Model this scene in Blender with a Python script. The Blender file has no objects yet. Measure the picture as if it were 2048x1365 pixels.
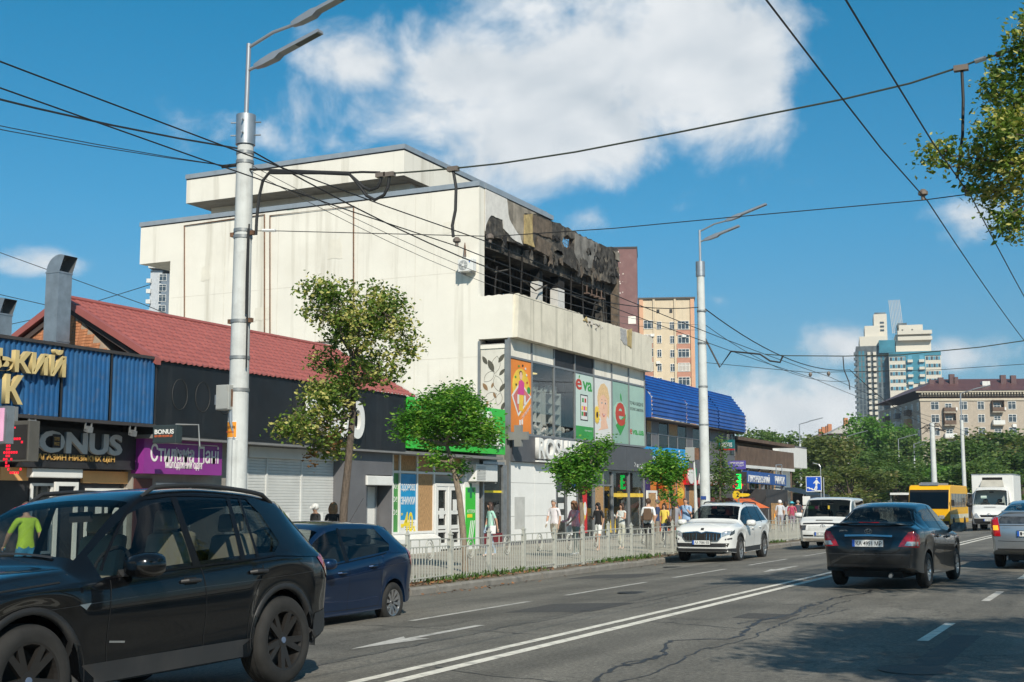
import bpy, bmesh, math, random
from mathutils import Vector, Matrix, noise
from mathutils.bvhtree import BVHTree
R = math.radians
S = bpy.context.scene
COL = S.collection
# ---------------------------------------------------------------- camera
cam = bpy.data.cameras.new('camera'); cam.sensor_width = 36; cam.sensor_fit = 'HORIZONTAL'
cam.lens = 44.86; cam.clip_start = 0.1; cam.clip_end = 3000
co = bpy.data.objects.new('camera', cam); COL.objects.link(co)
co.location = (0, 0, 1.48); co.rotation_euler = (R(97.103), 0, R(26.21)); S.camera = co
# ---------------------------------------------------------------- light
SUN = Vector((0.80, -1.0, 0.97)).normalized()
SUN_EL = math.asin(SUN.z); SUN_AZ = math.atan2(SUN.x, SUN.y)
sl = bpy.data.lights.new('sun', 'SUN'); sl.energy = 5.0; sl.angle = R(0.5); sl.color = (1.0, 0.928, 0.79)
so = bpy.data.objects.new('sun', sl); COL.objects.link(so)
so.rotation_euler = (-SUN).to_track_quat('-Z', 'Y').to_euler(); so.location = (20, -30, 40)
S.view_settings.view_transform = 'Standard'; S.view_settings.look = 'None'
S.view_settings.exposure = 0.06; S.view_settings.gamma = 1.0; S.view_settings.use_curve_mapping = False
cy = S.cycles; cy.max_bounces = 6; cy.diffuse_bounces = 3; cy.glossy_bounces = 3; cy.transmission_bounces = 4; cy.transparent_max_bounces = 16
cy.caustics_reflective = False; cy.caustics_refractive = False; cy.use_denoising = True; cy.use_adaptive_sampling = True; cy.adaptive_threshold = 0.015
# ---------------------------------------------------------------- sky with clouds (by direction)
W = bpy.data.worlds.new('World'); S.world = W; W.use_nodes = True
def build_sky():
    nt = W.node_tree; nt.nodes.clear(); N = nt.nodes.new; L = nt.links.new
    def mth(op, a, b=None, c=None, clamp=False):
        n = N('ShaderNodeMath'); n.operation = op; n.use_clamp = clamp
        for i, v in enumerate((a, b, c)):
            if v is None: continue
            if isinstance(v, (int, float)): n.inputs[i].default_value = v
            else: L(v, n.inputs[i])
        return n.outputs[0]
    sky = N('ShaderNodeTexSky'); sky.sky_type = 'NISHITA'; sky.sun_disc = False
    sky.sun_elevation = SUN_EL; sky.sun_rotation = SUN_AZ; sky.altitude = 150
    sky.air_density = 1.0; sky.dust_density = 0.15; sky.ozone_density = 2.2
    tc = N('ShaderNodeTexCoord'); sp = N('ShaderNodeSeparateXYZ'); L(tc.outputs['Generated'], sp.inputs[0])
    az = mth('ARCTAN2', sp.outputs[0], sp.outputs[1]); el = mth('ARCSINE', sp.outputs[2])
    # camera white balance and polariser: one correction by height above the horizon, the same all round
    cr = N('ShaderNodeValToRGB'); L(mth('DIVIDE', el, 1.5708), cr.inputs[0]); E_ = cr.color_ramp.elements
    while len(E_) < 5: E_.new(.5)
    for e_, (p_, c_) in zip(E_, ((0.0,(.42,.53,.74)),(.06,(.400,.62,.74)),(.137,(.25,.786,.94)),(.24,(.105,.86,1.02)),(.5,(.33,.82,.82)))): e_.position = p_; e_.color = (*c_, 1)
    hs = N('ShaderNodeMix'); hs.data_type = 'RGBA'; hs.blend_type = 'MULTIPLY'; hs.inputs['Factor'].default_value = 1.0
    L(sky.outputs[0], hs.inputs['A']); L(cr.outputs[0], hs.inputs['B'])
    def fbm(off, scale, detail=7, rough=0.58):
        mp = N('ShaderNodeMapping'); mp.inputs['Location'].default_value = off
        mp.inputs['Scale'].default_value = (1, 1, 1.25)
        L(tc.outputs['Generated'], mp.inputs['Vector'])
        n = N('ShaderNodeTexNoise'); n.inputs['Scale'].default_value = scale; n.inputs['Detail'].default_value = detail
        n.inputs['Roughness'].default_value = rough; n.inputs['Distortion'].default_value = 0.25
        L(mp.outputs[0], n.inputs['Vector']); return n.outputs[0]
    # cloud banks: azimuth, elevation, half sizes, weight
    banks = [(-0.570,0.335,.062,.026,.76),(-0.489,0.335,.085,.034,.95),(-0.406,0.329,.10,.052,1.02),(-0.338,0.339,.10,.062,1.03),
             (-0.275,0.325,.050,.060,.84),(-0.423,0.290,.15,.046,.86),(-0.323,0.291,.075,.036,.72),(-0.623,0.299,.045,.05,.52),(-0.536,0.297,.09,.045,.60),(-0.603,0.274,.12,.026,.54),
             (-0.235,0.061,.085,.030,.80),(-0.200,0.117,.034,.018,.6),(-0.114,0.108,.036,.018,.64),(-0.395,0.218,.034,.018,.56),(-0.810,0.174,.06,.013,.58),(-0.294,0.154,.024,.012,.42),(-0.106,0.209,.034,.02,.5),
             (-2.3,.40,.26,.10,.8),(2.6,.30,.22,.09,.8),(1.3,.36,.3,.10,.75),(.7,.55,.2,.12,.6),(-1.4,.6,.25,.12,.6),(.3,.09,.3,.03,.7),(3.0,.7,.3,.14,.7)]
    cb = N('ShaderNodeCombineXYZ'); L(az, cb.inputs[0]); L(el, cb.inputs[1]); tot = None
    for a, e, sa, se, w in banks:
        v = N('ShaderNodeVectorMath'); v.operation = 'MULTIPLY_ADD'; v.inputs[1].default_value = (1/sa, 1/se, 0); v.inputs[2].default_value = (-a/sa, -e/se, 0); L(cb.outputs[0], v.inputs[0])
        ln = N('ShaderNodeVectorMath'); ln.operation = 'LENGTH'; L(v.outputs[0], ln.inputs[0])
        g = mth('MULTIPLY_ADD', ln.outputs['Value'], -w*.52, w)
        tot = g if tot is None else mth('MAXIMUM', tot, g)
    n1 = fbm((3.1, 1.7, 0.4), 11.0)
    n2 = fbm((3.1 - SUN.x * .016, 1.7 - SUN.y * .016 * .0, 0.4 - .020), 11.0, 2)
    dens = mth('ADD', mth('MULTIPLY', mth('SUBTRACT', n1, 0.5), 1.25), mth('SUBTRACT', tot, 0.36))
    mr = N('ShaderNodeMapRange'); mr.interpolation_type = 'SMOOTHSTEP'
    mr.inputs['From Min'].default_value = -0.06; mr.inputs['From Max'].default_value = 0.34
    L(dens, mr.inputs['Value'])
    # lit tops, greyer bases: compare the noise with the noise a step towards the light
    sh = mth('ADD', mth('MULTIPLY', mth('SUBTRACT', n1, n2), 1.5), 0.74, clamp=True)
    sh = mth('SUBTRACT', sh, mth('MULTIPLY', dens, 0.10), clamp=True)
    ramp = N('ShaderNodeMix'); ramp.data_type = 'RGBA'
    ramp.inputs['A'].default_value = (4.2, 5.0, 5.7, 1); ramp.inputs['B'].default_value = (8.8, 9.0, 9.1, 1)
    L(sh, ramp.inputs['Factor'])
    mx = N('ShaderNodeMix'); mx.data_type = 'RGBA'
    L(mth('MULTIPLY', mr.outputs[0], 0.95), mx.inputs['Factor']); L(hs.outputs['Result'], mx.inputs['A']); L(ramp.outputs['Result'], mx.inputs['B'])
    bg = N('ShaderNodeBackground'); bg.inputs['Strength'].default_value = 0.101
    L(mx.outputs['Result'], bg.inputs['Color'])
    out = N('ShaderNodeOutputWorld'); L(bg.outputs[0], out.inputs[0])
build_sky()
# ---------------------------------------------------------------- helpers
random.seed(7)
def wm(o):
    m = o.matrix_basis
    return (wm(o.parent) @ o.matrix_parent_inverse @ m) if o.parent else m.copy()
def tag(o, label=None, cat=None, group=None, kind=None):
    for k, v in (('label', label), ('category', cat), ('group', group), ('kind', kind)):
        if v: o[k] = v
    return o
def thing(name, label, cat, loc=(0, 0, 0), rz=0.0, group=None):
    o = bpy.data.objects.new(name, None); COL.objects.link(o); o.empty_display_size = .3
    o.location = loc; o.rotation_euler = (0, 0, rz)
    return tag(o, label, cat, group)
def mobj(name, me, parent=None, world=True):
    o = bpy.data.objects.new(name, me); COL.objects.link(o)
    if parent:
        o.parent = parent
        if world: o.matrix_parent_inverse = wm(parent).inverted()
    return o
def copy_tree(o, parent=None):
    c = o.copy(); COL.objects.link(c)
    if parent: c.parent = parent
    for ch in o.children: copy_tree(ch, c)
    return c
SPLIT = {'hanger','bracket','post','portal','burnt_beam','fascia_trim','balcony_frame','balcony_rail','lamp_hanger','conduit','balcony_front','turnbuckle','printed_cross','mount'}
class MB:
    def __init__(s): s.v = []; s.f = []; s.m = []
    def add(s, vs, fs, mi=0):
        b = len(s.v); s.v.extend([tuple(p) for p in vs])
        for f in fs: s.f.append([i + b for i in f]); s.m.append(mi)
        return s
    def poly(s, pts, mi=0): return s.add(pts, [list(range(len(pts)))], mi)
    def box(s, x0, x1, y0, y1, z0, z1, mi=0):
        if x0 > x1: x0, x1 = x1, x0
        if y0 > y1: y0, y1 = y1, y0
        if z0 > z1: z0, z1 = z1, z0
        v = [(x0,y0,z0),(x1,y0,z0),(x1,y1,z0),(x0,y1,z0),(x0,y0,z1),(x1,y0,z1),(x1,y1,z1),(x0,y1,z1)]
        return s.add(v, [(0,3,2,1),(4,5,6,7),(0,1,5,4),(1,2,6,5),(2,3,7,6),(3,0,4,7)], mi)
    def prism(s, pts, ax, a, b, mi=0):
        """extrude a 2D outline along an axis: x uses (y,z), y uses (x,z), z uses (x,y)"""
        def P(p, t):
            return {'x': (t, p[0], p[1]), 'y': (p[0], t, p[1]), 'z': (p[0], p[1], t)}[ax]
        n = len(pts); v = [P(p, a) for p in pts] + [P(p, b) for p in pts]
        fs = [list(range(n))[::-1], list(range(n, 2*n))] + [(i, (i+1) % n, n+(i+1) % n, n+i) for i in range(n)]
        return s.add(v, fs, mi)
    def tube(s, pts, r, n=8, cap=True, mi=0, closed=False):
        pts = [Vector(p) for p in pts]; k = len(pts)
        rs = r if isinstance(r, (list, tuple)) else [r]*k
        vs = []; up0 = None
        for i, p in enumerate(pts):
            t = (pts[(i+1) % k] - pts[i-1]) if closed else (pts[min(i+1, k-1)] - pts[max(i-1, 0)])
            t = t.normalized() if t.length > 1e-9 else Vector((0,0,1))
            if up0 is None: up0 = Vector((0,0,1)) if abs(t.z) < .9 else Vector((1,0,0))
            a = t.cross(up0)
            if a.length < 1e-4: a = t.cross(Vector((0,1,0)))
            a.normalize(); b = a.cross(t).normalized(); up0 = b
            for j in range(n):
                q = 2*math.pi*j/n; vs.append(p + (a*math.cos(q) + b*math.sin(q))*rs[i])
        fs = []
        for i in range(k if closed else k-1):
            for j in range(n):
                i2 = (i+1) % k
                fs.append((i*n+j, i*n+(j+1) % n, i2*n+(j+1) % n, i2*n+j))
        if cap and not closed: fs += [list(range(n))[::-1], list(range((k-1)*n, k*n))]
        return s.add(vs, fs, mi)
    def grid(s, rows, mi=0, closed=False):
        n = len(rows[0]); vs = [p for r in rows for p in r]; fs = []
        for i in range(len(rows)-1):
            for j in range(n if closed else n-1):
                fs.append((i*n+j, i*n+(j+1) % n, (i+1)*n+(j+1) % n, (i+1)*n+j))
        return s.add(vs, fs, mi)
    def ball(s, c, r, nu=10, nv=7, mi=0):
        rx, ry, rz = r if isinstance(r, (tuple, list)) else (r, r, r)
        rows = [[(c[0]+rx*math.sin(math.pi*i/nv)*math.cos(2*math.pi*j/nu), c[1]+ry*math.sin(math.pi*i/nv)*math.sin(2*math.pi*j/nu), c[2]-rz*math.cos(math.pi*i/nv)) for j in range(nu)] for i in range(nv+1)]
        return s.grid(rows, mi, True)
    def mesh(s, name, mats, smooth=False):
        me = bpy.data.meshes.new(name); me.from_pydata(s.v, [], s.f)
        for m in (mats if isinstance(mats, (list, tuple)) else [mats]): me.materials.append(m)
        me.polygons.foreach_set('material_index', s.m)
        if smooth: me.polygons.foreach_set('use_smooth', [True]*len(s.f))
        me.update(); return me
    def loose(s):
        p = list(range(len(s.v)))
        def fd(i):
            while p[i] != i: p[i] = p[p[i]]; i = p[i]
            return i
        for f in s.f:
            for i in f[1:]: p[fd(i)] = fd(f[0])
        out = {}
        for f, m in zip(s.f, s.m): out.setdefault(fd(f[0]), []).append((f, m))
        for fs in out.values():
            b = MB(); mp = {}
            for f, m in fs:
                for i in f:
                    if i not in mp: mp[i] = len(b.v); b.v.append(s.v[i])
                b.f.append([mp[i] for i in f]); b.m.append(m)
            yield b
    def build(s, name, mats, parent=None, smooth=False, world=True, bevel=0):
        if name in SPLIT:
            ps = list(s.loose())
            if len(ps) > 1: return [b.build(name, mats, parent, smooth, world, bevel) for b in ps][0]
        o = mobj(name, s.mesh(name, mats, smooth), parent, world)
        if bevel:
            b = o.modifiers.new('bevel', 'BEVEL'); b.width = bevel; b.segments = 2; b.limit_method = 'ANGLE'; b.harden_normals = False
        if smooth: sharp(o.data)
        return o
def sharp(me, ang=38):
    bm = bmesh.new(); bm.from_mesh(me)
    for e in bm.edges:
        if len(e.link_faces) == 2 and e.calc_face_angle(0) > R(ang): e.smooth = False
    bm.to_mesh(me); bm.free()
def BX(name, mat, parent, *a, bevel=0): return MB().box(*a).build(name, mat, parent, bevel=bevel)
def struct(o): o['kind'] = 'structure'; return o
# ---------------------------------------------------------------- materials
MATS = {}
def pm(name, col, rough=.6, metal=0., var=.12, vs=2.0, bump=0., bs=30., coat=0., streak=0., scol=(.10,.09,.075), dirt=0., dcol=(.09,.08,.065), spec=.5, ds=.7, emit=None, stretch=None, rvar=0.0):
    if name in MATS: return MATS[name]
    m = bpy.data.materials.new(name); m.use_nodes = True; MATS[name] = m
    nt = m.node_tree; N = nt.nodes.new; L = nt.links.new; b = nt.nodes['Principled BSDF']
    b.inputs['Roughness'].default_value = rough; b.inputs['Metallic'].default_value = metal
    b.inputs['Specular IOR Level'].default_value = spec
    if coat: b.inputs['Coat Weight'].default_value = coat; b.inputs['Coat Roughness'].default_value = .03
    tc = N('ShaderNodeTexCoord')
    def noi(scale, detail=5, rgh=.55, st=None):
        n = N('ShaderNodeTexNoise'); n.inputs['Scale'].default_value = scale; n.inputs['Detail'].default_value = detail; n.inputs['Roughness'].default_value = rgh
        if st:
            mp = N('ShaderNodeMapping'); mp.inputs['Scale'].default_value = st; L(tc.outputs['Object'], mp.inputs[0]); L(mp.outputs[0], n.inputs['Vector'])
        else: L(tc.outputs['Object'], n.inputs['Vector'])
        return n.outputs[0]
    def rng(v, a, c, lo=0., hi=1.):
        r = N('ShaderNodeMapRange'); r.inputs['From Min'].default_value = a; r.inputs['From Max'].default_value = c
        r.inputs['To Min'].default_value = lo; r.inputs['To Max'].default_value = hi; L(v, r.inputs['Value']); return r.outputs[0]
    def mix(f, a, c):
        x = N('ShaderNodeMix'); x.data_type = 'RGBA'; L(f, x.inputs['Factor'])
        for k, v in (('A', a), ('B', c)):
            if isinstance(v, tuple): x.inputs[k].default_value = (*v[:3], 1)
            else: L(v, x.inputs[k])
        return x.outputs['Result']
    cur = mix(rng(noi(vs, 6, .6, stretch), .32, .68), tuple(c*(1-var) for c in col), tuple(min(1, c*(1+var)) for c in col))
    if dirt: cur = mix(rng(noi(ds, 8, .65), .52, .72, 0, dirt), cur, dcol)
    if streak: cur = mix(rng(noi(1.0, 7, .62, (1.9, 1.9, .09)), .53, .74, 0, streak), cur, scol)
    L(cur, b.inputs['Base Color'])
    if rvar: L(rng(noi(vs*1.7, 5), .3, .7, max(0.02, rough-rvar), min(1, rough+rvar)), b.inputs['Roughness'])
    if bump:
        bp = N('ShaderNodeBump'); bp.inputs['Strength'].default_value = bump; bp.inputs['Distance'].default_value = .02
        L(noi(bs, 4, .6), bp.inputs['Height']); L(bp.outputs[0], b.inputs['Normal'])
    if emit: b.inputs['Emission Color'].default_value = (*emit[:3], 1); b.inputs['Emission Strength'].default_value = emit[3]
    return m
def glassmat(name, tint=(.55,.62,.62), refl=1.0, rough=.015, base=None, f0=1.5):
    """a pane: mirror part by Fresnel over a tinted see-through part"""
    if name in MATS: return MATS[name]
    m = bpy.data.materials.new(name); m.use_nodes = True; MATS[name] = m
    nt = m.node_tree; nt.nodes.clear(); N = nt.nodes.new; L = nt.links.new
    gl = N('ShaderNodeBsdfGlossy'); gl.inputs['Roughness'].default_value = rough; gl.inputs['Color'].default_value = (refl, refl, refl, 1)
    tr = N('ShaderNodeBsdfTransparent'); tr.inputs['Color'].default_value = (*tint, 1)
    lw = N('ShaderNodeLayerWeight'); lw.inputs['Blend'].default_value = .5; r0 = ((f0-1)/(f0+1))**2
    pw = N('ShaderNodeMath'); pw.operation = 'POWER'; L(lw.outputs['Facing'], pw.inputs[0]); pw.inputs[1].default_value = 4.2
    fr = N('ShaderNodeMath'); fr.operation = 'MULTIPLY_ADD'; L(pw.outputs[0], fr.inputs[0]); fr.inputs[1].default_value = 1-r0*2; fr.inputs[2].default_value = r0*2
    tc = N('ShaderNodeTexCoord'); n = N('ShaderNodeTexNoise'); n.inputs['Scale'].default_value = .9; n.inputs['Detail'].default_value = 2
    L(tc.outputs['Object'], n.inputs['Vector'])
    bp = N('ShaderNodeBump'); bp.inputs['Strength'].default_value = .012; bp.inputs['Distance'].default_value = .05
    L(n.outputs[0], bp.inputs['Height']); L(bp.outputs[0], gl.inputs['Normal'])
    mx = N('ShaderNodeMixShader'); L(fr.outputs[0], mx.inputs[0]); L(tr.outputs[0], mx.inputs[1]); L(gl.outputs[0], mx.inputs[2])
    src = mx.outputs[0]
    if base:
        df = N('ShaderNodeBsdfDiffuse'); df.inputs['Color'].default_value = (*base[:3], 1)
        m2 = N('ShaderNodeMixShader'); m2.inputs[0].default_value = base[3]; L(src, m2.inputs[1]); L(df.outputs[0], m2.inputs[2]); src = m2.outputs[0]
    o = N('ShaderNodeOutputMaterial'); L(src, o.inputs[0]); return m
# ---------------------------------------------------------------- lettering
def text_mesh(body, mat, extrude=.02, bold=0., spacing=1.0):
    cu = bpy.data.curves.new('letters', 'FONT'); cu.body = body; cu.extrude = extrude; cu.offset = bold; cu.space_character = spacing
    cu.resolution_u = 3; cu.align_x = 'LEFT'
    ob = bpy.data.objects.new('letters', cu); COL.objects.link(ob)
    dg = bpy.context.evaluated_depsgraph_get(); me = bpy.data.meshes.new_from_object(ob.evaluated_get(dg))
    bpy.data.objects.remove(ob); bpy.data.curves.remove(cu); me.materials.clear(); me.materials.append(mat); return me
def letters(body, org, ux, uz, w, h, mat, parent, depth=.02, bold=0., name='letters', world=True, keep=False, spacing=1.0):
    """lettering filling w x h; org is the lower left, ux the reading direction, uz up; raised by depth"""
    me = text_mesh(body, mat, .5, bold, spacing)
    if not me.vertices: return None
    xs = [v.co.x for v in me.vertices]; ys = [v.co.y for v in me.vertices]
    x0, x1, y0, y1 = min(xs), max(xs), min(ys), max(ys)
    sx = w/max(1e-6, x1-x0); sy = h/max(1e-6, y1-y0)
    ux = Vector(ux).normalized(); uz = Vector(uz).normalized(); n = ux.cross(uz); org = Vector(org)
    for v in me.vertices:
        v.co = org + ux*((v.co.x-x0)*sx) + uz*((v.co.y-y0)*sy) + n*((v.co.z+.5)*depth)
    me.name = name
    return mobj(name, me, parent, world)
def ltX(body, y0, y1, z0, z1, X, mat, parent, depth=.02, **k):     # on a wall that faces +X
    return letters(body, (X, y0, z0), (0, 1, 0), (0, 0, 1), y1-y0, z1-z0, mat, parent, depth, **k)
def ltY(body, x0, x1, z0, z1, Y, mat, parent, depth=.02, **k):     # on a wall that faces -Y
    return letters(body, (x0, Y, z0), (1, 0, 0), (0, 0, 1), x1-x0, z1-z0, mat, parent, depth, **k)
def frameX(name, mat, parent, y0, y1, z0, z1, X, t=.06, d=.06, mull=(), trans=()):
    mb = MB(); mb.box(X, X+d, y0, y1, z0, z0+t).box(X, X+d, y0, y1, z1-t, z1).box(X, X+d, y0, y0+t, z0+t, z1-t).box(X, X+d, y1-t, y1, z0+t, z1-t)
    for y in mull: mb.box(X+.002, X+d-.004, y-t/2, y+t/2, z0+t, z1-t)
    for z in trans: mb.box(X+.004, X+d-.006, y0+t, y1-t, z-t/2, z+t/2)
    return mb.build(name, mat, parent)
# ================================================================ SETTING
def asphalt():
    m = bpy.data.materials.new('asphalt'); m.use_nodes = True; MATS['asphalt'] = m
    nt = m.node_tree; N = nt.nodes.new; L = nt.links.new; b = nt.nodes['Principled BSDF']; tc = N('ShaderNodeTexCoord')
    def noi(s, d, st=None):
        n = N('ShaderNodeTexNoise'); n.inputs['Scale'].default_value = s; n.inputs['Detail'].default_value = d; n.inputs['Roughness'].default_value = .6
        mp = N('ShaderNodeMapping'); mp.inputs['Scale'].default_value = st or (1,1,1); L(tc.outputs['Object'], mp.inputs[0]); L(mp.outputs[0], n.inputs['Vector']); return n.outputs[0]
    def rng(v, a, c, lo, hi):
        r = N('ShaderNodeMapRange'); r.inputs['From Min'].default_value = a; r.inputs['From Max'].default_value = c; r.inputs['To Min'].default_value = lo; r.inputs['To Max'].default_value = hi; L(v, r.inputs['Value']); return r.outputs[0]
    def mul(a, c):
        x = N('ShaderNodeMath'); x.operation = 'MULTIPLY'; L(a, x.inputs[0]); L(c, x.inputs[1]); return x.outputs[0]
    big = rng(noi(.45, 7), .32, .68, .74, 1.22); lanes = rng(noi(1.3, 5, (1, .04, 1)), .32, .68, .74, 1.20); fine = rng(noi(26, 5), .28, .74, .55, 1.5); spk = rng(noi(95, 1), .60, .72, 1.0, 2.0)
    v = mul(mul(big, lanes), mul(fine, spk))
    cr = N('ShaderNodeTexVoronoi'); cr.feature = 'DISTANCE_TO_EDGE'; cr.inputs['Scale'].default_value = .22
    w = N('ShaderNodeMapping'); wn = N('ShaderNodeTexNoise'); wn.inputs['Scale'].default_value = 1.3; wn.inputs['Detail'].default_value = 6
    L(tc.outputs['Object'], wn.inputs['Vector'])
    va = N('ShaderNodeVectorMath'); va.operation = 'MULTIPLY_ADD'; va.inputs[1].default_value = (2.2, 2.2, 0); L(wn.outputs['Color'], va.inputs[0]); L(tc.outputs['Object'], va.inputs[2]); L(va.outputs[0], cr.inputs['Vector'])
    v = mul(v, rng(cr.outputs['Distance'], .0, .006, .62, 1.0))
    cm = N('ShaderNodeMix'); cm.data_type = 'RGBA'; cm.blend_type = 'MULTIPLY'; cm.inputs['Factor'].default_value = 1; cm.inputs['A'].default_value = (.150, .140, .120, 1); L(v, cm.inputs['B'])
    L(cm.outputs['Result'], b.inputs['Base Color']); b.inputs['Roughness'].default_value = .78; b.inputs['Specular IOR Level'].default_value = .35
    bp = N('ShaderNodeBump'); bp.inputs['Strength'].default_value = .55; bp.inputs['Distance'].default_value = .008; L(noi(120, 3), bp.inputs['Height']); L(bp.outputs[0], b.inputs['Normal'])
    return m
M_ASPH = asphalt()
M_PAVE = pm('pavement', (.34,.315,.265), .85, var=.22, vs=1.2, bump=.4, bs=60, dirt=.5, dcol=(.09,.085,.08), ds=.5)
M_EARTH = pm('earth', (.14,.11,.075), .95, var=.35, vs=6, bump=.6, bs=40)
M_KERB = pm('kerb_concrete', (.24,.225,.20), .85, var=.22, vs=5, bump=.4, bs=60, dirt=.6, dcol=(.09,.08,.07), ds=2.5)
M_LINE = pm('road_paint', (.76,.72,.63), .7, var=.16, vs=9, bump=.25, bs=90, dirt=.75, dcol=(.16,.155,.145), ds=5)
M_LINE2 = pm('worn_road_paint', (.52,.50,.46), .75, var=.22, vs=9, bump=.25, bs=90, dirt=.95, dcol=(.11,.108,.10), ds=3.2)
M_TAR = pm('tar', (.030,.030,.032), .55, var=.25, vs=5)
def road_z(x):
    if x <= -6: return -.38 + (x+12.95)/6.95*.33
    if x <= -1: return -.05 + (x+6)/5*.05
    return 0.0
struct(MB().poly([(-900,-300,-.9),(900,-300,-.9),(900,1500,-.9),(-900,1500,-.9)]).build('ground', M_EARTH))
mb = MB(); xs = [-13.0,-11.2,-9.5,-7.7,-6,-3.5,-1,2.3]
mb.grid([[(x, y, road_z(max(x,-12.95))) for x in xs] for y in (-40, 0, 60, 150, 400)])
road = struct(mb.build('road', M_ASPH))
struct(MB().box(-75, -13.16, -40, 300, -.75, -.26).build('pavement', M_PAVE))
struct(MB().box(2.46, 40, -40, 400, -.75, .13).build('pavement', M_PAVE))
# verge of trampled soil between kerb and fence
mb = MB(); rows = []
for i in range(120):
    y = 10 + i*.75; rows.append([(-13.155, y, -.262), (-13.35, y, -.235+random.uniform(-.01,.015)), (-13.62, y, -.235+random.uniform(-.012,.02)), (-13.95-random.uniform(0,.12), y, -.252)])
struct(mb.grid(rows).build('verge_soil', M_EARTH))
# kerb: single stones
kroot = thing('kerb', 'weathered concrete kerb of single stones along the far pavement', 'kerb', (-13.08, 10, -.38))
del kroot['category']; del kroot['label']; kroot['kind'] = 'structure'
ks = MB(); ks.prism([(-13.16,-.6),(-12.98,-.6),(-12.98,-.275),(-13.0,-.245),(-13.02,-.238),(-13.16,-.238)], 'y', 0, .985)
kme = ks.mesh('kerb_stone', M_KERB); 
for i in range(64):
    o = bpy.data.objects.new('kerb_stone', kme); COL.objects.link(o); o.parent = kroot; o.matrix_parent_inverse = wm(kroot).inverted()
    o.location = (random.uniform(-.012,.012), 8+i, random.uniform(-.012,.008)); o.rotation_euler = (random.uniform(-.008,.008), 0, random.uniform(-.008,.008))
ko = MB().box(-13.16, -12.98, 72, 320, -.6, -.245).build('kerb_stone', M_KERB, kroot); ko['kind'] = 'stuff'
struct(MB().box(2.3, 2.46, -40, 300, -.3, .13).build('kerb', M_KERB))
# painted markings, sheets 4 mm above the asphalt
def strip(mb, x0, x1, y0, y1, dz=.004, n=None):
    n = n or max(1, int((y1-y0)/4))
    for i in range(n):
        a = y0+(y1-y0)*i/n; c = y0+(y1-y0)*(i+1)/n
        mb.poly([(x0,a,road_z(x0)+dz),(x1,a,road_z(x1)+dz),(x1,c,road_z(x1)+dz),(x0,c,road_z(x0)+dz)])
def marking(x0, x1, y0, y1, m=M_LINE): mb = MB(); strip(mb, x0, x1, y0, y1); mb.build('painted_line', m, road)
marking(-6.17, -6.03, -20, 160); marking(-5.85, -5.71, -20, 160)
for a, c in ((9.3,13.4),(15.8,19.7),(21.2,25.3),(27.0,30.9),(33,37),(39,43),(45,49),(51,55),(57,61)): marking(-9.42, -9.30, a, c, M_LINE2)
for k in range(-1, 16): marking(-2.27, -2.15, 2.4+6.0*k, 4.6+6.0*k, M_LINE2 if k % 2 else M_LINE)
def arrow(x, y, s=1.0):
    mb = MB(); z = lambda p: (p[0], p[1], road_z(p[0])+.004)
    mb.poly([z(p) for p in ((x-.06*s,y+1.2*s),(x-.06*s,y+3.0*s),(x+.08*s,y+3.0*s),(x+.08*s,y+1.2*s))])
    mb.poly([z(p) for p in ((x-.22*s,y+1.45*s),(x-.02,y),(x+.28*s,y+1.2*s),(x+.08*s,y+1.21*s),(x-.06*s,y+1.22*s))])
    mb.build('painted_arrow', M_LINE2, road)
arrow(-7.85, 12.0); arrow(-7.8, 28.7); arrow(-7.8, 45)
# sealed cracks
def crack(pts, w):
    mb = MB(); out = []
    for i in range(len(pts)-1):
        a, b = Vector(pts[i]), Vector(pts[i+1])
        n = max(2, int((b-a).length/.12))
        for k in range(n): out.append(a.lerp(b, k/n) + Vector((random.uniform(-.03,.03) + .16*noise.noise(Vector((a.x*3, a.lerp(b,k/n).y*.6, 1))) + .05*noise.noise(Vector((7, a.lerp(b,k/n).y*2.3, 1))), random.uniform(-.03,.03))))
    out.append(Vector(pts[-1])); rows = []
    for i, p in enumerate(out):
        t = (out[min(i+1, len(out)-1)] - out[max(i-1, 0)]); t = t.normalized() if t.length else Vector((0,1)); nn = Vector((-t.y, t.x))
        ww = w*random.uniform(.3, .95)/2
        rows.append([(*(p-nn*ww), road_z(p.x)+.003), (*(p+nn*ww), road_z(p.x)+.003)])
    mb.grid(rows).build('tar_seam', M_TAR, road)
def PZ2(*a): return [(p[0], p[1]) for p in a]
crack(PZ2((-4.14,10.12,0.00),(-4.35,11.04,0.00),(-4.34,12.11,0.00),(-4.69,13.47,0.00),(-4.27,13.85,-0.00),(-4.33,15.93,0.00),(-4.44,19.45,0.00),(-4.22,21.30,0.00),(-4.24,22.48,0.00)), .07)
crack(PZ2((-4.45,11.19,0.00),(-4.27,11.28,0.00),(-4.51,11.45,0.00),(-4.40,12.41,0.00)), .05)
crack(PZ2((-4.55,15.59,0.00),(-4.34,16.70,0.00),(-4.51,19.10,0.00)), .04)
crack(PZ2((-5.96,10.49,-0.05),(-5.32,10.18,0.00),(-4.19,9.97,0.00)), .04)
crack(PZ2((-5.79,15.59,-0.05),(-4.39,15.04,-0.00),(-3.76,18.28,0.00)), .025)
crack(PZ2((-5.60,19.21,0.00),(-3.80,18.45,0.00)), .025)
crack([(-6.6,8.8),(-9.3,12.0),(-12.0,14.6)], .03); crack([(-6.2,13.6),(-8.6,14.7),(-12.7,16.2)], .03); crack([(-6.1,19.0),(-9.0,20.1),(-12.9,20.0)], .03)
crack([(-7.2,9),(-7.3,15),(-7.1,22),(-7.25,30),(-7.1,44)], .03); crack([(-10.9,17),(-10.8,26),(-11.0,40)], .025); crack([(-4.0,10),(-4.1,20)], .03)
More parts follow.
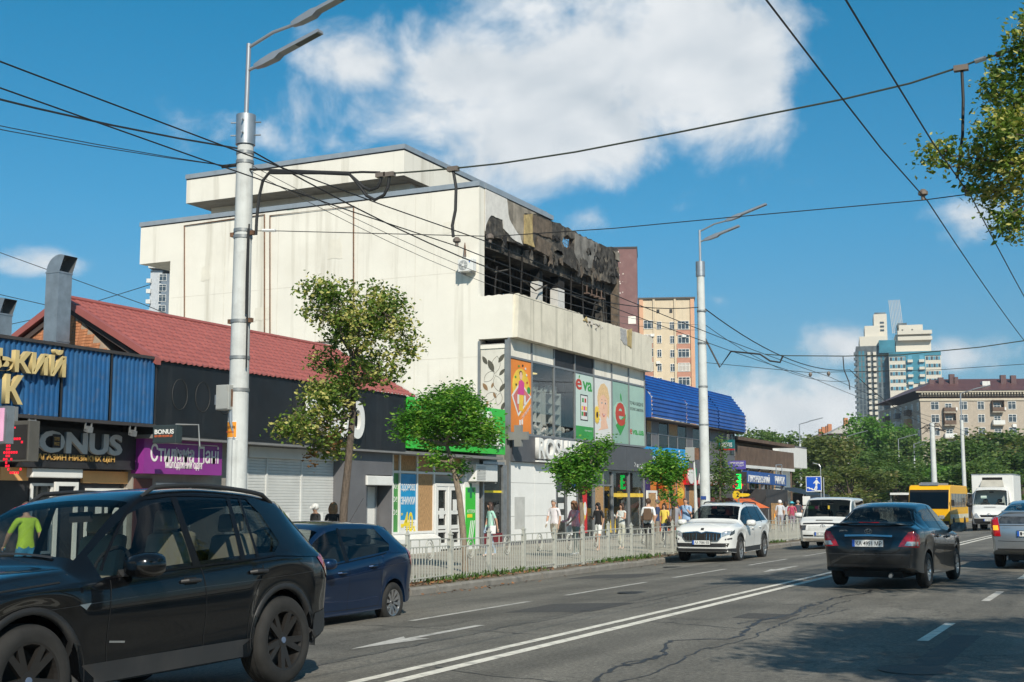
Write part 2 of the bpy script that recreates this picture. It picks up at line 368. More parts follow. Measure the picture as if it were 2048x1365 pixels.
crack([(-3.0,12),(-1.8,13.2),(.8,14)], .03); crack([(-2.9,16.2),(-1.2,16.6),(1.5,16.2)], .03)
# lane patch by the right edge
mb = MB(); strip(mb, -2.0, 1.0, 9, 15.2, .002); mb.build('asphalt_patch', pm('patch_asphalt', (.085,.084,.082), .8, var=.25, vs=30, bump=.5, bs=120), road)
M_PATCH = pm('repair_asphalt', (.075,.072,.068), .85, var=.3, vs=22, bump=.6, bs=110)
for (x0, x1, y0, y1) in ((-8.6,-7.2,17.2,19.0),(-12.2,-10.4,27.5,29.4),(-5.2,-3.1,33.5,37),(-10.6,-9.6,11.6,13.0),(-4.9,-4.2,16.4,17.2)):
    mb = MB(); strip(mb, x0, x1, y0, y1, .0022, 1); mb.build('asphalt_patch', M_PATCH, road)
# manhole cover
def manhole(x, y):
    mb = MB(); n = 24
    mb.poly([(x+.32*math.cos(2*math.pi*i/n), y+.32*math.sin(2*math.pi*i/n), road_z(x)+.006) for i in range(n)]).build('manhole_cover', pm('cast_iron', (.06,.058,.055), .6, .6, bump=.6, bs=80), road)
manhole(-1.9, 11.9); manhole(-8.2, 21.6); manhole(-4.3, 29.5); manhole(-11.4, 33)
# dry leaves in the gutter
def litter():
    mb = MB(); rr = random.Random(3)
    for i in range(900):
        y = 20+rr.random()**1.3*26; x = -13.2-rr.random()*.55 if rr.random() < .86 else -12.85+rr.random()*.5
        if rr.random() < .5: y = 24.5+rr.gauss(0, 1.6)
        z = (-.225 if x < -12.98 else road_z(x)+.012)+rr.random()*.02; s = .02+rr.random()*.035; a = rr.random()*6.3; t = rr.uniform(-.5,.5)
        u = Vector((math.cos(a)*s, math.sin(a)*s, t*s)); w = Vector((-math.sin(a)*s*.6, math.cos(a)*s*.6, rr.uniform(-.3,.3)*s)); c = Vector((x,y,z))
        mb.poly([c-u, c+w, c+u, c-w])
    o = mb.build('fallen_leaves', pm('dry_leaf', (.26,.12,.05), .8, var=.5, vs=8)); tag(o, 'brown dry leaves scattered along the kerb below the fence', 'leaves', kind='stuff')
litter()
# ================================================================ LEFT: MARKET FRONT WITH BLUE CORRUGATED FASCIA
M_BLACKP = pm('black_fascia', (.011,.012,.014), .5, var=.25, vs=1.2, streak=.35, scol=(.06,.06,.06), rvar=.1)
M_DARK = pm('dark_wall', (.025,.025,.028), .6, var=.3)
M_WHITE = pm('white_plastic', (.74,.74,.72), .45, var=.06, dirt=.25, dcol=(.4,.39,.36))
M_BLUE = pm('blue_corrugated', (.018,.10,.26), .42, var=.18, vs=1.5, streak=.55, scol=(.06,.15,.26), dirt=.30, dcol=(.16,.15,.13), ds=5)
M_GOLD = pm('gold_letter', (.60,.47,.22), .45, var=.12, dirt=.35, dcol=(.3,.24,.13))
M_BRICK = pm('brick', (.46,.185,.085), .85, var=.35, vs=9, bump=.5, bs=60, dirt=.35, dcol=(.55,.38,.26), ds=4)
M_MORTAR = pm('mortar', (.38,.30,.23), .9, var=.2, bump=.5, bs=70)
M_ROOF = pm('red_metal_tile', (.33,.10,.088), .5, var=.10, vs=2.2, dirt=.2, dcol=(.24,.09,.075), rvar=.08)
M_GALV = pm('galvanised', (.42,.44,.46), .42, .75, var=.16, vs=4, streak=.3, scol=(.25,.25,.25))
M_ORANGE = pm('orange_panel', (.80,.42,.16), .5, var=.08, dirt=.2, dcol=(.5,.3,.15))
M_GREYP = pm('grey_panel', (.13,.13,.14), .5, var=.1, streak=.2)
M_STEEL = pm('grey_steel', (.30,.31,.31), .45, .5, var=.15, dirt=.3, dcol=(.2,.12,.07), ds=4)
M_PLASTER = pm('grey_plaster', (.30,.28,.25), .9, var=.15, streak=.4)
M_TINT = glassmat('shop_glass', (.30,.34,.34), base=(.03,.035,.035,.45), f0=1.6)
M_GREEN = pm('green_sign', (.035,.50,.035), .35, var=.05, coat=.3)
M_PURPLE = pm('purple_sign', (.25,.035,.26), .4, var=.10)
def corr(mb, y0, y1, z0, z1, X, pitch=.14, d=.035):
    """vertical trapezoid ribs on a wall facing +X"""
    pts = []; y = y0
    while y < y1-1e-6:
        for f, k in ((0,0),(.45,0),(.55,1),(.9,1)):
            yy = min(y1, y+f*pitch); pts.append((X+d*k, yy))
        y += pitch
    pts.append((X, y1))
    mb.grid([[(p[0], p[1], z) for p in pts] for z in (z0, z1)])
    return mb
g = thing('market_hall', 'low market front with blue corrugated fascia and black shop wall', 'shop', (-22.5, 18, -.26))
BX('wall', M_DARK, g, -26, -21.95, 8, 23.40, -.3, 3.9)
BX('fascia_box', M_DARK, g, -21.95, -21.04, 8, 23.44, 3.24, 4.78)
seams = [8.0, 17.18, 20.49, 21.97, 23.44]
for a, b in zip(seams, seams[1:]):
    o = corr(MB(), a+.03, b-.03, 3.27, 4.80, -21.035).build('corrugated_panel', M_BLUE, g)
    MB().box(-21.03,-20.985,b-.03,b+.015,3.24,4.84).build('panel_edge', M_DARK, g)
MB().box(-21.1,-20.96,8,23.47,4.80,4.87).box(-21.1,-20.97,8,23.47,3.19,3.262).build('fascia_trim', pm('dark_trim',(.05,.045,.045),.6), g)
ltX('ЬКИЙ', 18.62, 20.51-.05, 4.12, 4.70, -20.985, M_GOLD, g, .12, bold=.03)
ltX('К', 18.85, 19.31, 3.45, 4.06, -20.985, M_GOLD, g, .12, bold=.03)
# shop front under the fascia
BX('orange_panel', M_ORANGE, g, -21.95,-21.88, 19.73,20.50,1.90,2.18); BX('orange_panel', M_ORANGE, g, -21.95,-21.88, 22.11,24.03,1.87,2.15)
BX('shutter_box', M_WHITE, g, -21.95,-21.70, 20.45,21.93,1.97,2.18, bevel=.02)
BX('pillar', M_GREYP, g, -21.95,-21.82, 18.3,19.45,-.26,1.9)
frameX('door_frame', M_WHITE, g, 21.07, 21.75, -.26, 1.88, -21.7, .09, .06)
frameX('window_frame', M_WHITE, g, 20.60, 21.24, .3, 1.85, -21.93, .06, .05)
BX('window_pane', M_TINT, g, -21.945,-21.938, 20.60+.05, 21.24-.05, .36, 1.8)
frameX('window_frame', M_WHITE, g, 22.24, 23.58, .2, 1.75, -21.93, .06, .05, mull=(22.91,))
BX('window_pane', M_TINT, g, -21.945,-21.938, 22.24+.05, 23.58-.05, .25, 1.7)
for k in range(4): BX('notice', M_WHITE, g, -21.935,-21.93, 22.31+.28*k, 22.31+.28*k+.2, .75+.3*(k%2), 1.03+.3*(k%2))
def flood(x, y, z, i):
    f = thing('floodlight', 'small grey floodlight under the blue fascia, %s' % i, 'floodlight', (x, y, z))
    MB().box(x-.02,x+.02,y-.1,y-.08,z-.02,z+.16).box(x-.02,x+.02,y+.08,y+.1,z-.02,z+.16).build('bracket', M_STEEL, f)
    MB().prism([(x-.06,z-.06),(x+.06,z-.1),(x+.08,z+.02),(x-.04,z+.06)], 'y', y-.075, y+.075).build('lamp_head', M_GALV, f)
flood(-21.0, 19.70, 3.12, 'nearest the currency board'); flood(-21.0, 21.32, 3.06, 'above the N of the dark sign'); flood(-21.0, 22.71, 3.04, 'at the right end of the dark sign')
# dark sign with grey letters
s = thing('shop_sign', 'black shop sign with big grey letters BONUS and gold line', 'sign', (-21.6, 20.6, 1.9))
BX('board', M_DARK, s, -21.95,-21.62, 20.05,23.68,2.19,3.08); M_GLET = pm('grey_letter', (.50,.50,.50), .5, var=.08)
y0, y1, z0, z1 = 20.18,23.04,2.53,3.02
me_b = ltX('BONUS', y0-.22, y1-.05, z0-.02, z1-.02, -21.615, M_GLET, s, .07, bold=.04)
hh = z1-z0
ya = 20.76; yb = 21.11
BX('badge', M_DARK, s, -21.615,-21.53, ya+.06, yb-.06, z0+hh*.20, z1-hh*.20)
ltX('SUPER', ya+.10, yb-.10, z0+hh*.52, z0+hh*.68, -21.529, pm('gold_paint',(.55,.33,.10),.5), s, .006, bold=.01); ltX('PRICE', ya+.10, yb-.10, z0+hh*.30, z0+hh*.46, -21.529, MATS['gold_paint'], s, .006, bold=.01)
ltX('МАГАЗИН НИЗЬКИХ ЦІН', 20.29, 22.80, 2.33, 2.46+.03, -21.615, MATS['gold_paint'], s, .03, bold=.012)
# currency board: red dotted characters
s = thing('currency_board', 'dark LED currency board with red dollar and euro signs', 'sign', (-20.6, 18.6, 1.7))
Yb = 18.75; xl, xr = -22.2, -20.05; zt, zb2 = 3.07, 2.25
BX('case', pm('board_case',(.10,.095,.085),.5), s, xl, xr, Yb, Yb+.28, zb2, zt, bevel=.01)
BX('screen', pm('led_off',(.035,.033,.033),.45), s, xl+.03, xr-.04, Yb-.012, Yb-.002, zb2+.05, zt-.08)
M_LED = pm('led_red', (.5,.01,.02), .4, emit=(1,.015,.05,.9))
def dots(pattern, x, z, p, parent, Y, m, r=.33, nm='lit_dots'):
    mb = MB()
    for j, row in enumerate(pattern):
        for i, ch in enumerate(row):
            if ch == '#' and random.random() < .93: mb.box(x+i*p, x+(i+.72)*p, Y, Y+.004, z-(j+.7)*p, z-j*p)
    mb.build(nm, m, parent)['kind'] = 'stuff'
EUR = ["...####.","..#....#",".##.....",".##.....","######..",".##.....","#####...",".##.....",".##.....","..#....#","...####."]
DOL = ["...#....",".#####..","##.#.##.","##.#....","##.#....",".####...","...####.","...#.##.","##.#.##.",".#####..","...#...."]
dots(EUR, -20.72, zt-.34, .068, s, Yb-.016, M_LED); dots(DOL, -21.45, zt-.40, .068, s, Yb-.016, M_LED)
dots(["##.####.###.####.##.###.##"], -21.7, zt-.12, .05, s, Yb-.016, M_LED)
MB().box(xr-.6,xr-.5,Yb+.1,Yb+.16,zt,zt+.3).box(-21.9,-21.8,Yb+.1,Yb+.16,zt,zt+.3).build('hanger', M_STEEL, s)
# pink light box at the frame edge
s = thing('light_box', 'pink light box sign hanging at the left picture edge', 'sign', (-19.6, 16.9, 2))
bx_x = -18.32; BX('case', M_GALV, s, bx_x-.9, bx_x, 16.6, 16.78, 2.49, 3.17); BX('panel', pm('pink_panel',(.82,.42,.62),.4), s, bx_x-.86, bx_x-.06, 16.588, 16.6, 2.49+.04, 3.17-.04)
MB().box(bx_x-.5,bx_x-.45,16.65,16.7,3.17,3.3).build('hanger', M_STEEL, s)
# ================================================================ BRICK SHOP ROW WITH RED TILE ROOF
b = thing('brick_shop_row', 'long brick shop row with red metal tile roof and black fascia', 'shop', (-24, 32, -.26))
Yg, Ye = 23.47, 35.6; XR, ZR, ZE = -24.07, 6.51, 4.83; XB = -27.14
MB().prism([(XB,-.3),(-21.95,-.3),(-21.95,4.5),(XR,6.38),(XB,4.75)], 'y', Yg+.06, Ye).build('wall', M_MORTAR, b)
BX('flat_roof_wing', M_PLASTER, b, XB+2, -21.95, Ye+.01, 43.9, -.3, 4.6)
# gable bricks, one by one
bw, bh = .25, .075; bme = MB().box(0, .24, -.012, .03, 0, .065).mesh('brick', M_BRICK); nb = 0
row = 0; z = 4.66
while z < 6.3:
    xl = XR-(6.36-z)/(6.38-4.75)*(XR-XB)*1.0 if z > 4.75 else XB; xr = XR+(6.36-z)/(6.38-4.5)*(XR+21.95)*-1.0
    x = xl + (.12 if row % 2 else 0)
    while x+bw < xr and nb < 300:
        o = mobj('brick', bme, b); o.location = (x, Yg+.055, z); nb += 1; o.rotation_euler = (random.uniform(-.03,.03), 0, random.uniform(-.02,.02)); x += bw
    row += 1; z += bh
# tile roof: waves across, a step at every course; two slopes
def tile_slope(x0, z0, x1, z1, y0, y1, courses):
    mb = MB(); rows = []; nw = int((y1-y0)/.075)
    dx, dz = (x1-x0)/courses, (z1-z0)/courses; nrm = Vector((z0-z1, 0, x1-x0)); nrm = nrm.normalized() if nrm.z > 0 else -nrm.normalized()
    for c in range(courses):
        for f, h in ((0, .0), (.90, .034), (1.0, -.006)):
            r = []
            for i in range(nw+1):
                y = y0+(y1-y0)*i/nw; w = .03*math.sin(i*math.pi*.75)
                p = Vector((x0+dx*(c+f), y, z0+dz*(c+f))) + nrm*(h+max(-.010, w)); r.append(p)
            rows.append(r)
    return mb.grid(rows)
tile_slope(XR, ZR, -20.93, ZE-.04, Yg-.12, Ye-.15, 13).build('roof_slope', M_ROOF, b)
tile_slope(XR, ZR, XB-.15, 4.78, Yg-.12, Ye-.15, 13).build('roof_slope', M_ROOF, b)
MB().tube([(XR,Yg-.14,ZR+.03),(XR,Ye-.1,ZR+.03)], .07, 8).build('ridge_cap', M_ROOF, b, smooth=True)
def verge(Y0_, Y1_):
    mb = MB()
    for (xa, za, xb, zb3) in ((XR, ZR+.02, -20.92, ZE-.02), (XR, ZR+.02, XB-.16, 4.79)):
        mb.add([(xa,Y0_,za+.03),(xb,Y0_,zb3+.03),(xb,Y0_,zb3-.13),(xa,Y0_,za-.16),(xa,Y1_,za+.03),(xb,Y1_,zb3+.03),(xb,Y1_,zb3-.13),(xa,Y1_,za-.16)], [(0,1,2,3),(7,6,5,4),(0,4,5,1),(3,2,6,7),(1,5,6,2)])
    return mb
verge(Yg-.14, Yg+.03).build('verge_board', M_ROOF, b); verge(Ye-.14, Ye-.02).build('verge_board', pm('white_verge',(.6,.57,.52),.7), b)
MB().prism([(XR,ZR-.16),(-21.0,ZE-.2),(-21.0,ZE-.32),(XR,ZR-.3),(XB,4.5),(XB,4.64)], 'y', Yg-.02, Yg+.04).build('verge_batten', pm('soffit_brown',(.07,.05,.045),.8), b)
# black fascia panels
fs = [Yg, 26.42, 28.92, 31.04, 32.64, 35.0]
for a, c in zip(fs, fs[1:]): BX('fascia_panel', M_BLACKP, b, -21.9, -21.0, a+.006, c-.006, 3.02, 4.80)
BX('soffit', pm('soffit_grey',(.2,.2,.2),.7), b, -21.93, -21.02, Yg, 42.0, 2.94, 3.03)
M_GHOST = pm('ghost_letter', (.030,.030,.030), .7, var=.3)
def ghost(y, z, w, h, k):
    pts = [(-20.994, y+w*(.5-.5*math.cos(t) if k else .5+.5*math.cos(t)), z+h*(.5+.5*math.sin(t))) for t in [2*math.pi*i/18 for i in range(18)]]
    return MB().tube(pts, .009, 4, closed=True)
for a, (px, k) in enumerate(((339,0),(378,1),(415,0))): ghost(23.47+.55+a*.85, 3.66, .55, .75, k).build('old_letter_trace', M_GHOST, b)
o = ltX('РОСО', 29.43, 32.31, 3.28, 4.40, -20.93, M_WHITE, b, .12, bold=.06); o.name = 'white_letters'
# shutters
M_SHUT = pm('shutter_white', (.60,.61,.60), .5, var=.06, dirt=.25, dcol=(.42,.41,.38), ds=1.5)
def shutter(y0, y1, z0, z1, X, nm='roller_shutter'):
    rows = []; n = int((z1-z0)/.08)
    for i in range(n):
        z = z0+i*(z1-z0)/n; h = (z1-z0)/n
        for f, d in ((0,.0),(.12,.016),(.85,.02),(.98,.0)): rows.append([(X+d, y0, z+h*f), (X+d, y1, z+h*f)])
    return MB().grid(rows).build(nm, M_SHUT, b)
ss = [27.83, 28.69, 30.32, 32.42]
for a, c in zip(ss, ss[1:]):
    shutter(a+.03, c-.03, -.22, 2.62, -21.68); BX('shutter_guide', M_SHUT, b, -21.70, -21.63, a-.03, a+.03, -.22, 2.62)
BX('shutter_housing', M_SHUT, b, -21.9, -21.55, ss[0]-.05, ss[-1]+.05, 2.62, 2.93, bevel=.02)
for yy in (29.60, 31.26): BX('paper_notice', M_WHITE, b, -21.655,-21.65, yy-.18, yy+.18, .72, 1.12)
# wall between the purple sign and the shutters
BX('shop_wall', M_PLASTER, b, -21.95, -21.75, Yg+.1, ss[0]-.06, -.26, 2.94); BX('door', pm('brown_door',(.10,.035,.03),.5), b, -21.75,-21.70, Yg+.15, Yg+.75, -.26, 2.0)
frameX('window_frame', M_WHITE, b, Yg+.9, Yg+2.2, .4, 1.9, -21.76, .07, .05, mull=(Yg+1.55,)); BX('window_pane', M_TINT, b, -21.752,-21.746, Yg+.95, Yg+2.15, .46, 1.84)
# grey portal with a door
p0, p1 = 31.95, 34.63; d0, d1 = 33.38, 34.47
MB().box(-21.9,-21.25,p0,d0-.25,-.26,2.95).box(-21.9,-21.25,d1+.1,p1,-.26,2.95).box(-21.9,-21.25,d0-.25,d1+.1,2.25,2.95).build('portal', M_GREYP, b)
BX('door', M_WHITE, b, -21.85,-21.78, d0-.2, d1+.05, -.2, 1.9); frameX('door_frame', M_GALV, b, d0-.2, d1+.05, -.2, 1.95, -21.78, .07, .05, mull=((d0+d1)/2,)); BX('door_glass', M_TINT, b, -21.775,-21.765, d0-.1, (d0+d1)/2-.05, .5, 1.75)
BX('door_shutter_box', M_WHITE, b, -21.45,-21.18, d0-.3, d1+.1, 1.93, 2.22, bevel=.02)
BX('plinth', M_GREYP, b, -21.9,-21.15, p0, p1, -.26, .12)
# pharmacy front
BX('fascia_panel', pm('green_reflection',(.02,.085,.03),.35), b, -21.9,-21.0, 35.006, 35.01-.01, 3.02, 4.80)  # dark green colour imitates the green mirrored in the black fascia
M_OSB = pm('osb', (.42,.25,.115), .8, var=.42, vs=11, stretch=(3,3,.8), bump=.3, bs=50, dirt=.25, dcol=(.26,.15,.07), ds=6)
X = -21.75
cols = [35.52, 35.96, 37.08, 38.22, 40.24]; zT, zM, zB = 3.03, 2.39, 0.41
BX('shop_wall', M_PLASTER, b, -22.3, -21.86, p1-.02, 43.9, -.26, 3.0)
for a, c in zip(cols, cols[1:]): BX('osb_board', M_OSB, b, -21.86,-21.82, a+.02, c-.02, zM+.03, zT-.02)
BX('osb_board', M_OSB, b, -21.86,-21.82, cols[2]+.02, cols[3]-.02, zB, zM-.03)
BX('green_panel', pm('leaf_green_panel',(.06,.26,.06),.45), b, -21.86,-21.82, cols[0], cols[1]-.02, zB, zM-.03); 
for k, t in enumerate(('00!','0!','0!')): ltX(t, cols[0]+.05, cols[1]-.1, zM-.55-.42*k, zM-.38-.42*k, -21.818, M_WHITE, b, .004)
mb = MB()
for c in cols: mb.box(-21.86,-21.77,c-.045,c+.045,zB,zT+.02)
for zz in (zT, zM, zB): mb.box(-21.855,-21.775,cols[0],cols[-1],zz-.04,zz+.04)
mb.build('window_frame', M_WHITE, b)
pb = BX('poster', pm('poster_blue',(.01,.27,.55),.4), b, -21.86,-21.80, cols[1]+.07, cols[2]-.06, zB+.42, zM-.06)
BX('poster', M_WHITE, b, -21.86,-21.80, cols[1]+.07, cols[2]-.06, zB+.02, zB+.419)
a, c = cols[1]+.12, cols[2]-.12; M_YEL = pm('yellow_print',(.85,.66,.03),.5)
for t, u, v, m in (('ЗДОРОВІ',.38,.62,M_WHITE),('ЗНИЖКИ',.80,1.04,M_WHITE),('-40',1.3,1.95,M_YEL)): ltX(t, a, c-(.0 if t!='-40' else .12), zM-v-.02, zM-u, -21.797, m, b, .004, bold=.02)
ltX('до', a, a+.12, zM-1.42, zM-1.33, -21.797, M_YEL, b, .004); ltX('%', c-.1, c+.06, zM-1.95, zM-1.76, -21.797, M_YEL, b, .004, bold=.02)
for k in range(4): BX('print_line', M_GREYP, b, -21.8,-21.797, a+.28, c-.1+.05*(k%2), zB+.10+.07*k, zB+.125+.07*k)
d0, d1 = cols[3]+.05, cols[4]-.02; zd = 2.05
frameX('door_frame', M_WHITE, b, d0, d1, -.2, zd, -21.84, .10, .09, mull=((d0+d1)/2,))
for u, v in ((d0+.1,(d0+d1)/2-.05),((d0+d1)/2+.05,d1-.1)):
    frameX('door_leaf', M_WHITE, b, u, v, -.12, zd-.1, -21.83, .13, .06, trans=(.55,1.05)); BX('door_glass', M_TINT, b, -21.835,-21.828, u+.1, v-.1, 0, zd-.2)
BX('paper_notice', M_WHITE, b, -21.77,-21.767, d0+.3, d0+.62, .85, 1.2); BX('paper_notice', M_WHITE, b, -21.77,-21.767, d1-.7, d1-.4, 1.1, 1.5)
BX('plinth', M_WHITE, b, -21.86,-21.5, cols[0]-.1, cols[3], -.26, zB-.25); MB().prism([(-21.86,zB-.25),(-21.5,zB-.25),(-21.5,zB-.2),(-21.86,zB-.02)], 'y', cols[0]-.1, cols[3]).build('sill', M_WHITE, b)
BX('pillar', M_WHITE, b, -21.86,-21.7, cols[4]+.03, 41.37, -.26, 2.94)
q0, q1 = 40.33, 41.06
BX('green_poster', M_GREEN, b, -21.7,-21.68, q0, q1, -.1, 1.93); ltX('АПТЕКА', q0+.08, q1-.05, 1.02, 1.14, -21.677, M_WHITE, b, .003); BX('poster_tab', M_YEL, b, -21.68,-21.677, q0+.1, q1-.25, .86, .98)
MB().box(-21.68,-21.674,(q0+q1)/2-.07,(q0+q1)/2+.07,1.55,2.1).box(-21.68,-21.675,(q0+q1)/2-.25,(q0+q1)/2+.25,1.75,1.9).build('printed_cross', pm('dark_green_print',(.01,.15,.08),.4), b)
for k in range(3): MB().prism([(q0+.2+.13*k,.1),(q0+.26+.13*k,.1),(q0+.42+.13*k,.75),(q0+.36+.13*k,.75)], 'x', -21.68,-21.676).build('printed_stripe', M_WHITE, b)
w0, w1 = 41.78, 43.55
BX('shop_window', M_TINT, b, -21.86,-21.84, w0, w1, -.1, 2.75); frameX('window_frame', M_GALV, b, w0, w1, -.26, 2.9, -21.84, .10, .09, mull=(w0+1.9,)); BX('window_base', pm('maroon_base',(.16,.015,.02),.5), b, -21.84,-21.80, w0+.1, w1-.1, -.2, .25)
BX('yellow_stripe', M_YEL, b, -21.838,-21.832, w0+.1, w0+1.8, 1.75, 1.83)
s = thing('pharmacy_sign', 'bright green pharmacy sign with white letters behind the round tree', 'sign', (-21, 38.5, 3.1))
s0, s1 = 35.01, 42.0
BX('board', M_GREEN, s, -21.9,-20.95, s0, s1, 3.12, 4.77, bevel=.01)
ltX('АПТЕКА', s0+1.2, s1-1.0, 4.08, 4.62, -20.948, M_WHITE, s, .10, bold=.02); ltX('НИЗЬКИХ Ц..', s0+1.2, s1-.25, 3.32, 3.95, -20.948, M_WHITE, s, .10, bold=.018)
# purple sign
s = thing('shop_sign', 'purple sign in white decorative letters for womens clothes', 'sign', (-21.4, 24.5, 1.9))
y0, y1 = 23.52, 26.41; z0, z1 = 2.11, 3.06
BX('board', M_PURPLE, s, -21.75,-21.36, y0, y1, z0, z1)
M_WP = pm('white_print',(.78,.76,.74),.5)
ltX('Стильна Пані', y0+.22, y1-.15, z1-.66, z1-.22, -21.358, M_WP, s, .01, bold=.012); ltX('жіночий та', y0+1.0, y1-1.1, z0+.42, z0+.66, -21.358, M_WP, s, .01); ltX('молодіжний одяг', y0+.75, y1-.75, z0+.1, z0+.36, -21.358, M_WP, s, .01, bold=.012)
MB().box(-21.358,-21.352,y0+.3,y1-.2,z0+.74,z0+.755).build('print_line', M_WP, s)
s = thing('blade_sign', 'small dark blade sign with white letters BONUS over the purple sign', 'sign', (-20.6, 23.3, 2.5))
Yb = 22.9; xr = -19.87; xl = -20.56; zt, zb4 = 3.20, 2.78
BX('case', pm('dark_teal_case',(.035,.05,.055),.4), s, xl, xr, Yb, Yb+.22, zb4, zt, bevel=.012)
ltY('BONUS', xl+.06, xr-.06, (zt+zb4)/2-.0, zt-.1, Yb-.001, M_WHITE, s, .006, bold=.03); ltY('МАГАЗИН НИЗЬКИХ ЦІН', xl+.06, xr-.1, zb4+.13, zb4+.19, Yb-.001, pm('orange_print',(.75,.15,.04),.5), s, .004)
MB().tube([(xr-.1,Yb+.1,zt+.01),(xr+.4,Yb+.3,zt+.0),(xr+.45,Yb+.3,zt-.5)], .02, 6).build('bracket', M_STEEL, s)
# roof ducts
def duct(x, y, w, z0, z1, lab):
    d = thing('vent_duct', lab, 'duct', (x, y, z0)); h = w/2
    BX('shaft', M_GALV, d, x-h, x+h, y-h, y+h, z0, z1)
    mb = MB(); rows = []
    for i in range(9):
        t = math.pi*i/8*.62; c = (x+h, z1)   # bends towards +x
        ri, ro = .0, w
        rows.append([(c[0]-math.cos(t)*w, y-h, c[1]+math.sin(t)*w), (c[0]-math.cos(t)*w, y+h, c[1]+math.sin(t)*w)])
    mb.grid(rows)
    for sgn in (-h, h): mb.poly([(x+h, y+sgn, z1)]+[(x+h-math.cos(math.pi*i/8*.62)*w, y+sgn, z1+math.sin(math.pi*i/8*.62)*w) for i in range(9)][::-1])
    mb.build('gooseneck', M_GALV, d)
    for zz in (z0+(z1-z0)*.45, z1): MB().box(x-h-.012,x+h+.012,y-h-.012,y+h+.012,zz-.02,zz+.02).build('flange', M_GALV, d)
duct(-23.20, 22.4, .42, 3.9, 6.90, 'tall galvanised duct with gooseneck in front of the brick gable')
duct(-22.98, 20.5, .36, 3.9, 5.63, 'galvanised duct with gooseneck at the left picture edge')
# ================================================================ BURNT THREE-STOREY BUILDING
XW, XG, XL, Y0, Y1 = -23.35, -22.0, -21.63, 44.43, 59.7
M_CREAM = pm('cream_render', (.80,.765,.685), .88, var=.045, vs=.5, streak=.62, scol=(.42,.385,.31), dirt=.26, dcol=(.52,.47,.38), ds=.35, bump=.12, bs=25)
M_LEDGE = pm('ledge_concrete', (.70,.65,.54), .88, var=.08, vs=1.5, streak=.75, scol=(.22,.20,.155), dirt=.35, dcol=(.32,.29,.23), bump=.25, bs=30)
M_COPE = pm('coping_metal', (.36,.40,.44), .45, .35, var=.1, streak=.2)
M_SOOT = pm('sooty_concrete', (.055,.050,.045), .95, var=.75, vs=3.2, bump=1.0, bs=16, dirt=.9, dcol=(.26,.22,.17), ds=1.9, streak=.7, scol=(.010,.010,.010))
M_CHAR = pm('charred', (.014,.013,.013), .95, var=.7, vs=2.2, bump=.9, bs=7, dirt=.5, dcol=(.05,.045,.04), ds=1.3)
M_SCORCH = pm('scorched_plaster', (.26,.23,.19), .92, var=.45, vs=1.2, bump=.5, bs=14, streak=.75, scol=(.02,.018,.016), dirt=.75, dcol=(.09,.08,.07), ds=.8)
M_PEEL = pm('peeling_white_plaster', (.66,.64,.61), .9, var=.1, vs=3, bump=.35, bs=18, dirt=.3, dcol=(.4,.36,.32), ds=2)
M_INSUL = pm('yellow_insulation', (.42,.32,.15), .95, streak=.6, scol=(.08,.06,.04), var=.3, vs=5, bump=.7, bs=16, dirt=.4, dcol=(.2,.15,.08), ds=3)
M_BRNP = pm('burnt_brown_panel', (.13,.10,.075), .95, var=.45, vs=3, bump=.8, bs=14, dirt=.5, dcol=(.05,.045,.04), ds=2)
f = thing('burnt_building', 'three-storey cream building with a burnt-out top floor and glazed front', 'building', (-30, 52, -.26))
def rag(pl, amp=.05, step=.16, seed=1, skip=()):
    rr = random.Random(seed); out = []
    for i in range(len(pl)):
        a = Vector(pl[i]); c = Vector(pl[(i+1) % len(pl)]); n = max(1, int((c-a).length/step))
        if i in skip: out.append(tuple(a)); continue
        for k in range(n):
            p = a.lerp(c, k/n); out.append((p.x+rr.uniform(-amp,amp), p.y+rr.uniform(-amp,amp)))
    return out
# main side wall with the upper part corbelled out
MB().prism([(-39.2,-.3),(XW,-.3),(XW,14.02),(-41.02,14.02),(-41.02,12.27),(-39.2,12.27)], 'y', Y0, Y0+.45).build('side_wall', M_CREAM, f)
BX('rear_wall', M_CREAM, f, -39.2, XW-.6, Y1+.61, Y1+.9, -.3, 12.4); BX('flank_wall', M_CREAM, f, -39.2, -38.8, Y0+.46, Y1+.6, -.3, 12.26); BX('flank_wall', M_CREAM, f, -41.0, -40.7, Y0+.46, Y1+.6, 12.28, 14.0); BX('eaves_slab', M_CREAM, f, -40.69, -38.81, Y0+.46, Y1+.6, 12.28, 12.5)
BX('roof_slab', pm('bitumen_roof',(.08,.08,.08),.9), f, -40.6, XW-.5, Y0+.46, Y1+.5, 12.55, 12.85)
def cope(y0, y1, x0, x1, z, nm='coping'): return MB().box(x0,x1,y0,y1,z,z+.20).build(nm, M_COPE, f)
cope(Y0-.05, Y0+.5, -41.07, XW+.04, 14.03)
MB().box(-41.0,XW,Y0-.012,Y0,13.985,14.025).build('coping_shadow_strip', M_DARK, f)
cope(Y0+.51, 51.58, XW-.35, XW+.06, 14.03)
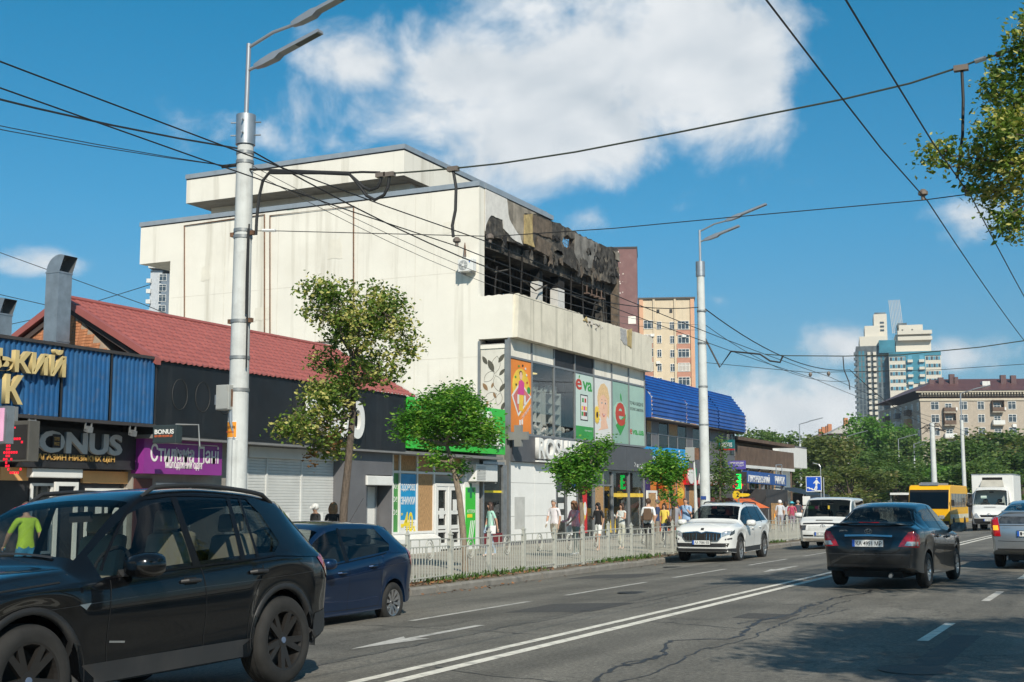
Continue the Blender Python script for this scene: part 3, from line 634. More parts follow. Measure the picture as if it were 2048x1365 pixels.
# cable conduits and stains fixed on the side wall
M_RUST = pm('rusty_conduit', (.16,.085,.05), .8, var=.4, vs=8)
def pipe(pts, r=.03): MB().tube([(p[0], Y0-.04, p[2]) for p in pts], r, 6).build('conduit', M_RUST, f)
pipe([(-38.20,44.43,8.38),(-38.42,44.43,13.83),(-35.37,44.43,13.88),(-33.95,44.43,13.90),(-33.77,44.43,7.92)]); pipe([(-33.48,44.43,7.91),(-33.65,44.43,13.82),(-29.31,44.43,13.80),(-29.18,44.43,6.43)]); pipe([(-32.59,44.43,8.14),(-29.66,44.43,8.07)], .025)
BX('paint_patch', pm('teal_patch',(.22,.36,.30),.8), f, -32.77, -32.40, Y0-.004, Y0-.002, 13.96, 14.16)
M_WJ = pm('wall_joint_tone', (.66,.62,.54), .9, var=.15)
for z_ in (10.55, 7.1): MB().box(-39.1, XW-.05, Y0-.003, Y0-.001, z_, z_+.022).build('wall_joint', M_WJ, f)
for x_ in (-36.1, -33.2, -29.1, -26.3): MB().box(x_, x_+.02, Y0-.006, Y0-.004, 4.6, 13.9).build('wall_joint', M_WJ, f)
for (x_, z_, w_, h_) in ((-34.4,9.2,.9,.6),(-30.6,11.6,.7,.9),(-27.2,8.4,1.1,.5),(-25.0,12.2,.6,.5),(-37.4,11.2,.5,.7)): MB().prism(rag([(x_,z_),(x_+w_,z_+.05),(x_+w_*.9,z_+h_),(x_+.04,z_+h_*.92)], .05, .12, int(-x_*10)), 'y', Y0-.010, Y0-.008).build('render_patch', pm('patch_render', (.74,.70,.61), .9, var=.06, streak=.3, scol=(.5,.46,.38)), f)
# corner pilaster of the front
BX('corner_pilaster', M_LEDGE, f, XW-.44, XW+.0, Y0+.46, 44.92, 9.4, 14.02)
# burnt parapet strip: layered plates with ragged outlines and a shell hole
def pts(*px): return [(p[1], p[2]) for p in px]
outer = pts((-23.35,44.69,13.75),(-23.35,47.24,13.67),(-23.35,51.58,14.15),(-23.35,52.41,14.04),(-23.35,53.55,14.00),(-23.35,55.22,13.98),(-23.35,57.23,13.98),(-23.35,58.28,14.02),(-23.35,59.64,14.21),(-23.35,59.59,12.30),(-23.35,58.70,12.26),(-23.35,56.17,12.17),(-23.35,54.52,12.17),(-23.35,53.47,12.24),(-23.35,52.84,12.32),(-23.35,51.40,12.30),(-23.35,49.87,12.35),(-23.35,48.55,12.36),(-23.35,47.48,12.27),(-23.35,44.87,12.14))
outer[0] = (44.92, 14.02); outer[-1] = (44.92, outer[-1][1]); outer[1] = (49.0, 14.02); outer[2] = (outer[2][0], 14.02)
hole = pts((-23.35,53.20,13.67),(-23.35,53.66,13.57),(-23.35,54.13,13.70),(-23.35,54.01,13.30),(-23.35,53.31,12.98),(-23.35,52.85,13.04),(-23.35,52.68,13.27),(-23.35,52.86,13.49))
# split round the hole so that each plate is a simple outline
ro = rag(outer, .05, .22, 4, skip=(0,1,18,19)); rh = rag(hole, .025, .12, 5)
hy = sum(p[0] for p in rh)/len(rh)
smoke = [(-23.97, 13.2)]
def split_plate(outl, hol, yc):
    """two ragged plates left and right of a vertical cut through the hole"""
    top = max((p for p in hol), key=lambda p: p[1] - abs(p[0]-yc)); bot = min((p for p in hol), key=lambda p: p[1] + abs(p[0]-yc))
    i0 = hol.index(top); i1 = hol.index(bot); n = len(hol)
    a = []; k = i0
    while True:
        a.append(hol[k]); 
        if k == i1: break
        k = (k+1) % n
    c = []; k = i1
    while True:
        c.append(hol[k])
        if k == i0: break
        k = (k+1) % n
    right, left = (a, c) if sum(p[0] for p in a)/len(a) > sum(p[0] for p in c)/len(c) else (c, a)
    zmid = 13.1
    ot = [p for p in outl]; m = len(ot)
    # crossing of the outline with y = yc (one above, one below)
    cr = []
    for i in range(m):
        p, q = ot[i], ot[(i+1) % m]
        if (p[0]-yc)*(q[0]-yc) < 0:
            t = (yc-p[0])/(q[0]-p[0]); cr.append((i, (yc, p[1]+t*(q[1]-p[1]))))
    hi = max(cr, key=lambda c_: c_[1][1]); lo = min(cr, key=lambda c_: c_[1][1])
    # walk outline from hi to lo (clockwise: to the right side) and from lo to hi
    def walk(i, j):
        o_ = []; k = (i+1) % m
        while True:
            o_.append(ot[k])
            if k == j: break
            k = (k+1) % m
        return o_
    A = [hi[1]] + walk(hi[0], lo[0]) + [lo[1]]; B = [lo[1]] + walk(lo[0], hi[0]) + [hi[1]]
    if sum(p[0] for p in A)/len(A) < yc: A, B = B, A
    def join(side, arc):      # side goes edge to edge; close it along the hole arc
        s0 = side[-1]; arc2 = arc if abs(arc[0][1]-s0[1]) < abs(arc[-1][1]-s0[1]) else arc[::-1]
        return side + arc2
    return join(A, right), join(B, left)
PA, PB = split_plate(ro, rh, hy)
for pl in (PB, PA): MB().prism(pl, 'x', XW-.30, XW).build('parapet_plate', M_SOOT, f)
pl = rag(pts((-23.35,44.82,14.05),(-23.35,46.86,14.04),(-23.35,46.96,13.69),(-23.35,47.15,13.17),(-23.35,47.53,12.95),(-23.35,48.16,12.68),(-23.35,48.40,12.35),(-23.35,47.62,12.36),(-23.35,46.63,12.67),(-23.35,46.49,13.04),(-23.35,45.44,13.00),(-23.35,44.96,12.53),(-23.35,44.79,12.25),(-23.35,44.70,12.85),(-23.35,44.82,13.41)), .035, .2, 7)
MB().prism([(max(44.93,p[0]), min(14.01,p[1])) for p in pl], 'x', XW+.002, XW+.035).build('white_plaster', M_PEEL, f)
pl = rag(pts((-23.35,46.91,14.07),(-23.35,51.53,14.28),(-23.35,48.60,13.73),(-23.35,48.45,12.38),(-23.35,48.21,12.69),(-23.35,47.53,12.97),(-23.35,47.15,13.22),(-23.35,46.96,13.69)), .03, .2, 9)
MB().prism([(p[0], min(14.0,p[1])) for p in pl], 'x', XW+.002, XW+.022).build('scorched_plaster', M_SCORCH, f)
MB().prism(rag(pts((-23.35,48.55,13.67),(-23.35,49.36,13.86),(-23.35,49.36,12.73),(-23.35,49.61,12.46),(-23.35,48.55,12.40)), .03, .2, 11), 'x', XW+.004, XW+.06).build('insulation_panel', M_INSUL, f)
MB().prism(rag(pts((-23.35,49.41,13.85),(-23.35,51.42,13.89),(-23.35,51.41,13.15),(-23.35,50.44,13.11),(-23.35,49.41,13.09)), .03, .2, 12), 'x', XW+.004, XW+.05).build('burnt_panel', M_BRNP, f)
o = MB().prism(rag(pts((-23.35,49.82,12.97),(-23.35,51.30,12.90),(-23.35,50.97,12.23),(-23.35,49.61,12.33)), .03, .2, 13), 'x', XW+.06, XW+.10).build('hanging_panel', M_BRNP, f)
MB().prism(rag(pts((-23.35,54.14,13.90),(-23.35,56.91,13.95),(-23.35,56.56,12.57),(-23.35,54.71,12.51),(-23.35,54.00,12.99)), .05, .25, 14), 'x', XW+.003, XW+.02).build('scorched_plaster', pm('grey_ash_plaster',(.20,.19,.175),.95,var=.5,vs=1.4,bump=.6,bs=12,streak=.8,scol=(.015,.014,.013),dirt=.85,dcol=(.04,.038,.036),ds=1.0), f)
rr = random.Random(77)
for i in range(40):      # loose scraps, blistered plates and torn strips over the whole burnt strip
    y = rr.uniform(45.2, 59.3); zl = 12.2+.22*(y-45)/14; zh = 13.9-.0*(y-45)
    if i < 18: z = rr.uniform(zl+.1, zh-.3); w_, h_ = rr.uniform(.12,.55), rr.uniform(.08,.4); m_ = rr.choice((M_CHAR, M_SOOT, M_SOOT))
    else: z = zl-rr.uniform(.0,.35); w_, h_ = rr.uniform(.05,.2), rr.uniform(.2,.7); m_ = rr.choice((M_CHAR, M_SOOT, M_BRNP))
    if abs(y-hy) < .8 or (i < 18 and y < 49.2): continue
    MB().prism(rag([(y-w_,z-h_*.5),(y+w_,z-h_*.4),(y+w_*.8,z+h_*.5),(y-w_*.9,z+h_*.45)], .09, .10, 200+i), 'x', XW+.036+rr.uniform(.0,.01), XW+.05+rr.uniform(.0,.03)).build('hanging_scrap', m_, f)
# dark round scars and torn rebar in the hole
mb = MB(); rr = random.Random(5)
for i in range(34):
    y = rr.uniform(56.4, 59.2); z = rr.uniform(12.5, 13.8); r_ = rr.uniform(.05,.12)
    mb.poly([(XW+.024, y+r_*math.cos(t)*rr.uniform(.7,1.1), z+r_*1.2*math.sin(t)) for t in [k*math.pi/4 for k in range(8)]])
mb.build('soot_scars', M_CHAR, f)['kind'] = 'stuff'
mb = MB()
for k in range(4): mb.tube([(XW-.1,hy-.45,12.95+.17*k),(XW-.1+rr.uniform(-.05,.05),hy+.35,12.9+.17*k)], .012, 4)
for k in range(4): mb.tube([(XW-.12,hy-.35+.2*k,12.7),(XW-.1,hy-.32+.2*k,13.6)], .012, 4)
mb.build('bent_rebar', M_RUST, f)
MB().box(XW-.35,XW+.02,59.45,59.72,9.0,13.2).build('end_pillar', M_BRNP, f)
mb = MB(); mb.prism(rag([(58.9,13.9),(59.8,13.95),(59.75,13.55),(59.3,13.6)], .06, .2, 21), 'x', XW-.3, XW+.05); mb.build('torn_sheet', M_SCORCH, f)
# burnt room behind the opening
MB().box(-38.7,XW-.05,Y0+.47,Y1+.2,8.0,8.25).build('floor_slab', M_CHAR, f)
BX('ceiling', M_CHAR, f, -38.7, XW-.31, Y0+.47, Y1+.2, 12.35, 12.54); BX('inner_wall', M_CHAR, f, -30.2,-30.0, Y0+.47, Y1+.2, 8.26, 12.34); BX('inner_wall', M_SOOT, f, -30,-23.8, Y1+.3, Y1+.6, 8.26, 12.5); BX('inner_side', M_CHAR, f, -38.0,-23.9, Y0+.46,Y0+.5, 8.26, 12.34)
MB().box(-24.4,XW-.32,44.95,59.4,11.75,12.30).box(-26.8,-26.4,44.95,59.4,11.9,12.34).build('burnt_beam', M_SOOT, f)
M_COLW = pm('white_column', (.62,.61,.59), .8, var=.12, vs=3, dirt=.35, dcol=(.2,.18,.16), ds=1.5)
for (a, c) in ((51.04, 51.46), (53.16, 53.90)): BX('column', M_COLW, f, -24.2, -23.8, a, c, 8.25, 11.2); BX('column_head', M_CHAR, f, -24.2, -23.8, a, c, 11.2, 12.3)
BX('column', M_SOOT, f, -27.2,-26.8, 47,47.4, 8.25,12.3); BX('column', M_SOOT, f, -27.2,-26.8, 53,53.4, 8.25,12.3); BX('column', M_SOOT, f, -24.2,-23.8, 58.6,59.0, 8.25,12.3)
mb = MB(); rr = random.Random(11)
for i in range(160):
    c = Vector((rr.uniform(-29.5,-23.9), rr.uniform(45,59.4), rr.uniform(8.3,8.3+1.2*rr.random()))); a = Vector((rr.gauss(0,1),rr.gauss(0,1),rr.gauss(0,.7))).normalized()*rr.uniform(.2,1.0)
    mb.tube([c-a, c+a], rr.uniform(.012,.05), 4)
for i in range(60):
    c = Vector((rr.uniform(-29,-23.7), rr.uniform(45.2,59.2), 12.3)); mb.tube([c, c+Vector((rr.gauss(0,.15),rr.gauss(0,.2),-rr.uniform(.3,1.3)))], .014, 4)
mb.build('burnt_debris', M_SOOT, f)['kind'] = 'stuff'
for k in range(4): MB().box(-23.68,-23.64,56.24+.62*k,56.28+.62*k,11.40,12.2).box(-23.76,-23.52,56.12+.62*k,56.40+.62*k,11.36,11.41).build('lamp_hanger', pm('rosy_rust',(.16,.11,.09),.8,var=.3), f)
rr = random.Random(41)
for k, y in enumerate((46.4, 47.7, 49.0, 51.6, 54.2, 55.6, 57.0, 58.2)):      # warped window posts and rails left in the opening
    MB().tube([(-23.62,y,8.25),(-23.62+rr.gauss(0,.08),y+rr.gauss(0,.12),10.2),(-23.6,y+rr.gauss(0,.1),12.3 if k % 3 else 11.1)], .045, 4).build('charred_frame', M_CHAR, f)
for y0_, y1_, z_ in ((44.95,47.6,11.1),(49.1,51.5,10.9),(54.2,58.2,11.0),(47.8,49.6,10.2)): MB().tube([(-23.62,y0_,z_),(-23.6,(y0_+y1_)/2,z_-rr.random()*.35),(-23.62,y1_,z_+rr.gauss(0,.1))], .04, 4).build('charred_frame', M_SOOT, f)
# projecting ledge: parapet front and side with a chipped rim
def rim(y0, y1, z, seed, amp):
    rr = random.Random(seed); n = int((y1-y0)/.14); return [(y0+(y1-y0)*i/n, z+rr.uniform(-amp,amp*.5)) for i in range(n+1)]
top = [p for p in rim(Y0, 50.92, 9.54, 2, .03)] + rag([(50.92,9.5),(51.31,9.22),(52.93,9.2)], .06, .12, 6)[:-3] + [(53.65,9.5)] + rim(53.71, 59.75, 9.53, 3, .02)
MB().prism([(Y0,7.80)]+[(p[0],p[1]) for p in top if p[0] > Y0+.01]+[(59.75,7.80)], 'x', XL-.22, XL).build('ledge_front', M_LEDGE, f)
top2 = rim(XW, XL-.221, 9.53, 9, .025); MB().prism([(XW,7.80)]+top2+[(XL-.221,7.80)], 'y', Y0, Y0+.22).build('ledge_side', M_CREAM, f)
BX('ledge_soffit', M_LEDGE, f, XW, XL-.222, Y0+.222, 59.74, 7.802, 8.0)
BX('ledge_end', M_LEDGE, f, XW, XL-.222, 59.5, 59.74, 8.0, 9.5)
rr = random.Random(8); mb = MB()
for i in range(45):
    y = 52.23+rr.gauss(0,.45); mb.ball((XL-.1+rr.uniform(-.1,.12), y, 9.25+rr.uniform(-.12,.10)), (rr.uniform(.04,.13),rr.uniform(.04,.12),rr.uniform(.03,.1)), 5, 3)
mb.build('rubble', pm('rubble_grey',(.40,.38,.35),.95,var=.4,vs=8), f)['kind'] = 'stuff'
MB().prism(rag([(50.98,9.3),(51.31,9.46),(51.42,9.25)], .03, .1, 31), 'x', XL+.003, XL+.05).build('insulation_scrap', M_INSUL, f)
MB().prism(rag(pts((-21.63,55.40,9.47),(-21.63,56.17,9.46),(-21.63,56.28,8.78),(-21.63,55.89,8.79),(-21.63,55.44,8.93)), .03, .12, 32), 'x', XL+.003, XL+.02).build('exposed_aggregate', pm('aggregate_grey',(.36,.36,.36),.95,var=.3,vs=14,bump=.8,bs=20), f)
MB().prism(rag(pts((-21.63,56.30,9.48),(-21.63,56.91,9.62),(-21.63,56.81,8.67),(-21.63,56.28,8.76)), .02, .12, 33), 'x', XL+.003, XL+.03).build('insulation_scrap', M_INSUL, f)
for yy in (45.9, 49.8, 52.9): MB().box(XL,XL+.004,yy,yy+.03,7.82,9.45).build('panel_joint', pm('joint_grey',(.30,.28,.24),.9), f)
# penthouse storey
YP = 47.0; xa, xb = -40.62, -28.43; zt, zb = 16.83, 15.64; ye = 62.0
MB().box(xa,xb,YP,ye,zb,zt).build('penthouse', M_CREAM, f)
BX('penthouse_coping', M_COPE, f, xa-.05, xb+.05, YP-.05, ye+.05, zt+.002, zt+.22); BX('penthouse_trim', M_DARK, f, xa-.012, xb+.012, YP-.012, ye, zt-.05, zt)
YQ = YP+1.3; BX('penthouse_base', M_CREAM, f, -40.15, xb-.45, YQ, ye-.3, 12.86, zb-.002)
BX('penthouse_soffit_edge', M_PLASTER, f, xa+.02, xb-.02, YP+.02, ye-.02, zb-.012, zb-.001)
# glazed bay below the ledge
BX('bay_core', pm('inner_grey',(.16,.15,.15),.9,var=.3), f, -26.5,-26.3, Y0+.3, 59.6, -.26, 7.79); BX('bay_floor', M_GREYP, f, -26.3,XG-.1, Y0+.1,59.5, 3.6,3.8); BX('bay_ceiling', pm('bay_ceiling',(.35,.34,.32),.9), f, -26.3,XG-.1, Y0+.1,59.5, 7.4,7.6)
BX('bay_side', M_CREAM, f, -26.3, XW-.0, Y0+.46, Y0+.6, -.26, 7.79)
# side of the bay: framed panel with leaf print
x0, x1 = XW+.06, XG-.02; zt2 = 7.35; zb5 = 5.02
BX('side_panel', pm('leaf_print_panel',(.66,.63,.56),.7,var=.08,streak=.35,scol=(.4,.37,.3)), f, XW+.0, XG, Y0+.02, Y0+.08, -.26, 7.5)
BX('side_lintel', M_CREAM, f, XW+.05, XG-.05, Y0-.02, Y0+.018, zt2+.05, 7.55)
for a, c in ((XW, XW+.1), (XG-.16, XG+.02)): BX('bay_post', M_STEEL, f, a, c, Y0-.05, Y0+.02, -.26, 7.72)
BX('bay_post', M_STEEL, f, XG-.16, XG+.02, Y0+.02, Y0+.12, -.26, 7.72)
M_LEAFD = pm('leaf_print_dark',(.09,.085,.065),.8); M_LEAFB = pm('leaf_print_brown',(.26,.16,.08),.8)
def leafshape(cx, cz, l, a, w=.42):
    o = []
    for i in range(7): t = i/6; o.append((t*l-l/2, w*l*.5*math.sin(math.pi*t)**.8))
    for i in range(5, 0, -1): t = i/6; o.append((t*l-l/2, -w*l*.5*math.sin(math.pi*t)**.8))
    return [(cx+x*math.cos(a)-y*math.sin(a), cz+x*math.sin(a)+y*math.cos(a)) for x, y in o]
rr = random.Random(4); cx0, cx1 = x0+.12, x1-.18
for i, (u, v, l, a, k) in enumerate(((.38,6.72,.55,-1.1,0),(.85,7.0,.42,.9,0),(.1,6.95,.4,-1.0,0),(.88,6.45,.35,.8,0),(.12,5.9,.38,2.2,1),(.45,5.95,.24,1.2,1),(.55,5.55,.26,-1.1,1),(.2,5.2,.32,1.3,1),(.35,4.85,.3,1.0,1),(.9,5.85,.42,.9,0),(.92,5.1,.36,1.2,0),(.7,4.8,.26,.8,0),(.5,4.4,.4,-1,0),(.15,4.3,.3,1,1))):
    MB().prism(leafshape(cx0+u*(cx1-cx0), v, l, a), 'y', Y0+.012, Y0+.019).build('printed_leaf', (M_LEAFD, M_LEAFB)[k], f)
mb = MB()
for (u, v, l, a) in ((.6,6.75,.7,1.4),(.3,6.3,.6,.7),(.7,6.0,.7,1.9),(.35,5.5,.6,.4),(.75,5.4,.5,1.3),(.3,4.7,.6,2.2)):
    q = leafshape(cx0+u*(cx1-cx0), v, l, a, .55); mb.tube([(p[0], Y0+.016, p[1]) for p in q], .007, 4, closed=True)
mb.build('printed_leaf_outline', M_LEAFD, f)
# front of the bay
gs = [44.45, 46.47, 48.66, 50.84, 52.99, 55.17, 57.36, 59.55]
M_CLEAR = glassmat('bay_glass', (.86,.89,.88), refl=.75, base=(.10,.11,.11,.05), f0=1.4)
M_FRAME = pm('bay_frame', (.26,.27,.28), .45, .4, var=.1)
ZT, ZB = 7.05, 4.08
mb = MB()
for y in gs: mb.box(XG-.05,XG+.04,y-.045,y+.045,ZB,7.79)
mb.box(XG-.04,XG+.03,gs[0],gs[-1],ZT-.04,ZT+.04).box(XG-.04,XG+.03,gs[0],gs[-1],ZB-.05,ZB+.03); mb.build('bay_frame', M_FRAME, f)
for i, (a, c) in enumerate(zip(gs, gs[1:])):
    BX('top_panel', M_CREAM if i not in (2,3) else M_DARK, f, XG-.03, XG-.01, a+.045, c-.045, ZT+.04, 7.79)
M_BANW = pm('banner_white',(.72,.72,.70),.4,var=.03); M_BANG = pm('banner_green_tint',(.26,.42,.34),.25,var=.05); M_TEALW = pm('banner_pale',(.55,.66,.60),.35,var=.03)
M_RED = pm('print_red',(.48,.055,.03),.5); M_GRN = pm('print_green',(.04,.30,.06),.5); M_SKINP = pm('print_skin',(.80,.50,.36),.6,var=.06); M_HAIRP = pm('print_blonde',(.72,.50,.27),.6,var=.2,vs=12); M_ORP = pm('print_orange',(.78,.24,.035),.5,var=.18,vs=.6); M_YLP = pm('print_yellow',(.82,.55,.06),.5); M_PINK = pm('print_pink',(.66,.07,.28),.5); M_BLK = pm('print_black',(.02,.02,.02),.5); M_SALM = pm('print_salmon',(.60,.18,.15),.5)
def flat(pl, X, m, nm): return MB().prism(pl, 'x', X, X+.003).build(nm, m, f)
def ell(y, z, ry, rz, n=20, a0=0, a1=6.2832): return [(y+ry*math.cos(a0+(a1-a0)*i/n), z+rz*math.sin(a0+(a1-a0)*i/n)) for i in range(n if a1-a0 > 6.28 else n+1)]
def rect(y0, y1, z0, z1): return [(y0,z0),(y1,z0),(y1,z1),(y0,z1)]
bx = XG-.004
# orange poster: figure on a rhombus
a, c = gs[0]+.05, gs[1]-.05; w = c-a; m_ = a+w*.52
BX('orange_poster', M_ORP, f, XG-.03, bx, a, c, ZB+.04, ZT-.05)
flat(ell(m_, 5.95, w*.40, .72), bx, M_YLP, 'print_sun'); flat([(m_-.85,5.55),(m_-.05,6.15),(m_+.95,5.6),(m_-.25,4.75)], bx+.004, M_WHITE, 'print_rhombus'); flat([(m_-.72,5.54),(m_-.05,6.06),(m_+.82,5.6),(m_-.25,4.88)], bx+.008, M_SALM, 'print_rhombus_inner')
flat([(m_-.2,5.0),(m_+.15,4.95),(m_+.22,5.65),(m_-.2,5.65)], bx+.012, M_YLP, 'print_trousers'); flat([(m_-.3,5.62),(m_+.25,5.62),(m_+.28,6.12),(m_+.05,6.22),(m_-.22,6.16)], bx+.016, M_PINK, 'print_top'); flat(ell(m_-.02,6.38,.13,.16), bx+.012, M_SKINP, 'print_face'); flat(ell(m_-.02,6.46,.15,.12), bx+.010, M_BLK, 'print_hair')
for u in (-.28, .32): flat(rect(m_+u-.08, m_+u+.08, 5.25, 5.62), bx+.020, M_WHITE, 'print_bag')
flat(rect(m_-.18,m_-.04,4.42,4.62), bx+.012, M_WHITE, 'print_shoe'); flat(rect(m_+.02,m_+.16,4.45,4.65), bx+.012, M_WHITE, 'print_shoe')
for k in range(2): letters(('ПОЄДНУЙ', 'СКАРБНИЧКУ')[k], (bx+.012, m_-.1+.22*k, 4.72-.08*k), (0,.62,.42), (0,-.4,.6), 1.0, .14, M_YLP if k == 0 else M_WHITE, f, .003)
for k, (u, v) in enumerate(((-.5,6.3),(-.45,6.0),(.5,6.45),(.55,6.15),(-.2,6.75),(.15,6.8),(.4,6.7))): flat(ell(m_+u, v, .07, .05, 8), bx+.012, (M_GRN, M_BLK, M_WHITE, M_RED)[k % 4], 'print_item')
flat(ell(m_+.7,5.85,.16,.14), bx+.012, M_GRN, 'print_tag')
# two open glazed bays with shelves behind
M_SHELF = pm('pale_shelf',(.55,.56,.55),.5,var=.05)
for i in (1, 2):
    a, c = gs[i]+.05, gs[i+1]-.05
    BX('window_pane', M_CLEAR, f, XG-.012, XG-.006, a, c, ZB+.9 if i == 1 else ZB+.5, ZT-.05)
    MB().prism(rag([(a,ZB+.04),(c,ZB+.04),(c,ZB+.45),((a+c)/2,ZB+.2),(a,ZB+.4)], .06, .12, 40+i), 'x', XG-.012, XG-.006).build('broken_pane', M_CLEAR, f)
    u0, u1 = (a+.9, c-.15) if i == 1 else (a+.15, c-.35)
    sh = MB(); sh.box(-22.95,-22.9,u0,u1,3.8,6.0)
    for k in range(6): sh.box(-22.9,-22.5,u0,u1,3.85+.42*k,3.88+.42*k)
    for y in (u0, (u0+u1)/2, u1): sh.box(-22.9,-22.48,y-.03,y+.03,3.8,6.05)
    sh.build('shelf_unit', M_SHELF, f)
    mb = MB(); rr = random.Random(i)
    for k in range(26): y = rr.uniform(u0, u1); mb.tube([(-22.7,y,6.05),(-22.7,y,6.25+rr.random()*.12)], .05, 6)
    mb.build('bottles', pm('pale_goods',(.5,.52,.5),.5,var=.4,vs=6), f)['kind'] = 'stuff'
    BX('ceiling_lamp', pm('lamp_yellow',(.8,.6,.2),.5,emit=(1,.75,.3,1.6)), f, -23.6,-23.4, a+.7, a+1.3, 6.9, 6.95)
mb = MB(); rr = random.Random(19)
for i in range(130): mb.ball((XG-.25-rr.random()*.7, rr.uniform(gs[1]+.05, gs[3]-.1), 3.85+rr.random()**1.5*(.9 if rr.random() < .4 else .5)), (rr.uniform(.05,.16),rr.uniform(.05,.15),rr.uniform(.05,.16)), 6, 4)
mb.build('wrecked_goods', pm('wreck_mix',(.35,.34,.32),.8,var=.6,vs=5), f)['kind'] = 'stuff'
# phone banner
a, c = gs[3]+.05, gs[4]-.05; w = c-a; m_ = (a+c)/2
BX('phone_banner', M_TEALW, f, XG-.03, bx, a, c, ZB+.04, ZT-.05); flat(rect(a,c,ZB+.05,ZB+.62), bx, M_GRN, 'print_band')
def eva_e(y, z, w, h, X):  # round letter with a tongue
    return ltX('e', y, y+w, z, z+h, X, M_RED, f, .004, bold=.02)
eva_e(a+.1, 6.28, w*.33, .48, bx); ltX('va', a+.12+w*.36, c-.1, 6.28, 6.70, bx, M_GRN, f, .004, bold=.025); flat(leafshape(a+.1+w*.2, 6.86, .22, .9), bx, M_GRN, 'print_leaf')
flat([(m_-.42+.1*0,4.95),(m_+.42,4.95),(m_+.42,6.1),(m_-.42,6.1)], bx, M_BLK, 'print_phone'); flat(rect(m_-.36,m_+.36,5.0,6.05), bx+.004, M_BANW, 'print_screen')
for k, (u, v, mm) in enumerate(((-.15,5.85,M_GRN),(.12,5.85,M_RED),(-.22,5.5,M_YLP),(0,5.5,M_PINK),(.2,5.5,M_YLP),(-.22,5.25,M_GRN),(0,5.25,M_RED),(.2,5.25,M_BLK))): flat(rect(m_+u-.09,m_+u+.09,v-.09,v+.09), bx+.008, mm, 'print_item')
ltX('ЄВА ЄДНАЄ', m_+.05, c-.15, ZB+.40, ZB+.48, bx+.004, M_TEALW, f, .003)
# portrait banner
a, c = gs[4]+.05, gs[5]-.05; w = c-a; m_ = a+w*.55
BX('portrait_banner', M_BANW, f, XG-.03, bx, a, c, ZB+.04, ZT-.05)
flat([(m_-.75,6.1),(m_-.62,6.45),(m_-.3,6.72),(m_+.1,6.8),(m_+.5,6.62),(m_+.72,6.2),(m_+.70,5.5),(m_+.6,5.2),(m_-.3,5.9),(m_-.62,5.5)], bx, M_HAIRP, 'print_hair')
flat([(m_-.35,5.05),(m_+.30,5.15),(m_+.55,4.75),(m_-.7,4.6),(m_-.35,4.75)], bx+.002, M_SKINP, 'print_neck')
flat(ell(m_-.02,5.72,.52,.72,28), bx+.004, M_SKINP, 'print_face')
flat([(m_-.5,6.0),(m_-.35,6.35),(m_+.05,6.5),(m_+.45,6.3),(m_+.53,5.9),(m_+.4,6.1),(m_,6.28),(m_-.3,6.2)], bx+.008, M_HAIRP, 'print_fringe')
for u in (-.22, .2): flat(ell(m_+u,5.88,.09,.045,12), bx+.008, M_BANW, 'print_eye'); flat(ell(m_+u,5.88,.045,.042,10), bx+.012, M_BLK, 'print_iris'); flat([(m_+u-.12,6.0),(m_+u,6.04),(m_+u+.12,6.0),(m_+u,6.02)], bx+.008, M_LEAFB, 'print_brow')
flat([(m_-.02,5.85),(m_-.08,5.62),(m_+.08,5.62)], bx+.008, pm('print_skin_dark',(.66,.36,.25),.6), 'print_nose')
flat([(m_-.22,5.42),(m_,5.36),(m_+.22,5.42),(m_+.12,5.28),(m_,5.24),(m_-.12,5.28)], bx+.008, M_SALM, 'print_lips'); flat([(m_-.17,5.40),(m_,5.35),(m_+.17,5.40),(m_,5.30)], bx+.012, M_WHITE, 'print_teeth')
fc = (a+.32, 5.3)
for k in range(14): flat(leafshape(fc[0]+.2*math.cos(k*.449), fc[1]+.27*math.sin(k*.449), .32, math.atan2(.27*math.sin(k*.449),.2*math.cos(k*.449)), .4), bx+.012+.0006*k, M_YLP, 'print_petal')
flat(ell(*fc,.11,.14), bx+.024, pm('print_brown',(.05,.02,.015),.6), 'print_flower_eye')
# logo and pickup banners
a, c = gs[5]+.05, gs[6]-.05; w = c-a; m_ = (a+c)/2
BX('logo_banner', M_BANG, f, XG-.03, bx, a, c, ZB+.04, ZT-.05)
flat([(m_-.85,5.35),(m_-.8,5.8),(m_-.4,6.05),(m_+.2,6.1),(m_+.7,5.9),(m_+.9,5.4),(m_,4.5)], bx, pm('print_mint',(.36,.55,.44),.4), 'print_halo')
flat([(m_-.6,4.95),(m_+.75,5.55),(m_+.6,5.0),(m_,4.5)], bx+.004, M_GRN, 'print_drop'); ltX('e', m_-.62, m_+.62, 4.95, 6.05, bx+.004, M_RED, f, .008, bold=.025); flat(leafshape(m_+.1,6.3,.42,1.9), bx+.004, M_GRN, 'print_leaf')
a, c = gs[6]+.05, gs[7]-.05
BX('pickup_banner', M_TEALW if False else pm('banner_mint',(.36,.52,.44),.3,var=.04), f, XG-.03, bx, a, c, ZB+.04, ZT-.05)
ltX('ТОЧКА ВИДАЧІ', a+.12, c-.12, 6.02, 6.22, bx, M_BLK, f, .004, bold=.01); ltX('ІНТЕРНЕТ-ЗАМОВЛЕНЬ', a+.15, c-.1, 5.78, 5.92, bx, M_BLK, f, .004)
ltX('e', a+.12, a+.4, 4.62, 4.88, bx, M_RED, f, .004, bold=.02); ltX('va.ua', a+.42, c-.08, 4.62, 4.85, bx, M_GRN, f, .004, bold=.03)
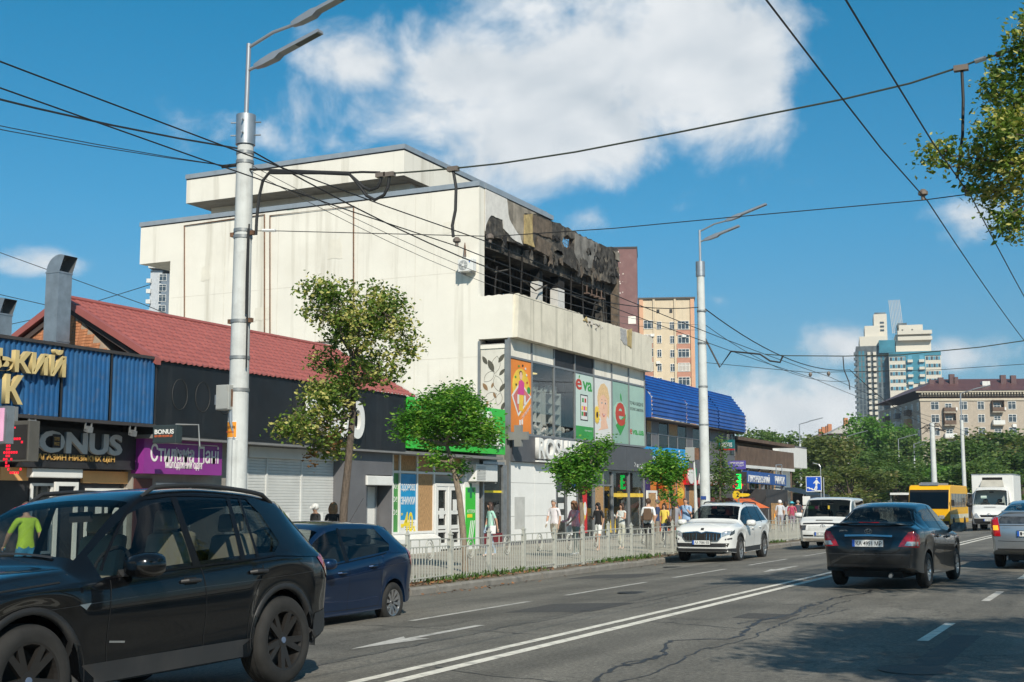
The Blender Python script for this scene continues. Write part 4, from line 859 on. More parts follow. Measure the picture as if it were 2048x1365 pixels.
# dark fascia band with big white letters
s = thing('shop_sign', 'dark grey fascia with large white letters ROSHEN', 'sign', (-21.9, 47.5, 2.97)); M_BAND = pm('dark_grey_band',(.085,.088,.098),.5,var=.1,streak=.15)
bs_ = [Y0+.06, 46.58, 50.90]
for a, c in zip(bs_, bs_[1:]): BX('fascia_board', M_BAND, s, XG-.1, -21.88, a+.006, c-.006, 2.98, 4.02)
ltX('ROSHEN', 46.56, 51.11, 3.12, 3.98, -21.878, M_WHITE, s, .16, bold=.022); BX('underline', M_WHITE, s, -21.878,-21.72, 46.56, 46.56+1.5, 3.0, 3.06)
MB().tube([(-21.8, 46.99+.35, 3.5),(-21.8, 46.99+.75, 3.2),(-21.8, 46.99+1.3, 2.98),(-21.8, 46.99+1.6,3.02)], .05, 6).build('letter_tail', M_WHITE, s)
s = thing('fascia_band', 'worn dark grey fascia with chipped spots right of the ROSHEN letters', 'fascia', (-21.9, 57, 2.97))
for a, c in ((50.90,56.70),(56.70,60.3)): BX('fascia_board', M_BAND, s, XG-.1, -21.87, a+.006, c-.008, 2.86, 3.98)
mb = MB(); rr = random.Random(2)
for i in range(26): y = rr.uniform(57.6, 59.9); z = 3.12+rr.gauss(0,.07); mb.poly([(-21.866, y+.05*math.cos(t)*rr.uniform(.5,1.3), z+.05*math.sin(t)*rr.uniform(.5,1.3)) for t in (0,1.2,2.5,3.8,5)])
mb.build('chips', M_WHITE, s)['kind'] = 'stuff'
# ground floor front
M_WPAN = pm('white_cladding',(.80,.80,.78),.55,var=.04,dirt=.12,dcol=(.5,.49,.46))
g0 = gs[0]; gA, gB, gC = 46.78, 48.89, 51.15
for a, c in ((g0+.05,gA),(gA,gB)):
    for z0_, z1_ in ((-.1,.85),(.85,2.15),(2.15,2.97)): BX('cladding_panel', M_WPAN, f, XG-.12, XG-.02, a+.012, c-.012, z0_+.006, z1_-.006)
BX('grey_patch', pm('patch_grey',(.50,.50,.48),.6), f, XG-.02,XG-.017, g0+.5, gA-.9, .35,1.6)
BX('plinth', M_GREYP, f, XG-.3, XG-.05, g0, 59.6, -.26, -.1)
def glazed(a, c, z0_, z1_, mull=(), trans=()):
    BX('shop_window', M_CLEAR, f, XG-.10, XG-.094, a+.05, c-.05, z0_, z1_); frameX('window_frame', M_FRAME, f, a, c, z0_, z1_, XG-.12, .07, .1, mull, trans)
dm = 50.03
glazed(gB+.02, gC, -.2, 2.9, mull=(dm,), trans=(2.2,)); BX('white_board', M_WPAN, f, XG-.09,XG-.02, dm+.05, gC-.15, .0, 2.1)
for k in range(3): BX('door_sticker', M_WHITE, f, XG-.09,XG-.087, gB+.35, gB+.95, .6+.5*k, .85+.5*k)
hA, hB, hC, hD = 53.07, 55.29, 57.41, 59.55
glazed(gC, hA, -.2, 2.85); glazed(hA, hB, -.2, 2.85, mull=((hA+hB)/2,), trans=(2.15,)); BX('osb_board', M_OSB, f, XG-.09,XG-.03, hA+.08, (hA+hB)/2-.05, .4, 2.08)
glazed(hB, hC, -.2, 2.85); glazed(hC, hD, -.2, 2.85)
BX('red_poster', pm('poster_red',(.60,.02,.025),.4), f, XG-.085,XG-.07, 51.43, 52.32, .05, 2.05); flat(ell(51.70+.2, .95, .3, .4), XG-.07, M_YLP, 'print_sun'); flat(ell(52.09, 1.1, .16, .3), XG-.066, M_WHITE, 'print_blob')
for k in range(2): BX('sun_awning_band', M_YLP, f, XG-.085,XG-.07, (hB, hC)[k]+.15, (hC, hD)[k]-.15, 1.62, 1.8)
for k in range(5): MB().prism([(hA+1.3+.28*k,.0),(hA+1.5+.28*k,.0),(hA+1.4+.28*k,.6)], 'x', XG-.05,XG-.04).build('yellow_spike', M_YLP, f)
BX('inner_wall', pm('shop_inner',(.10,.10,.10),.8,var=.4), f, -25.5,-25.3, gB, 59.5, -.26, 2.9); BX('inner_floor', M_GREYP, f, -25.3,XG-.2, gB,59.5, -.27,-.2)
for k in range(7): BX('inner_shelf', pm('goods_mix',(.22,.17,.13),.6,var=.9,vs=4), f, -25.2,-24.8, gB+.5+1.8*k, gB+1.9+1.8*k, -.2, 1.9)
s = thing('wall_notice', 'small blue notice with white lettering beside the shop door', 'sign', (-21.9, 51.5, 2)); y = 51.03
BX('plate', pm('notice_blue',(.01,.06,.36),.4), s, XG-.02,XG+.02, y-.45, y+.5, 2.02, 2.72); ltX('i', y-.1, y+.1, 2.2, 2.6, XG+.021, M_WHITE, s, .004)
# blade cross of the pharmacy
s = thing('cross_sign', 'grey unlit pharmacy cross sign jutting from the building corner', 'sign', (-21.4, Y0, 3.7))
cx, cz = -21.52, 3.93; h_, t_ = .41, .15
MB().prism([(cx-t_,cz-h_),(cx+t_,cz-h_),(cx+t_,cz-t_),(cx+h_,cz-t_),(cx+h_,cz+t_),(cx+t_,cz+t_),(cx+t_,cz+h_),(cx-t_,cz+h_),(cx-t_,cz+t_),(cx-h_,cz+t_),(cx-h_,cz-t_),(cx-t_,cz-t_)], 'y', 44.2, 44.36).build('cross_body', pm('cross_grey',(.22,.225,.215),.5,var=.06), s)
MB().box(-22.0,cx-h_,44.25,44.3,cz-.02,cz+.02).build('bracket', M_STEEL, s)
# air conditioners
def ac(x0_, y, z, w, h, d, face, lab):
    a = thing('air_conditioner', lab, 'air conditioner', (x0_, y, z))
    if face == 'y':
        MB().box(x0_,x0_+w,y-d,y-.1,z,z+h).build('housing', M_WHITE, a, bevel=.02); c = (x0_+w*.36, z+h*.5)
        MB().prism(ell(c[0],c[1],h*.40,h*.40), 'y', y-d-.012, y-d-.002).build('fan_grille', pm('fan_grey',(.35,.36,.36),.5), a); MB().prism(ell(c[0],c[1],h*.12,h*.12), 'y', y-d-.025, y-d-.012).build('fan_hub', M_WHITE, a)
        mb = MB()
        for k in range(5): t = k*1.2566; mb.tube([(c[0],y-d-.016,c[1]),(c[0]+h*.36*math.cos(t),y-d-.016,c[1]+h*.36*math.sin(t))], .012, 4)
        mb.build('fan_blades', M_WHITE, a); MB().box(x0_+.1,x0_+.14,y-d,y,z-.06,z-.02).box(x0_+w-.14,x0_+w-.1,y-d,y,z-.06,z-.02).build('bracket', M_STEEL, a)
        MB().prism([(x0_+w*.74,z+h*.8),(x0_+w*.78,z+h*.86),(x0_+w*.84,z+h*.72),(x0_+w*.80,z+h*.66)], 'y', y-d-.01, y-d-.002).build('emblem', pm('emblem_blue',(.03,.15,.5),.4), a)
    else:
        MB().box(x0_,x0_+d,y,y+w,z,z+h).build('housing', M_WHITE, a, bevel=.02); mb = MB()
        for k in range(9): mb.box(x0_+d,x0_+d+.012,y+.06,y+w*.42,z+.06+k*(h-.12)/9,z+.06+(k+.5)*(h-.12)/9)
        mb.build('vent_slats', pm('slat_grey',(.4,.4,.38),.5), a); MB().box(x0_-.1,x0_+d,y+.1,y+.14,z-.06,z-.02).box(x0_-.1,x0_+d,y+w-.14,y+w-.1,z-.06,z-.02).build('bracket', M_STEEL, a)
ac(-24.06, Y0, 10.50, .66, .50, .44, 'y', 'white air conditioner with round fan on the cream side wall')
MB().tube([(-23.94,44.35,11.73),(-23.84,44.10,11.11)], .02, 5).tube([(-23.94,44.35,11.73),(-23.86,44.30,11.15)], .02, 5).build('conduit', M_RUST, f)
ac(-21.85, 40.48, 2.14, 1.7, .62, .5, 'x', 'old white air conditioner under the green pharmacy sign')
# ================================================================ BLUE-ROOFED SHOPS AND MARKET ENTRANCE
b = thing('blue_roof_shops', 'two-storey shops with bright blue ribbed metal roof past the burnt building', 'shop', (-24, 68, -.26))
XB2 = -22.35; YE = 76.4
M_BROOF = pm('blue_ribbed_metal', (.010,.085,.36), .38, var=.14, vs=.8, streak=.2, scol=(.03,.05,.12), rvar=.08)
def ribs(prof, y0, y1s, pitch=.2, d=.05):
    pts = []
    for (a, c) in zip(prof, prof[1:]):
        a, c = Vector(a), Vector(c); t = c-a; n = Vector((t.y, -t.x)).normalized(); k = max(1, round(t.length/pitch))
        for i in range(k):
            for f_, h in ((0,0),(.55,0),(.68,1),(.92,1)): pts.append(a+t*((i+f_)/k)+n*(d*h))
    pts.append(Vector(prof[-1])); return pts
prof = [(-21.70,5.58),(-21.72,6.62),(-22.6,7.8)]
pr = ribs(prof, 0, 0)
splits = [59.82, 65.2, 70.9, YE]
for a, c in zip(splits, splits[1:]):
    rr = random.Random(int(a)); j = rr.uniform(-.03,.03)
    MB().grid([[(p.x+j, y, p.y+rr.uniform(-.0,.0)) for p in pr] for y in (a+.01, c-.01)]).build('roof_sheet', M_BROOF, b)
MB().prism([(-21.75,5.56),(-21.78,6.6),(-22.62,7.76),(-24.6,8.1),(-24.6,5.56)], 'y', YE-.06, YE-.02).build('roof_end', M_BROOF, b)
MB().prism([(-21.72,5.56),(-21.74,6.6),(-22.62,7.76),(-24.6,8.1),(-24.6,5.56)], 'y', 59.78, 59.81).build('roof_end', M_BROOF, b)
MB().prism([(-22.6,7.78),(-24.6,8.1),(-24.6,7.5),(-22.6,7.5)], 'y', 59.85, YE-.07).build('roof_top', M_BROOF, b)
BX('gutter_pipe', M_WHITE, b, -21.7,-21.62, YE, YE+.07, 5.5, 6.7)
BX('soffit', pm('soffit_brown2',(.12,.10,.085),.8), b, XB2, -21.74, 59.85, YE-.07, 5.50, 5.56)
BX('wall', M_GREYP, b, -24.6, XB2, 59.85, YE-.2, -.26, 5.5)
cols = [60.69, 61.35, 62.40, 63.95, 65.41, 66.92, 67.96, 69.58, 71.17, 72.72, 74.34, YE-.3]
kinds = 'opwowpwwppw'
for i, (a, c, k) in enumerate(zip(cols, cols[1:], kinds)):
    if k == 'p': BX('dark_panel', M_GREYP, b, XB2, XB2+.04, a+.02, c-.02, 4.2, 5.48)
    elif k == 'o': BX('osb_board', M_OSB, b, XB2, XB2+.05, a+.02, c-.02, 4.85, 5.46); BX('window_pane', M_TINT, b, XB2+.02, XB2+.026, a+.03, c-.03, 4.2, 4.83)
    else: BX('window_pane', M_TINT, b, XB2+.02, XB2+.026, a+.03, c-.03, 4.2, 5.46)
    BX('window_post', M_FRAME, b, XB2, XB2+.06, c-.03, c+.03, 4.15, 5.48)
BX('window_rail', M_FRAME, b, XB2, XB2+.065, cols[0], cols[-1], 4.82, 4.87)
# ground floor
M_ORG = pm('orange_shopfront',(.62,.22,.05),.4,var=.18,vs=1.5)
xs_ = [59.95, 60.68, 61.63, 63.47, 64.59, 66.07, 67.10, 67.88, 71.86, YE-.2]
for i, (a, c) in enumerate(zip(xs_, xs_[1:])):
    if i == 0: BX('violet_panel', pm('violet_panel',(.03,.02,.12),.4), b, XB2, XB2+.2, a, c-.02, -.1, 2.9)
    elif i <= 4:
        BX('orange_panel', M_ORG, b, XB2, XB2+.2, a+.02, c-.02, 1.05, 2.4); BX('orange_panel', pm('red_shopfront',(.50,.10,.04),.4,var=.25,vs=2), b, XB2, XB2+.2, a+.02, c-.02, -.1, 1.0)
        BX('post', M_FRAME, b, XB2, XB2+.23, c-.03, c+.03, -.2, 2.9)
        if i in (2, 4): MB().prism(ell((a+c)/2, 1.85, .42*(c-a)/1.2, .3), 'x', XB2+.2, XB2+.206).build('printed_badge', M_YLP, b)
        mb = MB(); rr = random.Random(i)
        for k in range(7): y = rr.uniform(a+.15,c-.15); z = rr.uniform(.1,.9); mb.prism(leafshape(y, z, .25, 1.2+rr.uniform(-.5,.5), .6), 'x', XB2+.2, XB2+.204)
        mb.build('printed_drops', (M_TEALW, M_YLP, M_BANW)[i % 3], b)['kind'] = 'stuff'
    elif i == 6: BX('osb_board', M_OSB, b, XB2, XB2+.1, a, c, .2, 2.3)
    else: BX('dark_panel', M_GREYP, b, XB2, XB2+.08, a, c, -.1, 2.9)
BX('window_pane', M_TINT, b, XB2+.09, XB2+.1, xs_[7]+.2, xs_[8]-.2, .2, 2.6)
dy = 59.48; frameX('door_frame', M_WHITE, b, dy, dy+1.4, -.2, 1.95, -21.95, .12, .08); BX('osb_board', M_OSB, b, -21.94,-21.9, dy+.12, dy+1.28, .3, 1.8)
BX('fascia', M_OSB, b, XB2, XB2+.15, xs_[1], xs_[5], 2.42, 2.9)
# blue sign with white starburst
s = thing('shop_sign', 'sky blue sign with white starburst on the blue-roofed shops', 'sign', (-22, 63, 3.2)); M_SKYB = pm('sky_blue_sign',(.005,.30,.70),.35,var=.08)
k0, k1, k2 = 59.90, 63.12, 66.22
BX('panel', M_SKYB, s, XB2+.02, -22.05, k0, k1-.01, 3.2, 4.12); BX('panel', M_SKYB, s, XB2+.02, -21.98, k1, k2, 3.2, 4.16)
ltX('київстар', k0+.7, k1+.2, 3.42, 3.72, -22.045, M_WHITE, s, .02, bold=.02)
c_ = ((k1+k2)/2, 3.66); mb = MB()
for k in range(5):
    t = math.pi/2-k*1.2566; u = (math.cos(t)*1.75, math.sin(t)); v = (-math.sin(t)*1.2, math.cos(t)*.8)
    q = [(c_[0]+u[0]*r_+v[0]*w_, c_[1]+u[1]*r_+v[1]*w_) for r_, w_ in ((.16,-.045),(.40,-.055),(.44,0),(.40,.055),(.16,.045),(.12,0))]
    MB().prism(q, 'x', -21.98, -21.955).build('starburst_ray', M_WHITE, s)
# red pill sign
s = thing('pharmacy_sign', 'red and white pill-shaped sign beside the concrete pole', 'sign', (-22, 68, 2.5)); r0, r1 = 65.84, 67.56
M_SRED = pm('sign_red',(.52,.01,.015),.35)
BX('panel', M_SRED, s, XB2+.05, -22.0, r0, r1, 2.3, 3.2); MB().prism(ell(r0+.75, 2.75, .52, .40), 'x', -22.0, -21.95).build('pill', M_WHITE, s); BX('leaf_panel', pm('sign_green2',(.01,.22,.09),.4), s, -22.0,-21.96, r1-.35, r1-.02, 2.75, 3.2)
BX('strip', M_SRED, s, XB2+.05, -22.0, r1+.02, 72.93, 2.3, 2.55); ltX('АПТЕКА', r1+.2, 72.73, 2.36, 2.95, -21.99, M_WHITE, s, .08, bold=.03)
# orange round logo and flag
s = thing('round_sign', 'small glowing orange round sign behind the street tree', 'sign', (-21.8, 62.5, 2.2)); y = 61.87
MB().prism(ell(y,2.35,.62,.42), 'x', -21.95, -21.80).build('disc', pm('orange_sign',(.75,.10,.01),.4), s); MB().prism(ell(y,2.35,.34,.23), 'x', -21.80, -21.77).build('ring', M_YLP, s); MB().prism([(y-.2,2.7),(y+.35,2.75),(y+.2,2.95),(y-.1,3.0)], 'x', -21.9, -21.82).build('crest', M_YLP, s); MB().box(XB2,-21.95,y-.05,y+.05,2.3,2.4).build('bracket', M_STEEL, s)
# teal blade sign with white word
s = thing('blade_sign', 'teal sign with white word watsons under the blue roof end', 'sign', (-21.6, 72, 4)); Yw = 72.6; a, c = -22.25, -21.35
BX('case', pm('teal_sign',(.005,.13,.14),.4), s, a, c, Yw, Yw+.3, 4.45, 4.98); ltY('watsons', a+.2, c-.08, 4.54, 4.86, Yw-.003, M_WHITE, s, .01); BX('base_strip', M_SRED, s, a+.05, c, Yw, Yw+.28, 4.37, 4.45)
MB().box(a-.4,a,Yw+.1,Yw+.16,4.69,4.71).build('bracket', M_STEEL, s)
# corner recess, walkway going back, white rounded house
w = thing('walkway_building', 'brown open walkway building behind the blue roof end', 'building', (-24, 84, -.26)); M_BRW = pm('brown_timber',(.13,.085,.06),.8,var=.3,streak=.3)
x_a = -24.5
BX('wall', pm('beige_wall2',(.30,.25,.2),.9,var=.3), w, -30, -23.6, 77.5, 90, -.26, 5.2)
mb = MB().box(-23.6,-22.6,77,92,3.7,3.95).box(-22.68,-22.6,77,92,3.95,4.85); mb.build('balcony_front', M_BRW, w); BX('balcony_slab', M_WHITE, w, -23.58,-22.55,77,92,3.5,3.69); BX('roof', M_BRW, w, -30,-22.5,77.2,92,5.21,5.42)
for k in range(6): BX('post', M_BRW, w, -22.7,-22.6, 77.2+2.8*k, 77.32+2.8*k, -.26, 3.5)
for k in range(4): BX('window', M_TINT, w, -23.6,-23.56, 78+3*k, 79.8+3*k, .6, 3.1)
h = thing('rounded_house', 'white house with rounded upper corner beyond the market sign', 'building', (-24, 100, -.26)); M_WH = pm('whitewash',(.66,.66,.64),.8,var=.06,streak=.3,scol=(.4,.39,.37))
hy = 96; xl, xr = -26.96, -24.95; zt, zb = 5.66, 4.07
arc = [(xl,hy+10),(xl,hy)]+[(xr-1.2+1.2*math.sin(t), hy+1.2-1.2*math.cos(t)) for t in [k*math.pi/2/8 for k in range(9)]]+[(xr,hy+10)]
MB().prism(arc, 'z', zb, zt).build('upper_floor', M_WH, h); MB().prism([(p[0] if p[0] < xr-1.4 else xr-1.4, p[1]) for p in arc], 'z', -.26, zb).build('lower_floor', M_WH, h); MB().prism(arc, 'z', zt+.002, zt+.14).build('roof_edge', M_GREYP, h)
for k in range(3): BX('mullion', M_OSB, h, xr-1.32,xr-1.24, hy+1.2+.9*k, hy+1.3+.9*k, .8, zb)
for k in range(3): BX('mullion', M_OSB, h, xr-1.1+.35*k,xr-1.02+.35*k, hy+.8, hy+.88, zb-1.8, zb-.002)
# market gantry
g = thing('market_sign', 'blue market gantry sign with tall white letters over the pavement', 'sign', (-20, 75, -.26)); M_SBL = pm('gantry_blue',(.01,.075,.30),.4,var=.1)
gy0, gy1 = 70.44, 79.32; 
MB().add([(-20,gy0,2.45),(-20,gy1,2.35),(-20,gy1,3.02),(-20,gy0,3.12),(-20.25,gy0,2.45),(-20.25,gy1,2.35),(-20.25,gy1,3.02),(-20.25,gy0,3.12)], [(0,1,2,3),(7,6,5,4),(0,4,5,1),(3,2,6,7),(0,3,7,4),(1,5,6,2)]).build('board', M_SBL, g)
letters("ЛУК'ЯНІВСЬКИЙ", (-19.995,gy0+.3,2.50), (0,1,-.012), (0,0,1), 4.6, .50, M_WHITE, g, .02, bold=.01); letters("РИНОК", (-19.995,gy1-2.7,2.45), (0,1,-.012), (0,0,1), 2.3, .48, M_WHITE, g, .02, bold=.01)
for y in (gy0+3.9, gy1-.3): BX('post', M_GALV, g, -20.2,-20.05, y-.08, y+.08, -.26, 2.4)
MB().tube([(-20.1,gy1-2,3.05),(-20.1,gy1-2,3.6),(-20.1,gy1-.6,3.65),(-20.1,gy1-.6,3.05)], .03, 6).build('loop', M_GALV, g)
s = thing('shop_sign', 'violet sign with white lettering above the market gantry end', 'sign', (-21, 72, 3.2)); Yv = 71.0; a, c = -21.22, -20.20
BX('board', pm('violet_sign',(.10,.08,.36),.4), s, a, c, Yv, Yv+.08, 3.21, 3.70); ltY('ТОВАРИ ДЛЯ ДОМУ', a+.1, c-.1, 3.50, 3.63, Yv-.002, M_WHITE, s, .006, bold=.02); ltY('ТА ГОСПОДАРЯ', a+.4, c-.1, 3.36, 3.47, Yv-.002, M_WHITE, s, .006)
MB().box(a+.2,a+.26,Yv+.02,Yv+.07,-.26,3.21).box(c-.26,c-.2,Yv+.02,Yv+.07,-.26,3.21).build('post', M_STEEL, s)
s = thing('led_sign', 'black LED sign showing a green and red euro-like figure', 'sign', (-20.6, 66, 2)); Yl = 65.0; a, c = -19.37, -18.49; z0, z1 = 1.93, 2.94
BX('case', pm('led_black',(.035,.03,.03),.5), s, a, c, Yl, Yl+.2, z0, z1); MB().box((a+c)/2-.03,(a+c)/2+.03,Yl+.08,Yl+.14,-.26,z0).build('post', M_STEEL, s)
mx = (a+c)/2+.05; M_LG = pm('led_green',(.0,.3,.05),.4,emit=(.0,1,.12,1.6))
dots(["......####..","....######..","..##..####..","......#####.","....#######.","..#...#####.","..##..####..","...#######..","....####...."], a+.06, z0+.62, .062, s, Yl-.01, M_LED)
MB().prism([(mx-.12,z1-.12),(mx+.14,z1-.12),(mx+.14,z0+.12),(mx-.16,z0+.12),(mx-.16,z0+.3),(mx-.02,z0+.22),(mx-.02,z0+.42),(mx-.12,z0+.42),(mx-.12,z0+.55),(mx-.02,z0+.55),(mx-.02,z1-.28),(mx-.12,z1-.28)], 'y', Yl-.02, Yl-.012).build('green_figure', M_LG, s)
s = thing('key_sign', 'yellow key-shaped sign below the LED sign', 'sign', (-19.9, 64, 1.7)); Yk = 64.5; a = -19.07; c = -18.15; z = 1.75; M_KEY = pm('key_yellow',(.72,.48,.02),.4)
MB().prism([(a+p, z+q) for p, q in ((0,-.12),(.08,-.2),(.3,-.2),(.38,-.1),(.6,-.1),(c-a-.1,-.08),(c-a,0),(c-a-.1,.06),(.38,.08),(.3,.2),(.08,.2),(0,.12))], 'y', Yk, Yk+.1).build('key_body', M_KEY, s); ltY('2', a+.2, a+.34, z-.12, z+.12, Yk-.002, M_BLK, s, .006, bold=.03); MB().tube([(a+.05,Yk+.05,z-.15),(a-.05,Yk+.1,-.26)], .025, 5).build('post', M_STEEL, s)
s = thing('kiosk', 'dark kiosk with tilted orange awning behind the white SUV', 'kiosk', (-20.5, 70, -.26))
BX('body', pm('dark_corrugated',(.045,.043,.045),.6,var=.2), s, -21.6,-19.6, 73, 78, -.26, 2.1); MB().add([(-19.7,66,1.55),(-18.6,66,1.05),(-18.6,70,1.05),(-19.7,70,1.55)], [(0,1,2,3)]).build('awning', pm('awning_orange',(.75,.16,.03),.6,var=.15), s)
for y in (66.1, 69.9): MB().tube([(-18.65,y,-.26),(-18.65,y,1.05)], .025, 6).build('awning_post', M_STEEL, s)
BX('body', pm('maroon_kiosk',(.12,.03,.03),.6), s, -21.6,-19.72, 66, 71, -.26, 1.6); BX('osb_board', M_OSB, s, -19.58,-19.5, 74, 76.4, -.2, 1.3); BX('osb_board', M_OSB, s, -19.58,-19.5, 77, 77.9, -.2, 1.2)
s = thing('market_stall', 'dark canopy stall with folded black awning left of the underpass sign', 'stall', (-20, 82, -.26)); MB().add([(-21,79.5,2.3),(-18.8,79.5,1.8),(-18.8,86,1.8),(-21,86,2.3)], [(0,1,2,3)]).build('awning', M_BLK, s); MB().add([(-18.8,79.5,1.8),(-18.7,79.5,1.3),(-18.7,86,1.25),(-18.8,86,1.8)], [(0,1,2,3)]).build('awning_flap', M_BLK, s); BX('counter', M_GREYP, s, -21.5,-19.5, 80, 86, -.26, .7)
for y in (79.6, 82.8, 85.9): MB().tube([(-18.82,y,-.26),(-18.82,y,1.8)], .03, 6).build('post', M_WHITE, s)
s = thing('market_stall', 'low dark market stall with pale curved canopy beside the lamp pole', 'stall', (-24, 105, -.26)); c0, c1 = -26.44, -24.54; zc = 2.03
MB().grid([[(c0+(c1-c0)*i/10, y, zc+.25*math.sin(math.pi*i/10)) for i in range(11)] for y in (103, 107)]).build('canopy', M_WH, s); BX('back', M_DARK, s, c0, c1, 107, 107.2, -.26, zc); BX('counter', M_DARK, s, c0+.3, c1-.3, 104.5, 105.3, -.26, .75)
for k in range(6): BX('goods', (M_YLP, M_RED, M_BANW, M_GRN, M_PINK, M_SKYB)[k], s, c0+.4+k*.5, c0+.8+k*.5, 104.5,105.2, .76, 1.0)
for k in (c0+.05, c1-.1): MB().tube([(k,103.2,-.26),(k,103.2,zc)], .03, 5).build('post', M_STEEL, s)
s = thing('bus_shelter', 'dark bus shelter with pale curved roof edge behind the yellow bus', 'shelter', (-17, 128, -.26)); c0, c1 = -21.53, -14.66; zc = 2.06
MB().grid([[(c0+(c1-c0)*i/16, y, zc+.12*abs(math.sin(math.pi*i/4))) for i in range(17)] for y in (124.5, 129)]).build('roof', M_WH, s); BX('roof_lip', M_WH, s, c0, c1, 124.4, 124.55, zc-.1, zc+.1); BX('back_wall', M_DARK, s, c0, c1, 129, 129.2, -.26, zc); BX('bench', M_BRW, s, c0+1, c1-1, 128.4, 128.9, .1, .2)
for k in range(5): x = c0+(c1-c0)*k/4; MB().tube([(x,124.8,-.26),(x,124.8,zc)], .05, 6).build('post', M_STEEL, s)
# ================================================================ FAR BUILDINGS
M_PANE = pm('far_pane', (.05,.065,.08), .12, var=.3, vs=.2, spec=.8)
M_PANEL_L = pm('far_pane_blue', (.10,.30,.42), .1, var=.3, vs=.15, spec=.9)
M_FRW = pm('far_frame', (.74,.74,.72), .6, var=.05)
def local(o):       # children of a rotated thing get local coordinates
    return dict(parent=o, world=False)
def win_mesh(w, h, mull=1, pane=None, key='w', trans=True):
    fr = MB(); t = .09
    fr.box(0,w,-.08,.02,0,t).box(0,w,-.08,.02,h-t,h).box(0,t,-.08,.02,t,h-t).box(w-t,w,-.08,.02,t,h-t)
    for k in range(mull): x = w*(k+1)/(mull+1); fr.box(x-t*.4,x+t*.4,-.07,.02,t,h-t)
    if trans: fr.box(t,w-t,-.068,.015,h*.68-.03,h*.68+.03)
    return fr.mesh('window', M_FRW), MB().box(t,w-t,-.03,.0,t,h-t).mesh('pane', pane or M_PANE)
def put_win(meshes, parent, x, z, y=0, rz=0, sc=None):
    o = mobj('window', meshes[0], parent, False); o.location = (x, y, z); o.rotation_euler = (0,0,rz)
    p = mobj('pane', meshes[1], o, False); return o
# --- white and grey tower far left
t = thing('apartment_tower', 'distant white and grey apartment tower left of the cream wall', 'building', (-239.66,263.91,1.55), R(26)); 
wsc = 340/2552.
MB().box(0,3.2,0,12,-1.8,62).build('balcony_bay', pm('pale_grey_wall',(.45,.48,.52),.8), t, world=False); MB().box(3.2,7.2,-.6,12,-1.8,61).build('grey_wall', pm('slate_wall',(.16,.20,.25),.8), t, world=False); MB().box(5.6,14,-1.2,12,-1.8,62.5).build('white_wall', M_WH, t, world=False); MB().box(-.3,14.2,-1.4,12,62.5,64.2).build('roof_band', M_WH, t, world=False)
wm_ = win_mesh(2.0, 1.9, 1)
for k in range(22):
    z = 59.0-2.85*k
    if z < 40: break
    put_win(wm_, t, 2.6, z, -.62); put_win(wm_, t, 12.2, z+.8, -1.22); MB().box(-.8,.4,-.9,0,z-.5,z+.6).build('balcony', M_WH, t, world=False)
# --- mauve tower
t = thing('apartment_tower', 'mauve tiled tower with pale blast marks behind the burnt floor', 'building', (-86.11,215.94,1.52), R(20)); M_MAUVE = pm('mauve_tile',(.20,.105,.10),.8,var=.12,vs=.8,dirt=.18,dcol=(.5,.42,.38),ds=.6)
zt = 45.70+.26; MB().box(0,4.9,0,9,-1.8,zt).build('tower', M_MAUVE, t, world=False); MB().box(-.1,5.0,-.1,9.1,zt+.002,zt+.35).build('roof_edge', pm('roof_dark',(.06,.05,.05),.8), t, world=False)
mb = MB(); rr = random.Random(3)
for i in range(60): x = rr.uniform(.2,2.4)*rr.random()+.15; z = zt-rr.uniform(.5,9); s_ = rr.uniform(.06,.2); mb.box(x,x+s_,-.012,-.002,z,z+s_)
mb.build('blast_marks', M_CREAM, t, world=False)['kind'] = 'stuff'
MB().box(3.2,4.6,-.012,-.002,zt-14,zt-12.6).build('bare_patch', M_CREAM, t, world=False); MB().box(-1.8,.6,-1.0,2,-1.8,zt-9).build('balcony_stack', pm('pink_wall',(.52,.33,.27),.8), t, world=False)
bwm = win_mesh(1.6,1.7,1,pm('warm_pane',(.35,.15,.05),.3))
for k in range(6): put_win(bwm, t, -1.3, zt-12-3*k, -1.02)
# --- cream and salmon slab block
d_ = 255; t = thing('apartment_block', 'cream and salmon panel apartment block behind the ledge', 'building', (-90.27,241.98,1.53), R(20)); zt = 40.50+.3
M_SAL = pm('salmon_panel',(.62,.36,.23),.85,var=.06,vs=.5); M_CRP = pm('cream_panel',(.62,.52,.38),.85,var=.07,vs=.5,streak=.2); M_TERR = pm('terracotta_panel',(.46,.235,.17),.85,var=.12,vs=1)
MB().box(-8,-.02,.4,14,-1.8,zt-1.4).build('salmon_wing', M_SAL, t, world=False); MB().box(0,11.1,0,14,-1.8,zt-.3).build('main_block', M_CRP, t, world=False)
for a, c in ((0,.8),(10.3,11.1)): MB().box(a,c,-.35,-.002,-1.8,zt-.4).build('salmon_pier', M_SAL, t, world=False)
for a, c in ((2.75,3.2),(7.0,7.4)): MB().box(a,c,-.3,-.002,-1.8,zt-.3).build('pier', M_CRP, t, world=False)
MB().box(-.2,11.3,-.4,14,zt-.3,zt).build('roof_edge', pm('roof_dark2',(.10,.09,.08),.8), t, world=False)
wa, wb, wc = win_mesh(2.3,1.75,2), win_mesh(.95,1.6,1), win_mesh(2.3,1.75,2,pm('curtain_pane',(.45,.42,.38),.5))
